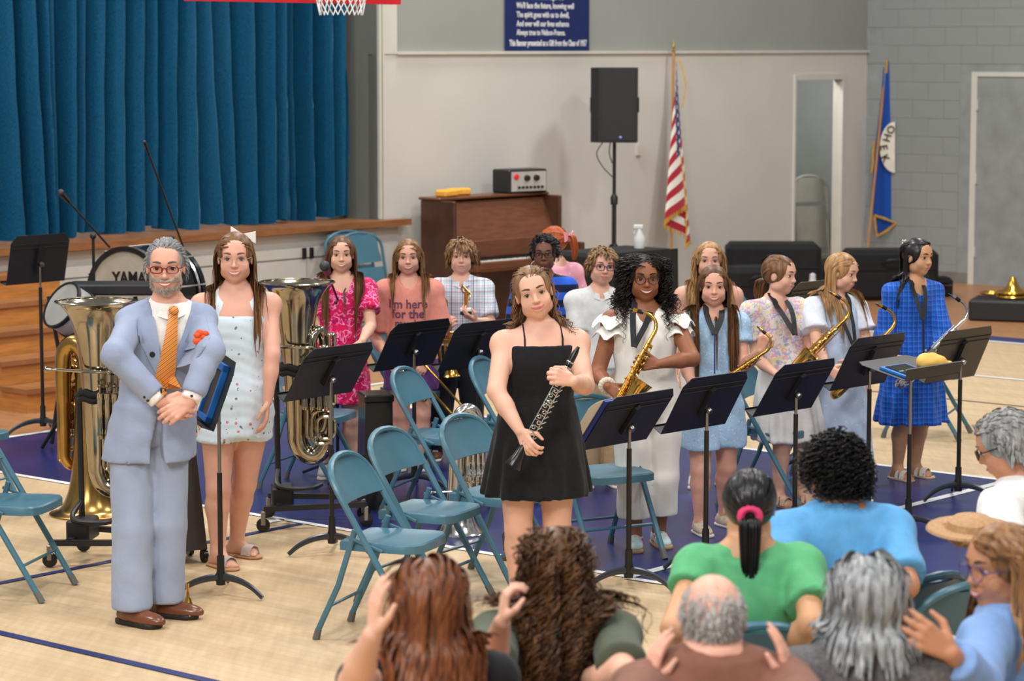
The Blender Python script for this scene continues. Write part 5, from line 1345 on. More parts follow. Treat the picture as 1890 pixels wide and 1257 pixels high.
def girl_black():
    f = person('girl in black sleeveless dress holding a clarinet, curls tied back', (990, 1124), 1.59, (985, 541), hh=.232, yaw=10, hyaw=2, hpitch=0, hroll=15, girth=1.18, sw=1.03,
        arms={'R': ((916, 722), (960, 796), dict(dir=(.45, -.45, -.75), pn=(.5, .8, .0), curl=.55)), 'L': ((1080, 712), (1058, 704, 1), dict(dir=(-.75, -.3, .25), pn=(-.2, .75, -.2), curl=.8))}, tone='fair')
    md = cloth('dress_black', (20, 20, 22), .85, .2, 40, .4, 160)
    pr = [g_torso(f, .0, .93, .010), g_skirt(f, .46, f.rel(990, 912)[2], (np.interp(.46, f.T, f.RX) + .012, np.interp(.46, f.T, f.RY) + .012), .25, .20, (9, .06, f.zt(.4), 1.0))]
    garment(f, 'dress', pr, md, .009, wrinkle(.0016, 40, 0, (2, 2, .2)))
    for s in (-1, 1):
        pts = [np.append(f.spine(a), f.zt(a)) + f.L * s * .088 + f.F * (.3 if q > 0 else -.3) for a, q in ((.92, 1), (.96, 1), (1.0, 1))] + [np.append(f.spine(1.0), f.zs + .075) + f.L * s * .085]
        st = list(surf(f.body, pts[:3], -f.F) + f.F * .004) + list(surf(f.body, [pts[3]], V(0, 0, -1)) + V(0, 0, .004)) + list(surf(f.body, [np.append(f.spine(a), f.zt(a)) + f.L * s * .085 - f.F * .3 for a in (.98, .88, .78)], f.F) - f.F * .004)
        MB().tube(spline(st, 20), .004, 6).build('strap', md, f.root)
    for nm in 'RL': shoe(f, nm, 'sandal', mat('sandal_black', (40, 36, 34), .5), mat('sandal_sole', (150, 110, 80), .6))
    finish(f, SK['fair'], .75, False, M_iris, (86, 60, 44), tone=(204, 110, 112))
    hm = hairmat('hair_light_brown', (84, 58, 38), (160, 120, 82))
    hair(f, hm, 320, .33, 'back', .020, .0085, 26, .0052, stiff=.5, hl=.36, seed=3, temple=.08)
    return f
GB = girl_black()
def plaid(name, base, lines, sc=(1, 1, 1), rot=0.0):
    nt = NT(name); v = nt.coord((1, 1, 1), (0, 0, rot)); sp = nt.new('ShaderNodeSeparateXYZ'); nt.link(v, sp.inputs[0]); col = None
    cur = lin(base)
    for axis, per, wid, off, c, op in lines:
        src = sp.outputs[2] if axis == 'z' else sp.outputs[0]
        t = nt.math('FRACT', nt.math('ADD', nt.math('MULTIPLY', src, 1.0 / per), off)); f = nt.math('MULTIPLY', nt.math('LESS_THAN', t, wid), op); cur = nt.mix(f, cur, lin(c))
    nt.bump(nt.noise(v, 60, 3), .12, .005); return put(nt, cur, .8, 0, .2, .1)
def blots(name, base, spots, scale=30, thr=.35, bump=.15):    # scattered printed motifs
    nt = NT(name); v = nt.coord(); cur = lin(base)
    for i, (c, sc, th, dist) in enumerate(spots):
        n = nt.noise(v, 9 + 3 * i, 2, 1); w = nt.new('ShaderNodeVectorMath', operation='MULTIPLY_ADD'); nt.link(n, w.inputs[0]); w.inputs[1].default_value = (dist,) * 3; nt.link(v, w.inputs[2])
        vo = nt.new('ShaderNodeTexVoronoi'); vo.inputs['Scale'].default_value = sc; nt.link(w.outputs[0], vo.inputs['Vector']); cur = nt.mix(nt.math('LESS_THAN', vo.outputs['Distance'], th), cur, lin(c))
    nt.bump(nt.noise(v, 50, 3), bump, .006); return put(nt, cur, .8, 0, .2, .1)
def squiggle(name, base, layers):
    nt = NT(name); v = nt.coord(); cur = lin(base)
    for i, (c, sc, lo, hi) in enumerate(layers):
        w = nt.coord((1, 1, 1), (0, 0, 0), (i * 3.7, i, i * 1.3)); f = nt.noise(w, sc, 1); cur = nt.mix(nt.math('MULTIPLY', nt.math('GREATER_THAN', f, lo), nt.math('LESS_THAN', f, hi)), cur, lin(c))
    nt.bump(nt.noise(v, 50, 3), .15, .006); return put(nt, cur, .8, 0, .2, .1)
def zstripe(name, a, b, per, off=0.0):
    nt = NT(name); v = nt.coord(); sp = nt.new('ShaderNodeSeparateXYZ'); nt.link(v, sp.inputs[0]); t = nt.math('FRACT', nt.math('ADD', nt.math('MULTIPLY', sp.outputs[2], 1 / per), off))
    return put(nt, nt.mix(nt.math('LESS_THAN', t, .5), lin(a), lin(b)), .8, 0, .2, .1)
def top_(f, t0, t1, inf, sl, s0, s1, neck, m, name='shirt', pleat=None, wr=.003, seed=0., hem=None, yk=None):
    pr = [g_torso(f, t0, t1, inf)] + (list(g_yoke(f, yk if yk is not None else inf * .8)) if sl > 0 or yk else [])
    for nm in 'RL':
        if sl > 0: pr += g_sleeve(f, nm, sl, s0, s1)
    if hem: pr.append(g_skirt(f, hem[0], hem[1], (np.interp(hem[0], f.T, f.RX) + inf, np.interp(hem[0], f.T, f.RY) + inf), hem[2], hem[3] if len(hem) > 3 else None, pleat))
    if neck: pr.append(neckcut(f, *neck))
    return garment(f, name, pr, m, .0095, wrinkle(wr, 26, seed) if wr else None)
def shorts(f, zend, i0, i1, m, name='shorts', t1=.44, inf=.010):
    return garment(f, name, [g_torso(f, -.03, t1, inf)] + g_leg(f, 'R', zend, i0, i1) + g_leg(f, 'L', zend, i0, i1), m, .0095, wrinkle(.003, 24, 2.))
def zpx(f, px, py): return f.rel(px, py)[2]
def ribbon(f, path, w, m, name='neck_strap', off=.004, side=None):
    G = []
    P = np.array(path)
    T = np.gradient(P, axis=0); T /= np.linalg.norm(T, axis=1)[:, None] + 1e-9
    for p, t in zip(P, T): s = nrm(np.cross(t, f.F + V(0, 0, .2))) * w / 2; G.append([p - s, p, p + s])
    return MB().grid(G, 0, .002).build(name, m, f.root)
def neckstrap(f, hook, m1, w=.03):            # sax strap: two bands from the neck to a hook
    allp = f.body + f.cloth
    for s in (-1, 1):
        a = np.append(f.neckxy, f.zs + .055 * f.Ht) + f.L * s * .034 * f.Ht - f.F * .01; pts = spline([a, a * .55 + hook * .45 + f.L * s * .01 + f.F * .03, hook], 14)
        d = sdf(allp, pts); pts = pts + f.F * np.maximum(.006 - d, 0)[:, None]
        for _ in range(6): d = sdf(allp, pts); pts = pts + f.F * np.maximum(.006 - d, 0)[:, None]
        pts = np.array(pts); ribbon(f, pts, w, m1)
M_strapk = mat('strap_black', (24, 24, 26), .7); M_glk = mat('glasses_black', (28, 24, 24), .3); M_glc = mat('glasses_clear', (200, 170, 150), .3); M_gln = mat('glasses_navy', (36, 42, 78), .3)
M_sole = mat('gum_sole', (196, 156, 110), .6); M_solew = mat('white_sole', (220, 214, 204), .6)
HB = hairmat('hair_brown', (60, 38, 24), (122, 84, 54)); HD = hairmat('hair_dark', (16, 13, 12), (44, 36, 32)); HL = hairmat('hair_golden', (120, 84, 50), (196, 152, 100)); HM = hairmat('hair_chestnut', (74, 48, 30), (140, 98, 62)); HK = hairmat('hair_black', (12, 11, 12), (40, 38, 40), .3); HR = hairmat('hair_red', (140, 60, 24), (196, 100, 50)); HS = hairmat('hair_sandy', (86, 60, 36), (160, 118, 74))
# ---- girl in pale floral romper
def p_floral():
    f = person('girl in pale floral romper with white hair bow, behind the conductor', (420, 1040), 1.62, (434, 476), hh=.236, yaw=8, hyaw=3, hpitch=2, girth=1.08, hipx=.05,
        arms={'L': ((503, 655), (494, 742, 0), dict(dir=(-.1, -.1, -1), pn=(-1, 0, 0), curl=.3))}, feet={'R': (403, 1046), 'L': (437, 1026)}, footyaw=48)
    m = blots('romper_floral', (214, 228, 238), [((120, 130, 120), 17, .13, .05), ((206, 130, 130), 15, .12, .02), ((96, 106, 100), 26, .09, .08)])
    hem = zpx(f, 440, 812)
    pr = [g_torso(f, -.02, .86, .010)] + g_leg(f, 'R', hem, .014, .03) + g_leg(f, 'L', hem, .014, .03) + [g_skirt(f, .30, hem + .02, (np.interp(.3, f.T, f.RX) + .012, np.interp(.3, f.T, f.RY) + .012), .165, .14, (11, .04, f.zt(.3), .5))]
    garment(f, 'romper', pr, m, .009, wrinkle(.0025, 34, .4, (.5, .5, 1.8)))
    for s in (-1, 1):
        fr = surf(f.body, [np.append(f.spine(a), f.zt(a)) + f.L * s * x + f.F * .3 for a, x in ((.80, .10), (.9, .098), (.98, .085))], -f.F) + f.F * .006; tp = surf(f.body, [np.append(f.spine(1), f.zs + .075) + f.L * s * .086], V(0, 0, -1)) + V(0, 0, .006); bk = surf(f.body, [np.append(f.spine(a), f.zt(a)) + f.L * s * .09 - f.F * .3 for a in (.97, .85)], f.F) - f.F * .006
        ribbon(f, spline(list(fr) + list(tp) + list(bk), 16), .04, m, 'strap')
    for nm in 'RL': shoe(f, nm, 'sandal', mat('sandal_white', (232, 226, 216), .5), mat('sandal_cork', (190, 140, 100), .7), ((.08, .026),) * 3)
    finish(f, SK['rosy'], .8, True, M_iris2, (110, 80, 60), tone=(206, 116, 112))
    hair(f, HM, 260, .46, 'part', .014, .004, 9, .006, back=.9, stiff=.5, seed=11)
    q = MB(); c = f.H(.16, -.25, .46)
    for s in (-1, 1): G = [[c + f.hh * (f.hA[0] * (s * .26 * u) + f.hA[2] * ((.03 + .10 * u) * v - .05 * s * u) + f.hA[1] * (.04 * math.sin(u * 3))) for v in (-1, -.3, .3, 1)] for u in np.linspace(.03, 1, 6)]; q.grid(G, 0, .006)
    q.build('hair_bow', mat('bow_white', (236, 232, 224), .7), f.root)
    glasses(f, M_glc, 'round', (.115, .095), .005)
    p_ = surf(f.body, [np.append(f.spine(.97), f.zt(.97)) + f.L * x + f.F * .3 for x in np.linspace(-.05, .05, 9)], -f.F)
p_floral()
def p_magenta():
    f = person('girl in magenta patterned dress behind the silver tuba', (625, 880), 1.45, (630, 470), hh=.205, yaw=6, hyaw=4, hpitch=0, arms={'R': ((590, 610), (606, 655), dict(dir=(.5, -.3, -.6), pn=(0, 1, 0), curl=.4)), 'L': ((684, 602), (668, 630, 1), dict(dir=(-.1, -.55, -.6), pn=(-.3, .7, -.4), curl=.5))})
    m = squiggle('dress_magenta', (212, 22, 84), [((236, 150, 190), 26, .53, .60), ((228, 96, 160), 34, .36, .43), ((170, 14, 84), 22, .62, .72)])
    hem = zpx(f, 630, 741)
    pr = [g_torso(f, .1, 1.0, .012), g_yoke(f, .008), g_skirt(f, .5, hem, (np.interp(.5, f.T, f.RX) + .012, np.interp(.5, f.T, f.RY) + .012), .20, .16, (9, .06, f.zt(.5), 2.)), neckcut(f, .062, .055)]
    for nm in 'RL': pr += g_sleeve(f, nm, .62, .018, .045)
    garment(f, 'dress', pr, m, .009, wrinkle(.003, 30, .7))
    for nm in 'RL': shoe(f, nm, 'sneaker', mat('sneaker_grey', (180, 176, 172), .6), M_solew)
    finish(f, SK['fair'], .7, True, M_iris, (80, 56, 40)); hair(f, HB, 280, .44, 'part', .009, 0, 0, .0055, stiff=.42, back=.1, seed=12)
p_magenta()
def p_tee():
    f = person('girl in salmon pink lettered tee shirt behind a music stand', (760, 866), 1.41, (754, 475), hh=.204, yaw=4, hyaw=0, arms={'R': ((692, 622), (718, 662), dict(dir=(.5, -.3, -.7), pn=(.3, .8, 0), curl=.5)), 'L': ((815, 612), (786, 664), dict(dir=(-.3, -.4, -.7), pn=(-.3, .8, 0), curl=.7))}, feet={'R': (741, 866), 'L': (778, 866)})
    m = cloth('tee_salmon', (216, 138, 122))
    o = top_(f, -.03, 1.03, .020, .88, .024, .036, (.055, .012), m, 'tee_shirt', hem=(.5, f.zt(.05), .165, .13)); shorts(f, .50, .016, .03, cloth('shorts_purple', (92, 54, 116)))
    for nm in 'RL': shoe(f, nm, 'sneaker', mat('sneaker_silver', (196, 196, 198), .3, .6), M_solew)
    finish(f, SK['rosy'], .6, True, M_iris, (86, 62, 44)); hair(f, HS, 250, .30, 'part', .009, .003, 6, .0055, stiff=.42, back=.15, seed=13)
    mt = mat('tee_ink_purple', (104, 56, 84), .8)
    for i, (txt, y) in enumerate((("I'm here", 566), ('for the', 584), ('music', 602))):
        me = text_mesh(txt, .075, .0, 'CENTER', .0015); a = f.rel(754, y)
        co = np.array([a + V(v.co.x * .95, -.4, v.co.y) for v in me.vertices]); co = surf(f.cloth, co, V(0, 1, 0)) + V(0, -.004, 0)
        for v, c in zip(me.vertices, co): v.co = c
        obj('lettering', me, f.root, mt)
    return f
TG = p_tee()
def p_plaidboy():
    f = person('boy in pale plaid shirt holding a trumpet and a small trophy', (840, 846), 1.38, (851, 474), hh=.204, yaw=2, hyaw=2, hpitch=-2, girth=.98, arms={'R': ((806, 598), (824, 612, 1), dict(dir=(.25, -.35, .55), pn=(.5, .7, 0), curl=.75)), 'L': ((906, 598), (879, 592, 1), dict(dir=(-.75, -.2, .45), pn=(-.3, .2, .9), curl=.45))}, feet={'R': (806, 848), 'L': (876, 843)}, hipx=.02)
    m = plaid('shirt_plaid', (222, 226, 232), [('x', .034, .30, 0, (150, 186, 206), .55), ('z', .034, .30, .2, (150, 186, 206), .5), ('x', .034, .10, .5, (190, 110, 130), .7), ('z', .034, .10, .6, (190, 110, 130), .65), ('x', .068, .07, .3, (60, 70, 96), .7), ('z', .068, .07, .4, (60, 70, 96), .6)])
    top_(f, .12, 1.04, .016, .80, .022, .030, (.045, .01), m); collar(f, m)
    garment(f, 'trousers', [g_torso(f, -.03, .22, .014)] + g_leg(f, 'R', .07, .014, .02) + g_leg(f, 'L', .07, .014, .02), cloth('trousers_black', (26, 28, 36)))
    for nm in 'RL': shoe(f, nm, 'sneaker', mat('sneaker_brown', (96, 66, 48), .5), M_solew)
    finish(f, SK['fair'], .1, False, M_iris, (110, 80, 56)); hair(f, HS, 420, .065, 'fringe', .018, .002, 6, .0048, M=9, stiff=.5, hl=.38, seed=14, temple=.0, nape=-.22)
    return f
PB = p_plaidboy()
def p_stripe():
    f = person('boy with glasses in blue striped shirt behind the black dress', (1012, 860), 1.42, (1004, 469), hh=.203, yaw=2, hyaw=-2, girth=1.05)
    top_(f, .0, 1.04, .016, 1.9, .016, .014, (.05, .008), zstripe('shirt_stripe', (38, 92, 200), (18, 28, 60), .092, .15))
    garment(f, 'trousers', [g_torso(f, -.03, .22, .014)] + g_leg(f, 'R', .07, .014, .02) + g_leg(f, 'L', .07, .014, .02), cloth('trousers_charcoal', (40, 42, 50)))
    for nm in 'RL': shoe(f, nm, 'sneaker', mat('sneaker_navy', (40, 46, 70), .5), M_solew)
    finish(f, SK['dark'], .35, False, M_iris, (20, 16, 14), tone=(130, 76, 70)); hair(f, HK, 420, .05, 'side', .022, 0, 0, .0046, M=8, stiff=.9, hl=.36, seed=15, temple=.05, nape=-.12, face=0); glasses(f, M_glk, 'rect', (.115, .075), .011)
p_stripe()
def p_red():
    f = person('red haired child with pink bow facing the piano', (1022, 790), 1.34, (1020, 449), hh=.20, yaw=-150, hyaw=-115, hpitch=5)
    top_(f, -.05, 1.0, .012, .6, .016, .035, (.06, .02), blots('dress_pink', (230, 160, 176), [((240, 200, 210), 24, .16, .05)]), 'dress', (9, .05, 1.0, 0), hem=(.45, .45, .2)); 
    for nm in 'RL': shoe(f, nm, 'sneaker', mat('sneaker_white', (220, 218, 214), .6), M_solew)
    finish(f, SK['fair'], .2, False, M_iris, (150, 90, 60)); hair(f, HR, 220, .18, 'back', .012, 0, 0, .0055, tie=(0, -.52, .18), M=14, seed=16, hl=.33, tail=([(0, -.72, .2), (0, -.8, -.2), (0, -.75, -.6)], 40, .03))
    q = MB(); c = f.H(0, -.56, .2)
    for s in (-1, 1): G = [[c + f.hh * (f.hA[0] * (s * .34 * u) + f.hA[2] * ((.06 + .12 * u) * v) - f.hA[1] * (.04 + .06 * math.sin(u * 3))) for v in (-1, -.3, .3, 1)] for u in np.linspace(.03, 1, 6)]; q.grid(G, 0, .006)
    q.build('hair_bow', mat('bow_pink', (236, 150, 168), .7), f.root)
p_red()
def p_polo():
    f = person('boy with navy glasses in pale grey polo shirt', (1107, 897), 1.42, (1111, 492), hh=.206, yaw=8, hyaw=12, hroll=-4, arms={'R': ((1070, 630), (1078, 690, 0), dict(dir=(.1, -.2, -1), pn=(1, 0, 0), curl=.4)), 'L': ((1160, 640), (1150, 700, 0), dict(dir=(-.1, -.2, -1), pn=(-1, 0, 0), curl=.4))})
    m = cloth('polo_grey', (206, 206, 204)); top_(f, .0, 1.04, .018, .80, .020, .028, (.045, .01), m, 'polo_shirt', hem=(.4, f.zt(.12), .15, .125)); collar(f, m)
    garment(f, 'trousers', [g_torso(f, -.03, .2, .012)] + g_leg(f, 'R', .06, .014, .02) + g_leg(f, 'L', .06, .014, .02), cloth('khaki', (176, 150, 112)))
    for nm in 'RL': shoe(f, nm, 'sneaker', mat('sneaker_tan', (150, 120, 92), .6), M_solew)
    finish(f, SK['rosy'], .6, False, M_iris, (96, 70, 48)); hair(f, HS, 420, .045, 'fringe', .016, 0, 0, .0048, M=7, stiff=.6, hl=.38, seed=17, temple=.02, nape=-.15); glasses(f, M_gln, 'rect', (.11, .085), .010)
p_polo()
def p_white():
    f = person('girl in white ruffled jumpsuit with curly dark hair, holding a saxophone', (1192, 1008), 1.51, (1190, 514), hh=.222, yaw=6, hyaw=4, hpitch=0, girth=1.18, sw=1.03, arms={'R': ((1103, 688), (1122, 714, 1), dict(dir=(.75, -.4, -.45), pn=(-.1, .9, -.2), curl=.5)), 'L': ((1278, 662), (1216, 672, 1), dict(dir=(-.95, -.25, .05), pn=(-.1, .9, -.2), curl=.55))}, feet={'R': (1172, 1013), 'L': (1216, 1006)}, footyaw=5)
    m = cloth('jumpsuit_white', (238, 234, 226), .8, .02, 20, .05); hem = zpx(f, 1190, 950)
    pr = [g_torso(f, -.03, 1.03, .012), g_yoke(f, .010), neckcut(f, .055, .045)] + g_leg(f, 'R', hem, .012, .038) + g_leg(f, 'L', hem, .012, .038)
    garment(f, 'jumpsuit', pr, m, .009, wrinkle(.0018, 18, .2, (.6, .6, 1.0)))
    for s, nm in ((-1, 'R'), (1, 'L')):        # shoulder ruffles
        sh = f.J['sh' + nm]
        for k in range(2):
            G = []
            for t in np.linspace(0, 1, 22):
                a = -1.9 + 3.8 * t; rad = .055 + .0 * k; c = sh + V(0, 0, .012 - .055 * k) - f.L * s * .02; d = f.L * s * math.cos(a) + f.F * math.sin(a); wv = .012 * math.sin(t * 22 + k)
                G.append([c + d * rad + V(0, 0, .025), c + d * (rad + .035) + V(0, 0, .012 + wv), c + d * (rad + .065 + .01 * math.sin(t * 17)) + V(0, 0, -.025 + 1.6 * wv)])
            MB().grid(G, 0, .004).build('ruffle', m, f.root)
    mp = mat('stripe_pink', (220, 60, 130), .6)
    for nm in 'RL':
        an, fd = f.J['an' + nm], f.J['fd' + nm]; sdv = V(-fd[1], fd[0], 0); sh_ = shoe(f, nm, 'sneaker', mat('sneaker_mint', (206, 230, 226), .6), M_sole)
        for sg in (-1, 1):
            for k in range(3):
                c = V(an[0], an[1], 0) + fd * (.02 + .018 * k); MB().tube([c + sdv * sg * .043 + V(0, 0, .028), c + sdv * sg * .036 + fd * -.012 + V(0, 0, .062)], .004, 5).build('stripe', mp, sh_)
    wr = f.J['wrR']; d = nrm(wr - f.J['elR']); ax_ = axes(d, (0, -1, 0)); q = MB()
    for k in range(14): a = k * 2 * PI / 14; q.ball(wr - d * .02 + (ax_[0] * math.cos(a) + ax_[1] * math.sin(a)) * .030, .017, 8)
    q.build('scrunchie', mat('scrunchie_cream', (232, 218, 200), .8), f.root)
    finish(f, SK['brown'], .9, True, M_iris, (30, 20, 16), tone=(150, 70, 66))
    hair(f, HD, 480, .27, 'part', .050, .012, 40, .0050, stiff=.5, back=.25, seed=18, M=26, hl=.33, lenvar=.2, face=.25); glasses(f, mat('glasses_brown', (60, 40, 30), .3), 'round', (.118, .105), .010)
    neckstrap(f, f.rel(1170, 640, -.20), M_strapk)
    return f
GW = p_white()
def p_lace():
    f = person('girl in pale blue lace top and shorts, long straight hair', (1314, 979), 1.405, (1317, 528), hh=.203, yaw=6, hyaw=-2, hpitch=2, girth=1.05, arms={'R': ((1262, 668), (1280, 715, 1), dict(dir=(.3, -.3, -.8), pn=(.4, .8, 0), curl=.5)), 'L': ((1372, 678), (1403, 648, 1), dict(dir=(.25, -.2, .9), pn=(.3, .9, 0), curl=.75))}, feet={'R': (1292, 986), 'L': (1337, 972)}, footyaw=25)
    m = blots('lace_pale_blue', (164, 196, 226), [((196, 216, 236), 60, .25, .02), ((140, 178, 214), 44, .14, .03)], bump=.5); hem = zpx(f, 1310, 824)
    pr = [g_torso(f, .30, 1.05, .012), g_yoke(f, .010), neckcut(f, .05, .008)] 
    for nm in 'RL': pr += g_sleeve(f, nm, .45, .016, .034)
    garment(f, 'lace_top', pr, m, .009, wrinkle(.003, 40, 1.1)); shorts(f, hem, .018, .045, m, t1=.46)
    for nm in 'RL': shoe(f, nm, 'sneaker', mat('sneaker_beige', (206, 188, 160), .6, 0, .25, 60), M_solew)
    finish(f, SK['rosy'], .7, True, M_iris, (80, 56, 40)); hair(f, HB, 280, .50, 'part', .008, 0, 0, .0055, stiff=.42, back=.05, seed=19); neckstrap(f, f.rel(1319, 618, -.18), M_strapk); h0 = f.rel(1319, 618, -.2)
    MB().tube([h0, f.rel(1319, 690, -.22)], .004, 6).build('strap_cord', mat('cord_navy', (30, 50, 110), .6), f.root)
p_lace()
def p_fair():
    f = person('fair girl with long wavy hair in the back row', (1308, 898), 1.43, (1309, 481), hh=.204, yaw=0, hyaw=-2)
    pr = [g_torso(f, .0, .95, .012), g_skirt(f, .45, .55, (np.interp(.45, f.T, f.RX) + .012, np.interp(.45, f.T, f.RY) + .012), .2), neckcut(f, .07, .06)]; garment(f, 'dress', pr, cloth('dress_cream', (220, 214, 204)))
    for nm in 'RL': shoe(f, nm, 'sneaker', MATS['sneaker_white'], M_solew)
    finish(f, SK['rosy'], .5, False, M_iris, (120, 90, 60)); hair(f, HL, 280, .44, 'part', .016, .006, 12, .0055, stiff=.5, back=.1, seed=20)
p_fair()
def p_pastel():
    f = person('girl in pastel puff sleeve top and white skirt, low ponytail', (1456, 931), 1.41, (1440, 508), hh=.205, yaw=28, hyaw=58, hpitch=3, arms={'R': ((1396, 662), (1432, 690, 1), dict(dir=(.75, -.2, -.5), pn=(.1, .9, .2), curl=.5)), 'L': ((1498, 645), (1512, 672, 1), dict(dir=(-.4, -.35, -.2), pn=(-.2, .9, 0), curl=.7))}, feet={'R': (1437, 934), 'L': (1480, 930)}, footyaw=40)
    m = squiggle('pastel_print', (224, 212, 210), [((190, 170, 204), 26, .56, .66), ((222, 212, 150), 30, .58, .68), ((160, 176, 206), 36, .34, .42), ((224, 170, 172), 28, .36, .43)]); hem = zpx(f, 1440, 812); ms = cloth('skirt_white', (226, 224, 220), .85, .05, 30, .4, 40)
    pr = [g_torso(f, .25, 1.04, .014), g_yoke(f, .010), neckcut(f, .052, .05), g_skirt(f, .5, f.zt(.14), (np.interp(.5, f.T, f.RX) + .014, np.interp(.5, f.T, f.RY) + .014), .165, .14, (13, .05, f.zt(.5), 0))]
    for nm in 'RL': pr += g_sleeve(f, nm, .62, .030, .030)
    garment(f, 'blouse', pr, m, .009, wrinkle(.003, 36, .8)); garment(f, 'skirt', [g_skirt(f, .45, hem, (np.interp(.45, f.T, f.RX) + .006, np.interp(.45, f.T, f.RY) + .006), .215, .18, (10, .07, f.zt(.4), 1.3), bulge=.01)], ms)
    for nm in 'RL': shoe(f, nm, 'sandal', mat('sandal_beige', (206, 176, 146), .5), mat('sandal_sole', (150, 110, 80), .6))
    finish(f, SK['fair'], .45, False, M_iris, (84, 60, 44)); hair(f, HM, 260, .20, 'back', .008, 0, 0, .0055, tie=(0, -.44, -.12), M=14, seed=21, hl=.33, tail=([(0, -.58, -.25), (0, -.62, -.6), (0, -.52, -.95)], 90, .034, .006), temple=.06)
    q = MB(); c = f.H(0, -.47, -.13); q.tube([c + f.hh * (f.hA[0] * .08 * math.cos(t) + f.hA[2] * .08 * math.sin(t)) for t in np.linspace(0, 2 * PI, 13)[:-1]], .007, 6, True); q.build('hair_tie', mat('hair_tie_white', (220, 220, 220), .6), f.root)
    neckstrap(f, f.rel(1468, 618, -.2), M_strapk, .034)
p_pastel()
def p_paleblue():
    f = person('girl in pale blue cape sleeve dress looking to the right', (1556, 925), 1.41, (1554, 503), hh=.205, yaw=28, hyaw=58, hpitch=10, arms={'R': ((1508, 640), (1528, 680, 1), dict(dir=(.6, -.3, -.4), pn=(.1, .9, .2), curl=.5)), 'L': ((1602, 640), (1578, 676, 1), dict(dir=(-.7, -.3, -.2), pn=(-.1, .9, 0), curl=.5))})
    m = blots('dress_pale_blue', (184, 202, 228), [((222, 230, 242), 34, .14, .0)]); mw = cloth('cape_sheer_white', (220, 226, 238)); hem = zpx(f, 1555, 885)
    pr = [g_torso(f, .1, 1.03, .012), neckcut(f, .055, .03), g_skirt(f, .5, hem, (np.interp(.5, f.T, f.RX) + .014, np.interp(.5, f.T, f.RY) + .014), .19, .16, (8, .07, f.zt(.4), .3))]; garment(f, 'dress', pr, m, .0095, wrinkle(.002, 40, .3))
    pr = list(g_yoke(f, .016)) + [neckcut(f, .05, .02)]
    for nm in 'RL': pr += g_sleeve(f, nm, .60, .022, .050)
    garment(f, 'cape_sleeves', pr, mw, .0095, wrinkle(.004, 40, 1.2))
    for nm in 'RL': shoe(f, nm, 'sneaker', MATS['sneaker_white'], M_solew)
    finish(f, SK['fair'], .1, False, M_iris2, (140, 100, 70)); hair(f, HL, 290, .36, 'part', .012, .002, 5, .0055, stiff=.42, back=.9, seed=22, fmax=.05); neckstrap(f, f.rel(1580, 650, -.16), M_strapk, .024)
p_paleblue()
def p_plaiddress():
    f = person('girl in royal blue plaid dress with black hair, at the right end', (1672, 886), 1.44, (1694, 475), hh=.207, yaw=25, hyaw=42, hpitch=2, hipx=.03, arms={'R': ((1632, 620), (1648, 660, 1), dict(dir=(.5, -.4, -.5), pn=(.2, .9, 0), curl=.5)), 'L': ((1738, 606), (1730, 662, 1), dict(dir=(-.35, -.3, -.6), pn=(-.4, .8, 0), curl=.6))}, feet={'R': (1656, 885), 'L': (1688, 880)}, footyaw=40)
    m = plaid('dress_blue_plaid', (30, 96, 196), [('x', .03, .35, 0, (22, 66, 156), .6), ('z', .03, .35, .1, (22, 66, 156), .6), ('x', .03, .08, .6, (110, 150, 216), .5), ('z', .03, .08, .6, (110, 150, 216), .4)]); hem = zpx(f, 1672, 779)
    pr = [g_torso(f, .1, 1.03, .013), g_yoke(f, .010), neckcut(f, .06, .05), g_skirt(f, .5, hem, (np.interp(.5, f.T, f.RX) + .014, np.interp(.5, f.T, f.RY) + .014), .225, .185, (10, .07, f.zt(.5), .9))]
    for nm in 'RL': pr += g_sleeve(f, nm, 1.85, .014, .030)
    garment(f, 'dress', pr, m, .009, wrinkle(.003, 34, .6))
    for nm in 'RL': shoe(f, nm, 'sandal', mat('sandal_white', (232, 226, 216), .5), mat('sandal_sole2', (196, 170, 140), .6))
    finish(f, SK['warm'], .15, False, M_iris, (26, 20, 18)); hair(f, HK, 280, .34, 'back', .012, 0, 0, .0055, stiff=.5, seed=23, hl=.33, temple=.05)
    q = MB(); rg = np.random.default_rng(1); c = f.H(-.05, -.42, .38)
    for k in range(10): q.ball(c + f.hh * (f.hA[0] * rg.uniform(-.16, .16) + f.hA[2] * rg.uniform(-.06, .08) - f.hA[1] * .02), .006, 6)
    q.build('hair_clip', mat('clip_pearl', (226, 226, 226), .3), f.root); q = MB().tube(spline([f.H(-.2, -.40, .30), f.H(0, -.50, .42), f.H(.2, -.40, .30)], 9), .012, 6); q.build('claw_clip', M_black, f.root)
    neckstrap(f, f.rel(1704, 590, -.2), M_strapk, .03); MB().tube([f.rel(1704, 590, -.21), f.rel(1705, 655, -.23)], .007, 6).build('strap_cord', M_strapk, f.root)
p_plaiddress()
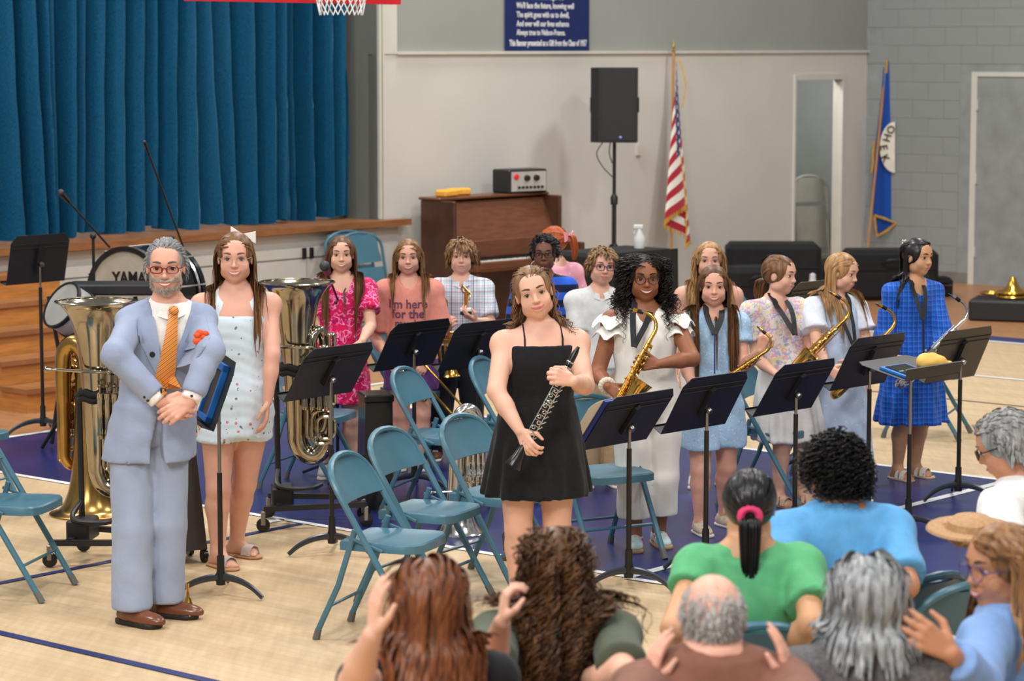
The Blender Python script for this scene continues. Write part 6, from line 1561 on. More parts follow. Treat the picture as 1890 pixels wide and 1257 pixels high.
# ---- the audience, seated with their backs to us
AUD = 'teal folding chairs of the audience'
def sitter(label, hp, zc_, Ht, **kw):
    b = PZ(hp[0], hp[1], zc_); yaw = kw.get('yaw', 180); ya = math.radians(yaw); lean = kw.pop('lean', .04); Fw = V(math.sin(ya), -math.cos(ya), 0)
    b = b - Fw * lean; b[2] = 0
    f = person(label, None, Ht, hp, base=b, seated=True, adult=True, headdy=float((Fw * lean)[1]), **kw)
    return f
def lap_arms(f): pass
def pants(f, m): garment(f, 'trousers', [g_torso(f, -.10, .3, .012)] + [cap(f.J['hip' + n], f.J['kn' + n], .060 * f.Ht, .045 * f.Ht, .03) for n in 'RL'] + [cap(f.J['kn' + n], f.J['an' + n] + V(0, 0, .02), .045 * f.Ht, .033 * f.Ht, .03) for n in 'RL'], m, .012); [shoe(f, n, 'sneaker', MATS['sneaker_white'], M_solew) for n in 'RL']
M_jeans = cloth('jeans_pale', (128, 150, 176)); M_slate = cloth('trousers_slate', (60, 62, 70))
def seat_chair(f, label, back=.10):
    yaw = math.atan2(f.F[1], f.F[0]); p = f.b - f.F * .0 + f.F * .06; place_chair(CH, p, yaw, label, AUD)
def aud():
    f = sitter('woman with auburn shoulder length hair in black sleeveless top, clapping', (788, 1116), 1.14, 1.66, hh=.228, zsh=.985, yaw=188, hyaw=186, girth=1.08, arms={'L': ((652, 1262), (688, 1172, 1), dict(size=.86, dir=(.1, .1, 1), pn=(.9, .4, 0), curl=.15, thumb=.7)), 'R': ((860, 1330, -1), (800, 1260, -1), dict(dir=(-.6, .3, .6), pn=(-.8, .3, 0), curl=.2))})
    garment(f, 'top', [g_torso(f, -.05, 1.03, .012), g_yoke(f, .010), neckcut(f, .06, .02)] + g_sleeve(f, 'R', .16, .014, .016) + g_sleeve(f, 'L', .16, .014, .016), cloth('top_black', (20, 20, 22))); pants(f, M_slate)
    finish(f, SK['fair'], .4, False, M_iris, (90, 60, 40)); hair(f, hairmat('hair_auburn', (66, 36, 20), (140, 82, 48)), 480, .29, 'back', .026, .005, 9, .0065, stiff=.5, back=.5, seed=31, M=26, hl=.33); seat_chair(f, 'teal folding chair under the auburn haired woman')
    f = sitter('woman with long dark curls in olive top, clapping', (1022, 1052), 1.10, 1.66, hh=.23, zsh=.95, yaw=184, hyaw=188, girth=1.08, arms={'L': ((905, 1230), (926, 1150, 1), dict(size=.84, dir=(.15, .2, .95), pn=(.9, .2, 0), curl=.6)), 'R': ((1150, 1240), (1060, 1260, -1), dict(dir=(-.5, .5, .5), pn=(-.8, .3, 0), curl=.2))})
    top_(f, -.05, 1.04, .018, .85, .022, .03, (.05, .01), cloth('top_olive', (84, 90, 74)), 'blouse'); pants(f, M_slate)
    finish(f, SK['fair'], .4, False, M_iris, (60, 40, 30)); hair(f, hairmat('hair_dark_curls', (34, 22, 14), (124, 84, 50)), 600, .43, 'back', .030, .016, 34, .0055, stiff=.4, back=.6, seed=32, M=34, hl=.33); seat_chair(f, 'teal folding chair under the curly haired woman in olive')
    f = sitter('woman in green blouse with black ponytail and pink tie', (1383, 934), 1.14, 1.62, hh=.222, zsh=.98, yaw=186, hyaw=176, girth=1.12, arms={'L': ((1243, 1160), (1262, 1215, -1), dict(dir=(.4, .5, .1), pn=(.2, .1, -1), curl=.3)), 'R': ((1500, 1150), (1440, 1200, -1), dict(dir=(-.4, .5, .1), pn=(0, .1, -1), curl=.3))})
    m = cloth('blouse_green', (92, 172, 118)); pr = [g_torso(f, -.05, 1.0, .016), neckcut(f, .085, .035, .09)] + list(g_yoke(f, .014)); pr += g_sleeve(f, 'R', .7, .026, .03) + g_sleeve(f, 'L', .36, .026, .03); garment(f, 'blouse', pr, m, .009, wrinkle(.004, 30, .4, (1.4, 1.4, .5))); pants(f, M_slate)
    finish(f, SK['warm'], .3, False, M_iris, (24, 20, 18)); hair(f, HK, 360, .24, 'back', .008, 0, 0, .0055, tie=(0, -.48, -.05), M=14, seed=33, tail=([(0, -.60, -.15), (0, -.62, -.6), (0, -.52, -1.15)], 150, .036), hl=.33)
    q = MB(); c = f.H(0, -.52, -.06); q.tube([c + f.hh * (f.hA[0] * .13 * math.cos(t) + f.hA[2] * .12 * math.sin(t)) for t in np.linspace(0, 2 * PI, 15)[:-1]], .013, 8, True); q.build('hair_tie', mat('hair_tie_pink', (226, 60, 110), .6), f.root)
    q = MB()
    for k in range(8): q.ball(f.H(-.24 + .068 * k, -.1, .525 - .02 * abs(k - 3.5) ** 1.3), .008, 6)
    q.build('headband', mat('headband_pearl', (200, 204, 210), .2, .5), f.root); seat_chair(f, 'teal folding chair under the woman in green')
    f = sitter('person in sky blue polo shirt with short black curls', (1540, 872), 1.15, 1.76, hh=.228, zsh=.995, yaw=188, hyaw=206, hpitch=4, girth=1.12, female=False, arms={'L': ((1455, 1085), (1490, 1130, -1), dict(dir=(.4, .5, .1), pn=(.2, .1, -1), curl=.3)), 'R': ((1672, 1080), (1640, 1130, -1), dict(dir=(-.4, .5, .1), pn=(0, .1, -1), curl=.3))})
    m = cloth('polo_sky', (96, 164, 216)); top_(f, -.08, 1.04, .020, .85, .024, .03, (.05, .006), m, 'polo_shirt', wr=.004); pants(f, M_jeans)
    nk = np.append(f.neckxy, f.zs + .03); G = [[nk + (f.L * math.cos(a) + f.F * math.sin(a)) * (.072 + .018 * v) + V(0, 0, .035 - .05 * v) for v in (0, .4, 1)] for a in np.linspace(-PI * 1.15, PI * .15, 22)]; MB().grid(G, 0, .005).build('collar', m, f.root)
    finish(f, SK['tan'], .3, False, M_iris, (24, 20, 18)); hair(f, HK, 620, .07, 'spiky', .020, .012, 20, .0048, M=12, stiff=.8, seed=34, hl=.32, temple=0, nape=-.22); seat_chair(f, 'teal folding chair under the sky blue polo shirt')
    f = sitter('balding grey haired man in brown sweater, clapping', (1315, 1142), 1.16, 1.74, hh=.228, zsh=1.03, yaw=184, hyaw=182, hpitch=6, girth=1.12, female=False, arms={'L': ((1160, 1320), (1196, 1268, -1), dict(size=.85, dir=(.25, .3, .9), pn=(.7, .3, 0), curl=.15)), 'R': ((1490, 1320), (1458, 1262, -1), dict(size=.85, dir=(-.2, .3, .9), pn=(-.8, .3, 0), curl=.12))})
    top_(f, -.08, 1.07, .022, 1.9, .024, .02, (.045, .0), cloth('sweater_brown', (126, 82, 66)), 'sweater', wr=.004); pants(f, M_slate)
    finish(f, SK['rosy'], .3, False, M_iris, (150, 140, 130))
    rg = np.random.default_rng(8); n = 900; P = []
    while len(P) < n:
        d = rg.normal(size=3); d /= np.linalg.norm(d); p = V(0, -.05, .11) + d * V(.338, .418, .388)
        if p[2] > .40 - .12 * rg.random() and abs(p[0]) < .24 or p[1] > .18 or p[2] < -.24: continue
        if p[1] > -.1 and p[2] < 0: continue
        P.append(p)
    P = np.array(P); A = f.hA; S0 = f.hc + f.hh * (P @ A); nn = sgrad(f.headprims, S0); S = np.stack([S0 + (nn * .35 + V(0, 0, -.9) + rg.normal(0, .15, (n, 3))) * .024 * t for t in np.linspace(0, 1, 5)], 1); v1, q1 = strands(S, .0028 * np.ones(n), 3); obj('hair', arr_mesh('hair', v1, q1), f.root, hairmat('hair_silver', (150, 148, 146), (214, 212, 210)))
    seat_chair(f, 'teal folding chair under the balding man')
    f = sitter('grey haired woman in grey knitted sweater seen from behind', (1600, 1112), 1.15, 1.62, hh=.224, zsh=1.01, yaw=184, hyaw=180, girth=1.15)
    top_(f, -.08, 1.06, .022, 1.9, .024, .02, (.05, .0), mat('knit_grey', (96, 94, 96), .95, 0, .35, 90, .8, 90), 'sweater', wr=.005); pants(f, M_slate)
    finish(f, SK['tan'], .3, False, M_iris, (120, 110, 104)); hair(f, hairmat('hair_grey', (92, 94, 96), (186, 188, 190)), 560, .17, 'back', .024, .004, 6, .0056, stiff=.45, back=.6, seed=36, M=20, hl=.33, lenvar=.06)
    seat_chair(f, 'teal folding chair under the grey haired woman')
    f = sitter('man with grey hair and glasses in white shirt, bowing his head', (1856, 822), 1.16, 1.74, hh=.232, zsh=.99, arms={'L': ((1862, 1010, 1), (1822, 1012, 1), dict(dir=(-.8, .3, .1), pn=(.1, .2, 1), curl=.4)), 'R': ((1890, 960, -1), (1850, 990, -1), dict(dir=(-.8, .3, .1), pn=(.1, .2, 1), curl=.4))}, yaw=228, hyaw=252, hpitch=22, girth=1.08, female=False, neckr=1.05)
    top_(f, -.08, 1.05, .022, .9, .026, .034, (.05, .0), cloth('shirt_plain_white', (232, 230, 226)), 'shirt', wr=.005); pants(f, M_jeans)
    finish(f, SK['tan'], .1, False, M_iris, (120, 116, 110)); hair(f, hairmat('hair_pepper', (84, 84, 84), (178, 178, 176)), 560, .055, 'back', .012, 0, 0, .0042, M=7, stiff=.3, seed=37, hl=.33, temple=-.02, nape=-.24); glasses(f, M_glk, 'rect', (.11, .075), .011); seat_chair(f, 'teal folding chair under the man in the white shirt')
    hw_ = f.b + f.J['wrL']; c = PY(1793, 990, hw_[1] + .02); ht = thing('straw_hat', 'tan straw hat held in the lap of the white shirted man', 'hat', c); mh = mat('straw', (180, 140, 100), .8, 0, .15, 80, .4, 90)
    q = MB(); q.lathe([(.001, .0), (.13, .0), (.155, .012), (.15, .02), (.085, .018), (.082, .04), (.06, .055), (.001, .06)], 28); q.v = [(x, y * .85 , z + .12 * (y + .1)) for x, y, z in q.v]; q.build('brim', mh, ht)
    f = sitter('woman with glasses in denim shirt turning her head, pointing', (1848, 1046), 1.15, 1.64, hh=.226, zsh=.995, yaw=232, hyaw=292, hpitch=4, girth=1.1, arms={'L': ((1800, 1270, 1), (1755, 1205, 1), dict(dir=(-.85, -.15, .55), pn=(.3, .8, -.3), curl=.3)), 'R': ((1840, 1235, -1), (1745, 1215, -1), dict(dir=(-.8, .1, .3), pn=(.3, .2, .9), curl=.5))})
    m = cloth('denim_pale', (126, 160, 212)); top_(f, -.08, 1.05, .020, 1.85, .026, .030, (.05, .02), m, 'denim_shirt', wr=.005); pants(f, M_slate)
    finish(f, SK['tan'], .2, True, M_iris, (70, 50, 36), tone=(190, 80, 86)); hair(f, hairmat('hair_bronze', (92, 60, 36), (168, 122, 78)), 380, .28, 'part', .030, .006, 7, .0062, stiff=.46, back=.5, seed=38, M=22, partx=-.08); glasses(f, mat('glasses_violet', (90, 70, 130), .3), 'round', (.125, .105), .008); seat_chair(f, 'teal folding chair under the woman in the denim shirt')
    # empty audience chairs and one programme
    for px, py, yd, lab in ((1735, 1062, 128, 'empty teal chair left of the denim shirt'), (1800, 1078, 118, 'empty teal chair beside the straw hat'), (1150, 1248, 95, 'teal chair top at the bottom edge, beside the brown sweater')):
        p = PZ(px, py, .80); yw = math.radians(yd); place_chair(CH, p + V(math.cos(yw), math.sin(yw), 0) * .235, yw, lab, AUD)
    c = PZ(1775, 1175, .47); o = MB().prism([(-.12, -.09, 0), (.12, -.07, 0), (.10, .12, 0), (-.13, .10, 0)], (0, 0, .004)).build('programme', M_paper, None, 0); o.location = (c[0], c[1], .475); tag(o, 'white printed programme lying on the empty chair seat', 'programme')
aud()
# ================================================================== instruments
def metal(name, c, rough=.2, var=.12, scale=9): return mat(name, c, rough, 1.0, var, scale)
M_goldl = metal('gold_lacquer', (222, 172, 84), .18); M_silver = metal('silver_plate', (206, 204, 198), .16); M_nick = metal('nickel_silver', (166, 157, 138), .13); M_oldb = metal('old_brass', (176, 140, 78), .24, .2); M_ebon = mat('ebonite', (18, 18, 19), .25); M_cork = mat('cork', (190, 150, 104), .8); M_cuff = mat('black_fur_strap', (20, 20, 22), .95, 0, .4, 60, .8, 60)
def sax(label, top, bot, belldir, m, k=1.0, ndir=(-.1, .1, 1)):
    top, bot = np.array(top), np.array(bot); z = nrm(top - bot); x, y, z = axes(z, belldir)
    t = thing('saxophone', label, 'saxophone', mw=frame(top - z * .60 * k, x * k, y * k, z * k), group='saxophones held by the front row')
    MB().tube([(0, 0, .60), (0, 0, .06)], [.0125, .029], 14).build('body_tube', m, t)
    pts = [(0, -.0425 + .0425 * math.cos(a), .06 - .0425 * math.sin(a) * 1.25) for a in np.linspace(0, PI, 12)]; MB().tube(pts, np.linspace(.029, .036, 12), 14).build('bow', m, t)
    bell = spline([(.036, 0), (.040, .08), (.046, .16), (.056, .22), (.070, .255), (.074, .262)], 16); q = MB(); q.lathe(list(map(tuple, bell)) + [(.070, .262), (.052, .225), (.040, .15), (.030, .05)], 24, (0, -.085, .06), ax=(V(1, 0, 0), nrm(V(0, 1, .12)), nrm(V(0, -.12, 1)))); q.build('bell', m, t)
    nd = np.array(ndir, float); nn = nrm(V(nd @ x, nd @ y, 0)); NP = lambda L_: [(nn[0] * b_, nn[1] * b_, c_) for _, b_, c_ in L_]
    nk = spline(NP([(0, 0, .60), (0, 0, .65), (0, .025, .695), (0, .075, .715), (0, .135, .705)]), 16); MB().tube(nk, np.linspace(.0125, .0085, 16), 10).build('neck', m, t)
    mp = spline(NP([(0, .115, .707), (0, .15, .70), (0, .205, .683)]), 8); q = MB().tube(mp, [.0125, .0135, .0135, .013, .012, .010, .007, .003], 10); q.build('mouthpiece', M_ebon, t); MB().tube(NP([(0, .152, .70), (0, .178, .692)]), .0148, 10).build('ligature', m, t)
    q = MB()
    for sx in (-.026, .028): q.tube([(sx, -.012, .56), (sx * 1.15, -.014, .12)], .003, 6); q.tube([(sx * .8, -.022, .50), (sx, -.026, .15)], .0025, 6)
    rg = np.random.default_rng(4)
    for i in range(11):
        zz = .54 - .042 * i; rr = .010 + .0012 * i; q.lathe([(.001, .008), (rr, .006), (rr, 0), (rr * .8, -.006)], 12, (.004 * (-1) ** i, -.016 - .0016 * i - .006, zz), ax=(V(1, 0, 0), V(0, 0, 1), V(0, -1, 0)))
        q.tube([(-.027, -.012, zz + .012), (.0, -.028, zz + .012), (.028, -.012, zz + .01)], .0025, 5)
    for i in range(4): q.lathe([(.001, .008), (.016, .006), (.016, 0)], 12, (.03 + .004 * i, -.0, .18 + .075 * i), ax=(V(0, 1, 0), V(0, 0, 1), V(1, 0, 0))); q.ball((-.034, -.004, .22 + .08 * i), .008, 8)
    for s, zz in ((-1, .10), (1, .17)): q.lathe([(.001, .012), (.024, .010), (.024, 0)], 14, (s * .052, -.09, zz + .03), ax=(V(0, 1, 0), V(0, 0, 1), V(s, 0, 0)))
    q.build('keywork', m, t)
    for a, b in (((.0, -.05, .06), (.0, -.03, .06)), ((0, -.02, .25), (0, -.06, .26))): MB().tube([a, b], .006, 6).build('brace', m, t)
    return t
def RP(px, py, Y): return PY(px, py, Y)
YB = GW.Y0; sax('gold alto saxophone held by the girl in white', PY(1203, 622, YB - .26), PY(1143, 736, YB - .34), (.6, -.75, .0), M_goldl, .84, (-.75, .1, .6))
yb = PZ(1314, 979)[1]; sax('gold saxophone gripped at the neck by the pale blue lace girl', PY(1408, 652, yb - .25), PY(1330, 706, yb - .22), (.1, -.9, -.3), M_goldl, .66)
yb = PZ(1456, 931)[1]; sax('gold saxophone slanting across the white skirt', PY(1553, 596, yb - .27), PY(1433, 716, yb - .30), (-.3, -.9, -.1), M_goldl, .86)
yb = PZ(1556, 925)[1]; sax('gold saxophone before the plaid dress, bell behind a stand', PY(1640, 612, yb - .28), PY(1558, 706, yb - .34), (-.2, -.9, -.2), M_goldl, .80)
yb = PZ(1672, 886)[1]; sax('silver saxophone with green neck ring held at the right end', PY(1772, 598, yb - .26), PY(1672, 694, yb - .32), (-.1, -.9, -.2), M_silver, .86)
def tuba(name, label, base, zoff, m, flip=False, yaw=0.0, k=1.0, strap=True, stand=True, cat='tuba', bellk=1.0):
    base = np.array(base, float); t = thing(name, label, cat, (base[0], base[1], 0), yaw)
    def T(p):
        p = np.array(p, float) * k
        if flip: p = np.array([p[0], p[1], .96 * k - p[2]])
        return p + V(0, 0, zoff)
    def put_(q, nm): q.v = [tuple(T(v)) for v in q.v]; q.f = [f[::-1] for f in q.f] if flip else q.f; return q.build(nm, m, t)
    prof = spline([(.058, .14), (.066, .30), (.078, .50), (.092, .68), (.110, .80), (.135, .88), (.172, .935), (.205 * bellk, .958)], 30)
    q = MB(); q.lathe([tuple(p) for p in prof] + [(.206 * bellk, .962), (.20 * bellk, .957)] + [(p[0] - .004, p[1] - .002) for p in prof[::-1]], 36); put_(q, 'bell')
    q = MB(); q.tube([(.205 * bellk * math.cos(a), .205 * bellk * math.sin(a), .959) for a in np.linspace(0, 2 * PI, 41)[:-1]], .005, 6, True); put_(q, 'bell_rim')
    P = spline([(0, 0, .16), (0, 0, .09), (.03, 0, .03), (.085, -.005, .01), (.135, -.01, .05), (.15, -.01, .14), (.15, -.01, .34)], 26); q = MB().tube(P, np.linspace(.058, .042, 26), 16); put_(q, 'bottom_bow')
    P = spline([(.15, -.01, .33), (.15, -.01, .58), (.145, -.01, .66), (.115, -.03, .70), (.085, -.055, .66), (.08, -.06, .56), (.08, -.065, .22), (.10, -.07, .16), (.13, -.075, .16), (.15, -.08, .22), (.15, -.085, .36)], 50); q = MB().tube(P, np.linspace(.036, .014, 50), 12); put_(q, 'main_tubing')
    for i, (x0, x1, z0, z1, y, r) in enumerate(((.05, .10, .12, .50, -.085, .011), (.075, .185, .09, .27, -.095, .012), (.105, .20, .12, .24, -.115, .011), (.17, .20, .30, .68, -.05, .012), (.12, .17, .36, .62, -.10, .010), (.06, .16, .40, .47, -.11, .009))):
        w = (x1 - x0) / 2; c = (x0 + x1) / 2; rc = min(w, (z1 - z0) / 2) * .8
        pts = [(c + sx * (w - rc) + rc * math.cos(a), y, (z1 - rc if sz > 0 else z0 + rc) + rc * math.sin(a)) for sx, sz, a0 in ((1, 1, 0), (-1, 1, PI / 2), (-1, -1, PI), (1, -1, 1.5 * PI)) for a in np.linspace(a0, a0 + PI / 2, 6)]
        q = MB().tube(pts, r, 8, True); put_(q, 'slide_loop')
    for i in range(4):
        q = MB().lathe([(.001, .30), (.016, .30), (.018, .31), (.018, .33), (.0155, .335), (.0155, .50), (.018, .505), (.018, .53), (.006, .535), (.006, .56), (.012, .565), (.012, .575), (.001, .576)], 14, (.045 + .038 * i, -.125 - .004 * i, -.02)); put_(q, 'valve')
    P = spline([(.12, -.06, .60), (.06, -.115, .615), (-.03, -.125, .62), (-.13, -.10, .62), (-.19, -.08, .622)], 18); q = MB().tube(P, np.linspace(.010, .007, 18), 8); put_(q, 'lead_pipe')
    q = MB().lathe([(.006, 0), (.008, .02), (.013, .045), (.017, .055), (.016, .06), (.006, .05)], 14, (-.185, -.082, .622), ax=(V(0, 1, 0), V(0, 0, 1), V(-1, .1, 0))); put_(q, 'mouthpiece')
    if strap:
        q = MB(); rg = np.random.default_rng(3)
        for kk in range(2): q.tube([(.088 * math.cos(a), .088 * math.sin(a), .47 + .03 * kk + .006 * math.sin(5 * a)) for a in np.linspace(0, 2 * PI, 33)[:-1]], .017, 8, True)
        q.v = [tuple(T(v)) for v in q.v]; q.build('padded_strap', M_cuff, t)
    return t
def tuba_stand(label, base, yaw=0.0):
    t = thing('tuba_stand', label, 'instrument stand', base, yaw, 'tuba stands')
    MB().tube([(-.11, .05, .16), (-.115, .05, .85)], .016, 8).build('upright', M_black, t)
    MB().tube(spline([(-.115, .05, .85), (-.08, .06, .88), (.02, .11, .88), (.08, .09, .87)], 12), .012, 8).build('collar_arm', M_black, t)
    MB().tube(spline([(-.11, .05, .30), (-.12, -.08, .24), (-.06, -.12, .22), (.06, -.12, .22), (.12, -.06, .23)], 14), .014, 8).build('cradle', M_black, t)
    for nm, a, b in (('base_bar', (-.20, -.20, .125), (.36, -.12, .125)), ('base_bar', (-.16, .22, .125), (.36, .12, .125)), ('cross_bar', (-.11, -.19, .125), (-.11, .21, .125)), ('cross_bar', (.30, -.13, .125), (.30, .13, .125))):
        a, b = V(*a), V(*b); d = nrm(b - a); s = V(-d[1], d[0], 0) * .016; MB().hexa([p + o + V(0, 0, z) for z in (-.014, .014) for p, o in ((a, -s), (b, -s), (b, s), (a, s))]).build(nm, M_black, t, 30)
    MB().bbox((-.15, -.10, .11), (-.03, .09, .22), .01).build('foot_block', M_black, t, 30)
    for x, y in ((-.20, -.20), (.36, -.12), (-.16, .22), (.36, .12)):
        MB().lathe([(.001, -.012), (.036, -.012), (.038, 0), (.036, .012), (.001, .012)], 18, (x, y, .038), ax=(V(1, 0, 0), V(0, 0, 1), V(0, 1, 0))).build('caster', M_ebon, t); MB().bbox((x - .012, y - .018, .035), (x + .012, y + .018, .115), .004).build('fork', M_steel, t, 30)
    return t
bA = PZ(186, 1035); bC = PZ(552, 968)
tuba('tuba', 'silver tuba on a wheeled stand at the left, behind the conductor', bA, .365, M_nick, yaw=-.1); tuba_stand('black wheeled stand under the left silver tuba', bA, -.15)
tuba('tuba', 'silver tuba on a wheeled stand before the magenta dress', bC, .37, M_nick, yaw=.05); tuba_stand('black wheeled stand under the middle silver tuba', bC, .12)
tuba('tuba', 'old brass tuba standing upside down on its bell', PZ(166, 948), .004, M_oldb, True, PI - .25, 1.0, False, bellk=1.08)
tuba('euphonium', 'silver euphonium standing on its bell behind an empty chair', PZ(846, 985), .004, M_silver, True, .3, .70, False, cat='euphonium', bellk=.95)
# ---- clarinet
def along(name, label, a, b, cat): a, b = np.array(a), np.array(b); z = nrm(b - a); return thing(name, label, cat, mw=frame(a, *axes(z, (0, -1, 0)))), np.linalg.norm(b - a)
yb = GB.Y0; t, L = along('clarinet', 'black clarinet with silver keys held by the girl in black', PY(946, 862, yb - .34), PY(1068, 640, yb - .28), 'clarinet'); t.scale = (1.12, 1.12, L / .66)
MB().lathe([(.001, .0), (.036, 0), (.037, .008), (.026, .05), (.018, .10), (.0165, .11)], 20).build('bell', M_ebon, t)
MB().lathe([(.0155, .10), (.0165, .105), (.0150, .115), (.0145, .34), (.0165, .345), (.0165, .36), (.0142, .365), (.0138, .54), (.016, .545), (.0155, .575), (.014, .58)], 16).build('joint_tube', M_ebon, t)
MB().lathe([(.0135, .575), (.0135, .60), (.012, .63), (.006, .66), (.001, .66)], 12).build('mouthpiece', M_ebon, t)
for z0 in (.10, .345, .36, .545, .575): MB().lathe([(.0168, z0 - .003), (.0178, z0), (.0168, z0 + .004)], 16).build('ring', M_silver, t)
q = MB(); rg = np.random.default_rng(6)
for sx in (-.015, .015): q.tube([(sx, -.012, .13), (sx, -.012, .52)], .0022, 5)
for i in range(14):
    z0 = .13 + .029 * i; q.lathe([(.005, .006), (.009, .005), (.009, 0)], 10, (.005 * (-1) ** i, -.0155, z0), ax=(V(1, 0, 0), V(0, 0, 1), V(0, -1, 0))); q.tube([(-.015, -.012, z0 + .01), (.0, -.02, z0 + .012), (.015, -.012, z0 + .008)], .002, 5); q.tube([(.015, -.01, z0), (.024 + .006 * rg.random(), -.006, z0 + .02)], .003, 5)
q.build('keywork', M_silver, t)
# ---- trumpet and trophy held by the plaid shirt boy, trombone
yb = PB.Y0; t, L = along('trumpet', 'brass trumpet held upright by the plaid shirt boy', PY(834, 694, yb - .20), PY(824, 548, yb - .20), 'trumpet'); t.scale = (1, 1, L / .48)
MB().lathe([tuple(p) for p in spline([(.058, 0), (.045, .015), (.03, .05), (.018, .11), (.011, .2), (.007, .46)], 24)], 20, (.0, 0, 0)).build('bell', M_goldl, t)
MB().tube(spline([(0, 0, .38), (0, 0, .44), (-.02, 0, .48), (-.055, 0, .47), (-.06, 0, .43), (-.06, 0, .12), (-.05, 0, .085), (-.035, 0, .09), (-.03, 0, .13), (-.03, 0, .28)], 40), .0065, 8).build('tubing', M_goldl, t)
for i in range(3): MB().lathe([(.001, -.06), (.009, -.06), (.009, .06), (.004, .065), (.004, .085), (.008, .088), (.001, .09)], 10, (-.03, -.01, .21 + .026 * i), ax=(V(0, 0, 1), V(0, 1, 0), V(-1, 0, 0))).build('valve', M_goldl, t)
tp = PY(860, 572, yb - .24); t = thing('trophy', 'small gold trophy figure on a white and black base', 'trophy', tp)
MB().bbox((-.035, -.03, -.03), (.035, .03, -.008), .003).build('lower_base', M_black, t, 30); MB().bbox((-.036, -.028, -.008), (.036, .028, .012), .003).build('upper_base', mat('marble_white', (232, 230, 224), .3), t, 30)
q = MB(); q.tube([(0, 0, .012), (0, 0, .07)], [.010, .014], 8); q.ball((0, 0, .125), .012, 8); q.tube([(0, 0, .07), (0, 0, .112)], [.015, .012], 8); q.tube([(-.014, 0, .105), (-.03, -.01, .13), (-.02, -.01, .16)], .005, 6); q.tube([(.014, 0, .1), (.028, -.01, .08), (.02, -.015, .06)], .005, 6); q.tube([(-.02, -.01, .15), (.03, -.02, .10)], .006, 6); q.build('figure', M_goldl, t)
hw_, hd_h = TG.b + TG.J['wrL'], TG.J['handL'][1]; a = hw_ + hd_h * .075 + V(-.06, 0, .065); b = a + V(.30, -.03, -.33); t, L = along('trombone', 'brass trombone slanting down behind the chairs', a, b, 'trombone')
MB().tube([(-.04, 0, 0), (-.04, 0, L)], .0075, 8).build('slide_tube', M_goldl, t); MB().tube([(.04, 0, .1), (.04, 0, L)], .0075, 8).build('slide_tube', M_goldl, t)
MB().tube([(-.04 * math.cos(a_), 0, L + .04 * math.sin(a_)) for a_ in np.linspace(0, PI, 9)], .0085, 8).build('slide_bow', M_goldl, t)
MB().tube(spline([(.04, 0, .1), (.06, -.02, .04), (.10, -.04, .02), (.13, -.05, .08), (.12, -.05, .2), (.10, -.05, .24), (.07, -.05, .20), (.07, -.05, .12)], 30), .009, 8).build('tuning_slide', M_goldl, t)
MB().tube([(-.055, 0, L - .02), (.055, 0, L - .02)], .007, 6).build('brace', M_goldl, t)
# mouthpiece on the floor and a little lyre clamp
c = PZ(347, 1119); t = thing('brass_mouthpiece', 'brass mouthpiece standing on the floor by the conductor', 'mouthpiece', c)
MB().lathe([(.001, 0), (.021, 0), (.022, .006), (.017, .015), (.013, .028), (.007, .04), (.0055, .08), (.0065, .095), (.001, .095)], 18).build('cup', M_goldl, t); t.scale = (1.15, 1.15, 1.15)
c = PZ(935, 1034); t = thing('lyre_clamp', 'small tarnished clamp standing on the floor before the black dress', 'clamp', c); m_ = metal('tarnished', (120, 104, 80), .35)
MB().bbox((-.028, -.02, 0), (.028, .02, .03), .004).build('foot', m_, t, 30); q = MB(); q.tube([(0, 0, .03), (0, 0, .10)], .01, 8); q.tube([(-.015, 0, .05), (-.02, 0, .13), (-.01, 0, .145)], .004, 6); q.tube([(.015, 0, .05), (.018, 0, .12)], .004, 6); q.ball((0, 0, .11), .013, 8); q.build('stem', m_, t)
# yellow cloth on the flat stand
_, D, c0 = ST['j']; P0 = D(-.13, c0 + .10, -.05)
C = [ell(D(-.13, c0 + .10, -.055), (.07, .055, .05), None, .03), ell(D(-.19, c0 + .07, -.04), (.06, .05, .032), None, .03), ell(D(-.08, c0 + .12, -.06), (.05, .06, .045), None, .03)]
vs, qs = grow(C, .006, wrinkle(.003, 60, .3)); o = obj('cleaning_cloth', arr_mesh('cleaning_cloth', vs, qs), None, mat('yellow_cloth', (240, 190, 96), .9, 0, .08, 20)); o.location = ST['j'][0].location; tag(o, 'folded yellow cleaning cloth on the flat music stand', 'cloth')
# ---- percussion and cases
dc = PZ(250, 800); zc = .70; dY = 17.5; ctr = PY(234, 548, dY); ax_n = nrm(V(-.50, -.86, 0)); t = thing('bass_drum', 'bass drum with cream head reading YAMAHA, black shell and chrome hardware', 'drum', (ctr[0], ctr[1], 0)); zz = ctr[2]; rD = .332
X = np.array([-ax_n[1], ax_n[0], 0]); X = X if X[0] > 0 else -X; A3 = (X, V(0, 0, 1), ax_n); o3 = V(0, 0, zz)
MB().lathe([(.001, .0), (rD - .02, 0), (rD - .02, -.004)], 48, o3, ax=A3).build('drum_head', mat('drum_head_cream', (176, 166, 148), .6, 0, .08, 20), t)
MB().lathe([(rD - .022, -.02), (rD - .022, .012), (rD + .012, .012), (rD + .012, -.03), (rD - .005, -.03)], 48, o3, ax=A3).build('hoop', M_black, t); MB().lathe([(rD - .005, -.03), (rD - .005, -.40), (rD + .012, -.40), (rD + .012, -.44), (rD - .03, -.44), (.001, -.43)], 48, o3, ax=A3).build('shell', mat('drum_shell_black', (20, 21, 24), .15, spec=.6), t)
for k in range(10):
    a = 2 * PI * k / 10 + .2; p = o3 + X * math.cos(a) * (rD + .014) + V(0, 0, 1) * math.sin(a) * (rD + .014); MB().tube([p + ax_n * .02, p - ax_n * .44], .006, 6).build('tension_rod', M_chrome, t)
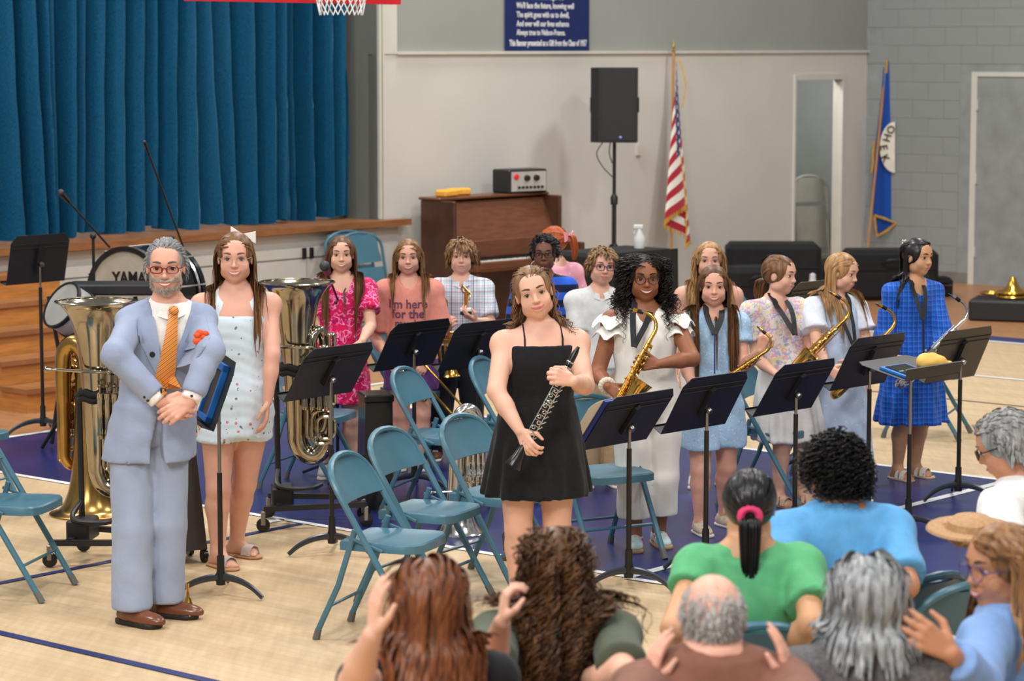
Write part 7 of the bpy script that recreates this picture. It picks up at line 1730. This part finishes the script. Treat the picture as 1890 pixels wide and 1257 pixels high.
MB().lathe([(rD + .008, -.36), (rD + .018, -.37), (rD + .008, -.385)], 48, o3, ax=A3).build('rim_ring', M_chrome, t)
me = text_mesh('YAMAHA', .115, .002, 'CENTER', .003); pts = [o3 + X * (v.co.x * .92 + .10) + V(0, 0, 1) * (v.co.y + .095 - .18 * v.co.x * v.co.x) + ax_n * (.004 + v.co.z) for v in me.vertices]
for v, p in zip(me.vertices, pts): v.co = p
obj('lettering', me, t, M_black)
for s in (-1, 1):
    for q_ in (-.05, -.38): MB().tube([o3 + X * s * .2 + V(0, 0, -.30) + ax_n * q_, V(0, 0, .01) + X * s * .42 + ax_n * q_], .012, 8).build('leg', M_black, t)
tb_ = PY(215, 536, 16.7); t = thing('percussion_table', 'narrow black trap table in front of the bass drum', 'table', (tb_[0], tb_[1], 0)); zt_ = tb_[2]
MB().bbox((-.31, -.15, zt_ - .02), (.33, .15, zt_ + .05), .01).build('tray', M_black, t, 30)
for x in (-.28, .28): MB().tube([(x, 0, zt_), (x - .16, 0, .02)], .014, 8).build('leg', M_black, t); MB().tube([(x - .16, 0, zt_ - .04), (x, 0, .02)], .014, 8).build('leg', M_black, t)
sn = PY(128, 572, 16.4); t = thing('snare_drum', 'grey snare drum with black hoops tilted beside the trap table', 'drum', mw=frame(sn, *axes((-.6, -.55, .5), (0, -1, 0))))
MB().lathe([(.001, .07), (.15, .07), (.155, .06), (.155, -.06), (.15, -.07), (.001, -.07)], 28).build('shell', mat('snare_grey', (150, 150, 146), .4), t); MB().lathe([(.150, .076), (.164, .076), (.164, .052), (.155, .052)], 28).build('hoop', M_black, t); MB().lathe([(.150, -.076), (.164, -.076), (.164, -.052), (.155, -.052)], 28).build('hoop', M_black, t)
q = thing('snare_stand', 'black snare stand legs beside the brass tuba', 'stand', (sn[0] + .05, sn[1], 0))
MB().tube([(0, 0, .35), (.0, 0, sn[2] - .08)], .016, 8).build('post', M_black, q)
for k in range(3): a = .5 + k * 2 * PI / 3; MB().tube([(0, 0, .42), (.32 * math.cos(a), .32 * math.sin(a), .015)], .013, 8).build('leg', M_black, q)
def boom_mic(label, foot, zj, tip, tail, rmic=.022):
    foot = np.array(foot, float); t = thing('boom_microphone', label, 'microphone', (foot[0], foot[1], 0))
    MB().tube([(0, 0, .03), (0, 0, zj)], .010, 8).build('pole', M_black, t); MB().ball((0, 0, zj), .022, 8).build('clutch', M_black, t); a, b = np.array(tip) - V(foot[0], foot[1], 0), np.array(tail) - V(foot[0], foot[1], 0)
    MB().tube([a, b], .007, 8).build('boom', M_black, t); d = nrm(a - b); MB().tube([a, a + d * .10], [rmic * .7, rmic], 10).build('microphone', M_ebon, t); MB().ball(a + d * .11, rmic * 1.05, 10).build('grille', mat('mic_grille', (60, 60, 62), .5, .4), t)
    for k in range(3): an = .4 + k * 2 * PI / 3; MB().tube([(0, 0, .12), (.28 * math.cos(an), .28 * math.sin(an), .012)], .009, 6).build('leg', M_black, t)
f0 = PY(173, 500, 17.0); boom_mic('boom microphone before the curtain, above the bass drum', (f0[0], f0[1]), PY(173, 436, 17.0)[2], PY(126, 371, 16.7), PY(202, 456, 17.2))
f0 = PY(318, 500, 17.9); boom_mic('thin boom microphone rising behind the conductor', (f0[0], f0[1]), PY(318, 440, 17.9)[2], PY(275, 285, 17.5), PY(338, 455, 18.0), .012)
f0 = PY(618, 560, 15.3); boom_mic('boom microphone with black foam ball by the magenta dress', (f0[0], f0[1] + .15), PY(620, 560, 15.4)[2], PY(604, 503, 15.0), PY(626, 560, 15.5), .030)
c = PZ(692, 936); t = thing('tall_case', 'tall narrow black case standing behind the empty chairs', 'case', c, .25); q = MB(); q.hexa([(-.085, -.11, 0), (.085, -.11, 0), (.085, .11, 0), (-.085, .11, 0), (-.07, -.10, .64), (.085, -.10, .64), (.085, .10, .64), (-.07, .10, .64)]); q.build('body', mat('glossy_black', (26, 26, 27), .2), t, 30); MB().bbox((-.078, -.115, .61), (.092, .115, .655), .008).build('lid', M_ebon, t, 30); MB().tube([(-.086, 0, .3), (-.24, -.02, .16)], .01, 6).build('strut', M_black, t)
c = PZ(340, 1046); t = thing('wheeled_case', 'dark wheeled case half hidden behind the conductor leg', 'case', (c[0] - .03, c[1] + .16, 0), .5); q = MB(); q.hexa([(-.1, -.12, .07), (.09, -.12, .07), (.09, .12, .07), (-.1, .12, .07), (-.06, -.1, .55), (.045, -.1, .55), (.045, .1, .55), (-.06, .1, .55)]); q.build('body', mat('case_charcoal', (58, 54, 50), .5), t, 30)
for x, y in ((-.08, -.1), (.08, -.1), (-.08, .1), (.08, .1)): MB().lathe([(.001, -.012), (.034, -.012), (.034, .012), (.001, .012)], 14, (x, y, .035), ax=(V(0, 1, 0), V(0, 0, 1), V(1, 0, 0))).build('caster', M_ebon, t)
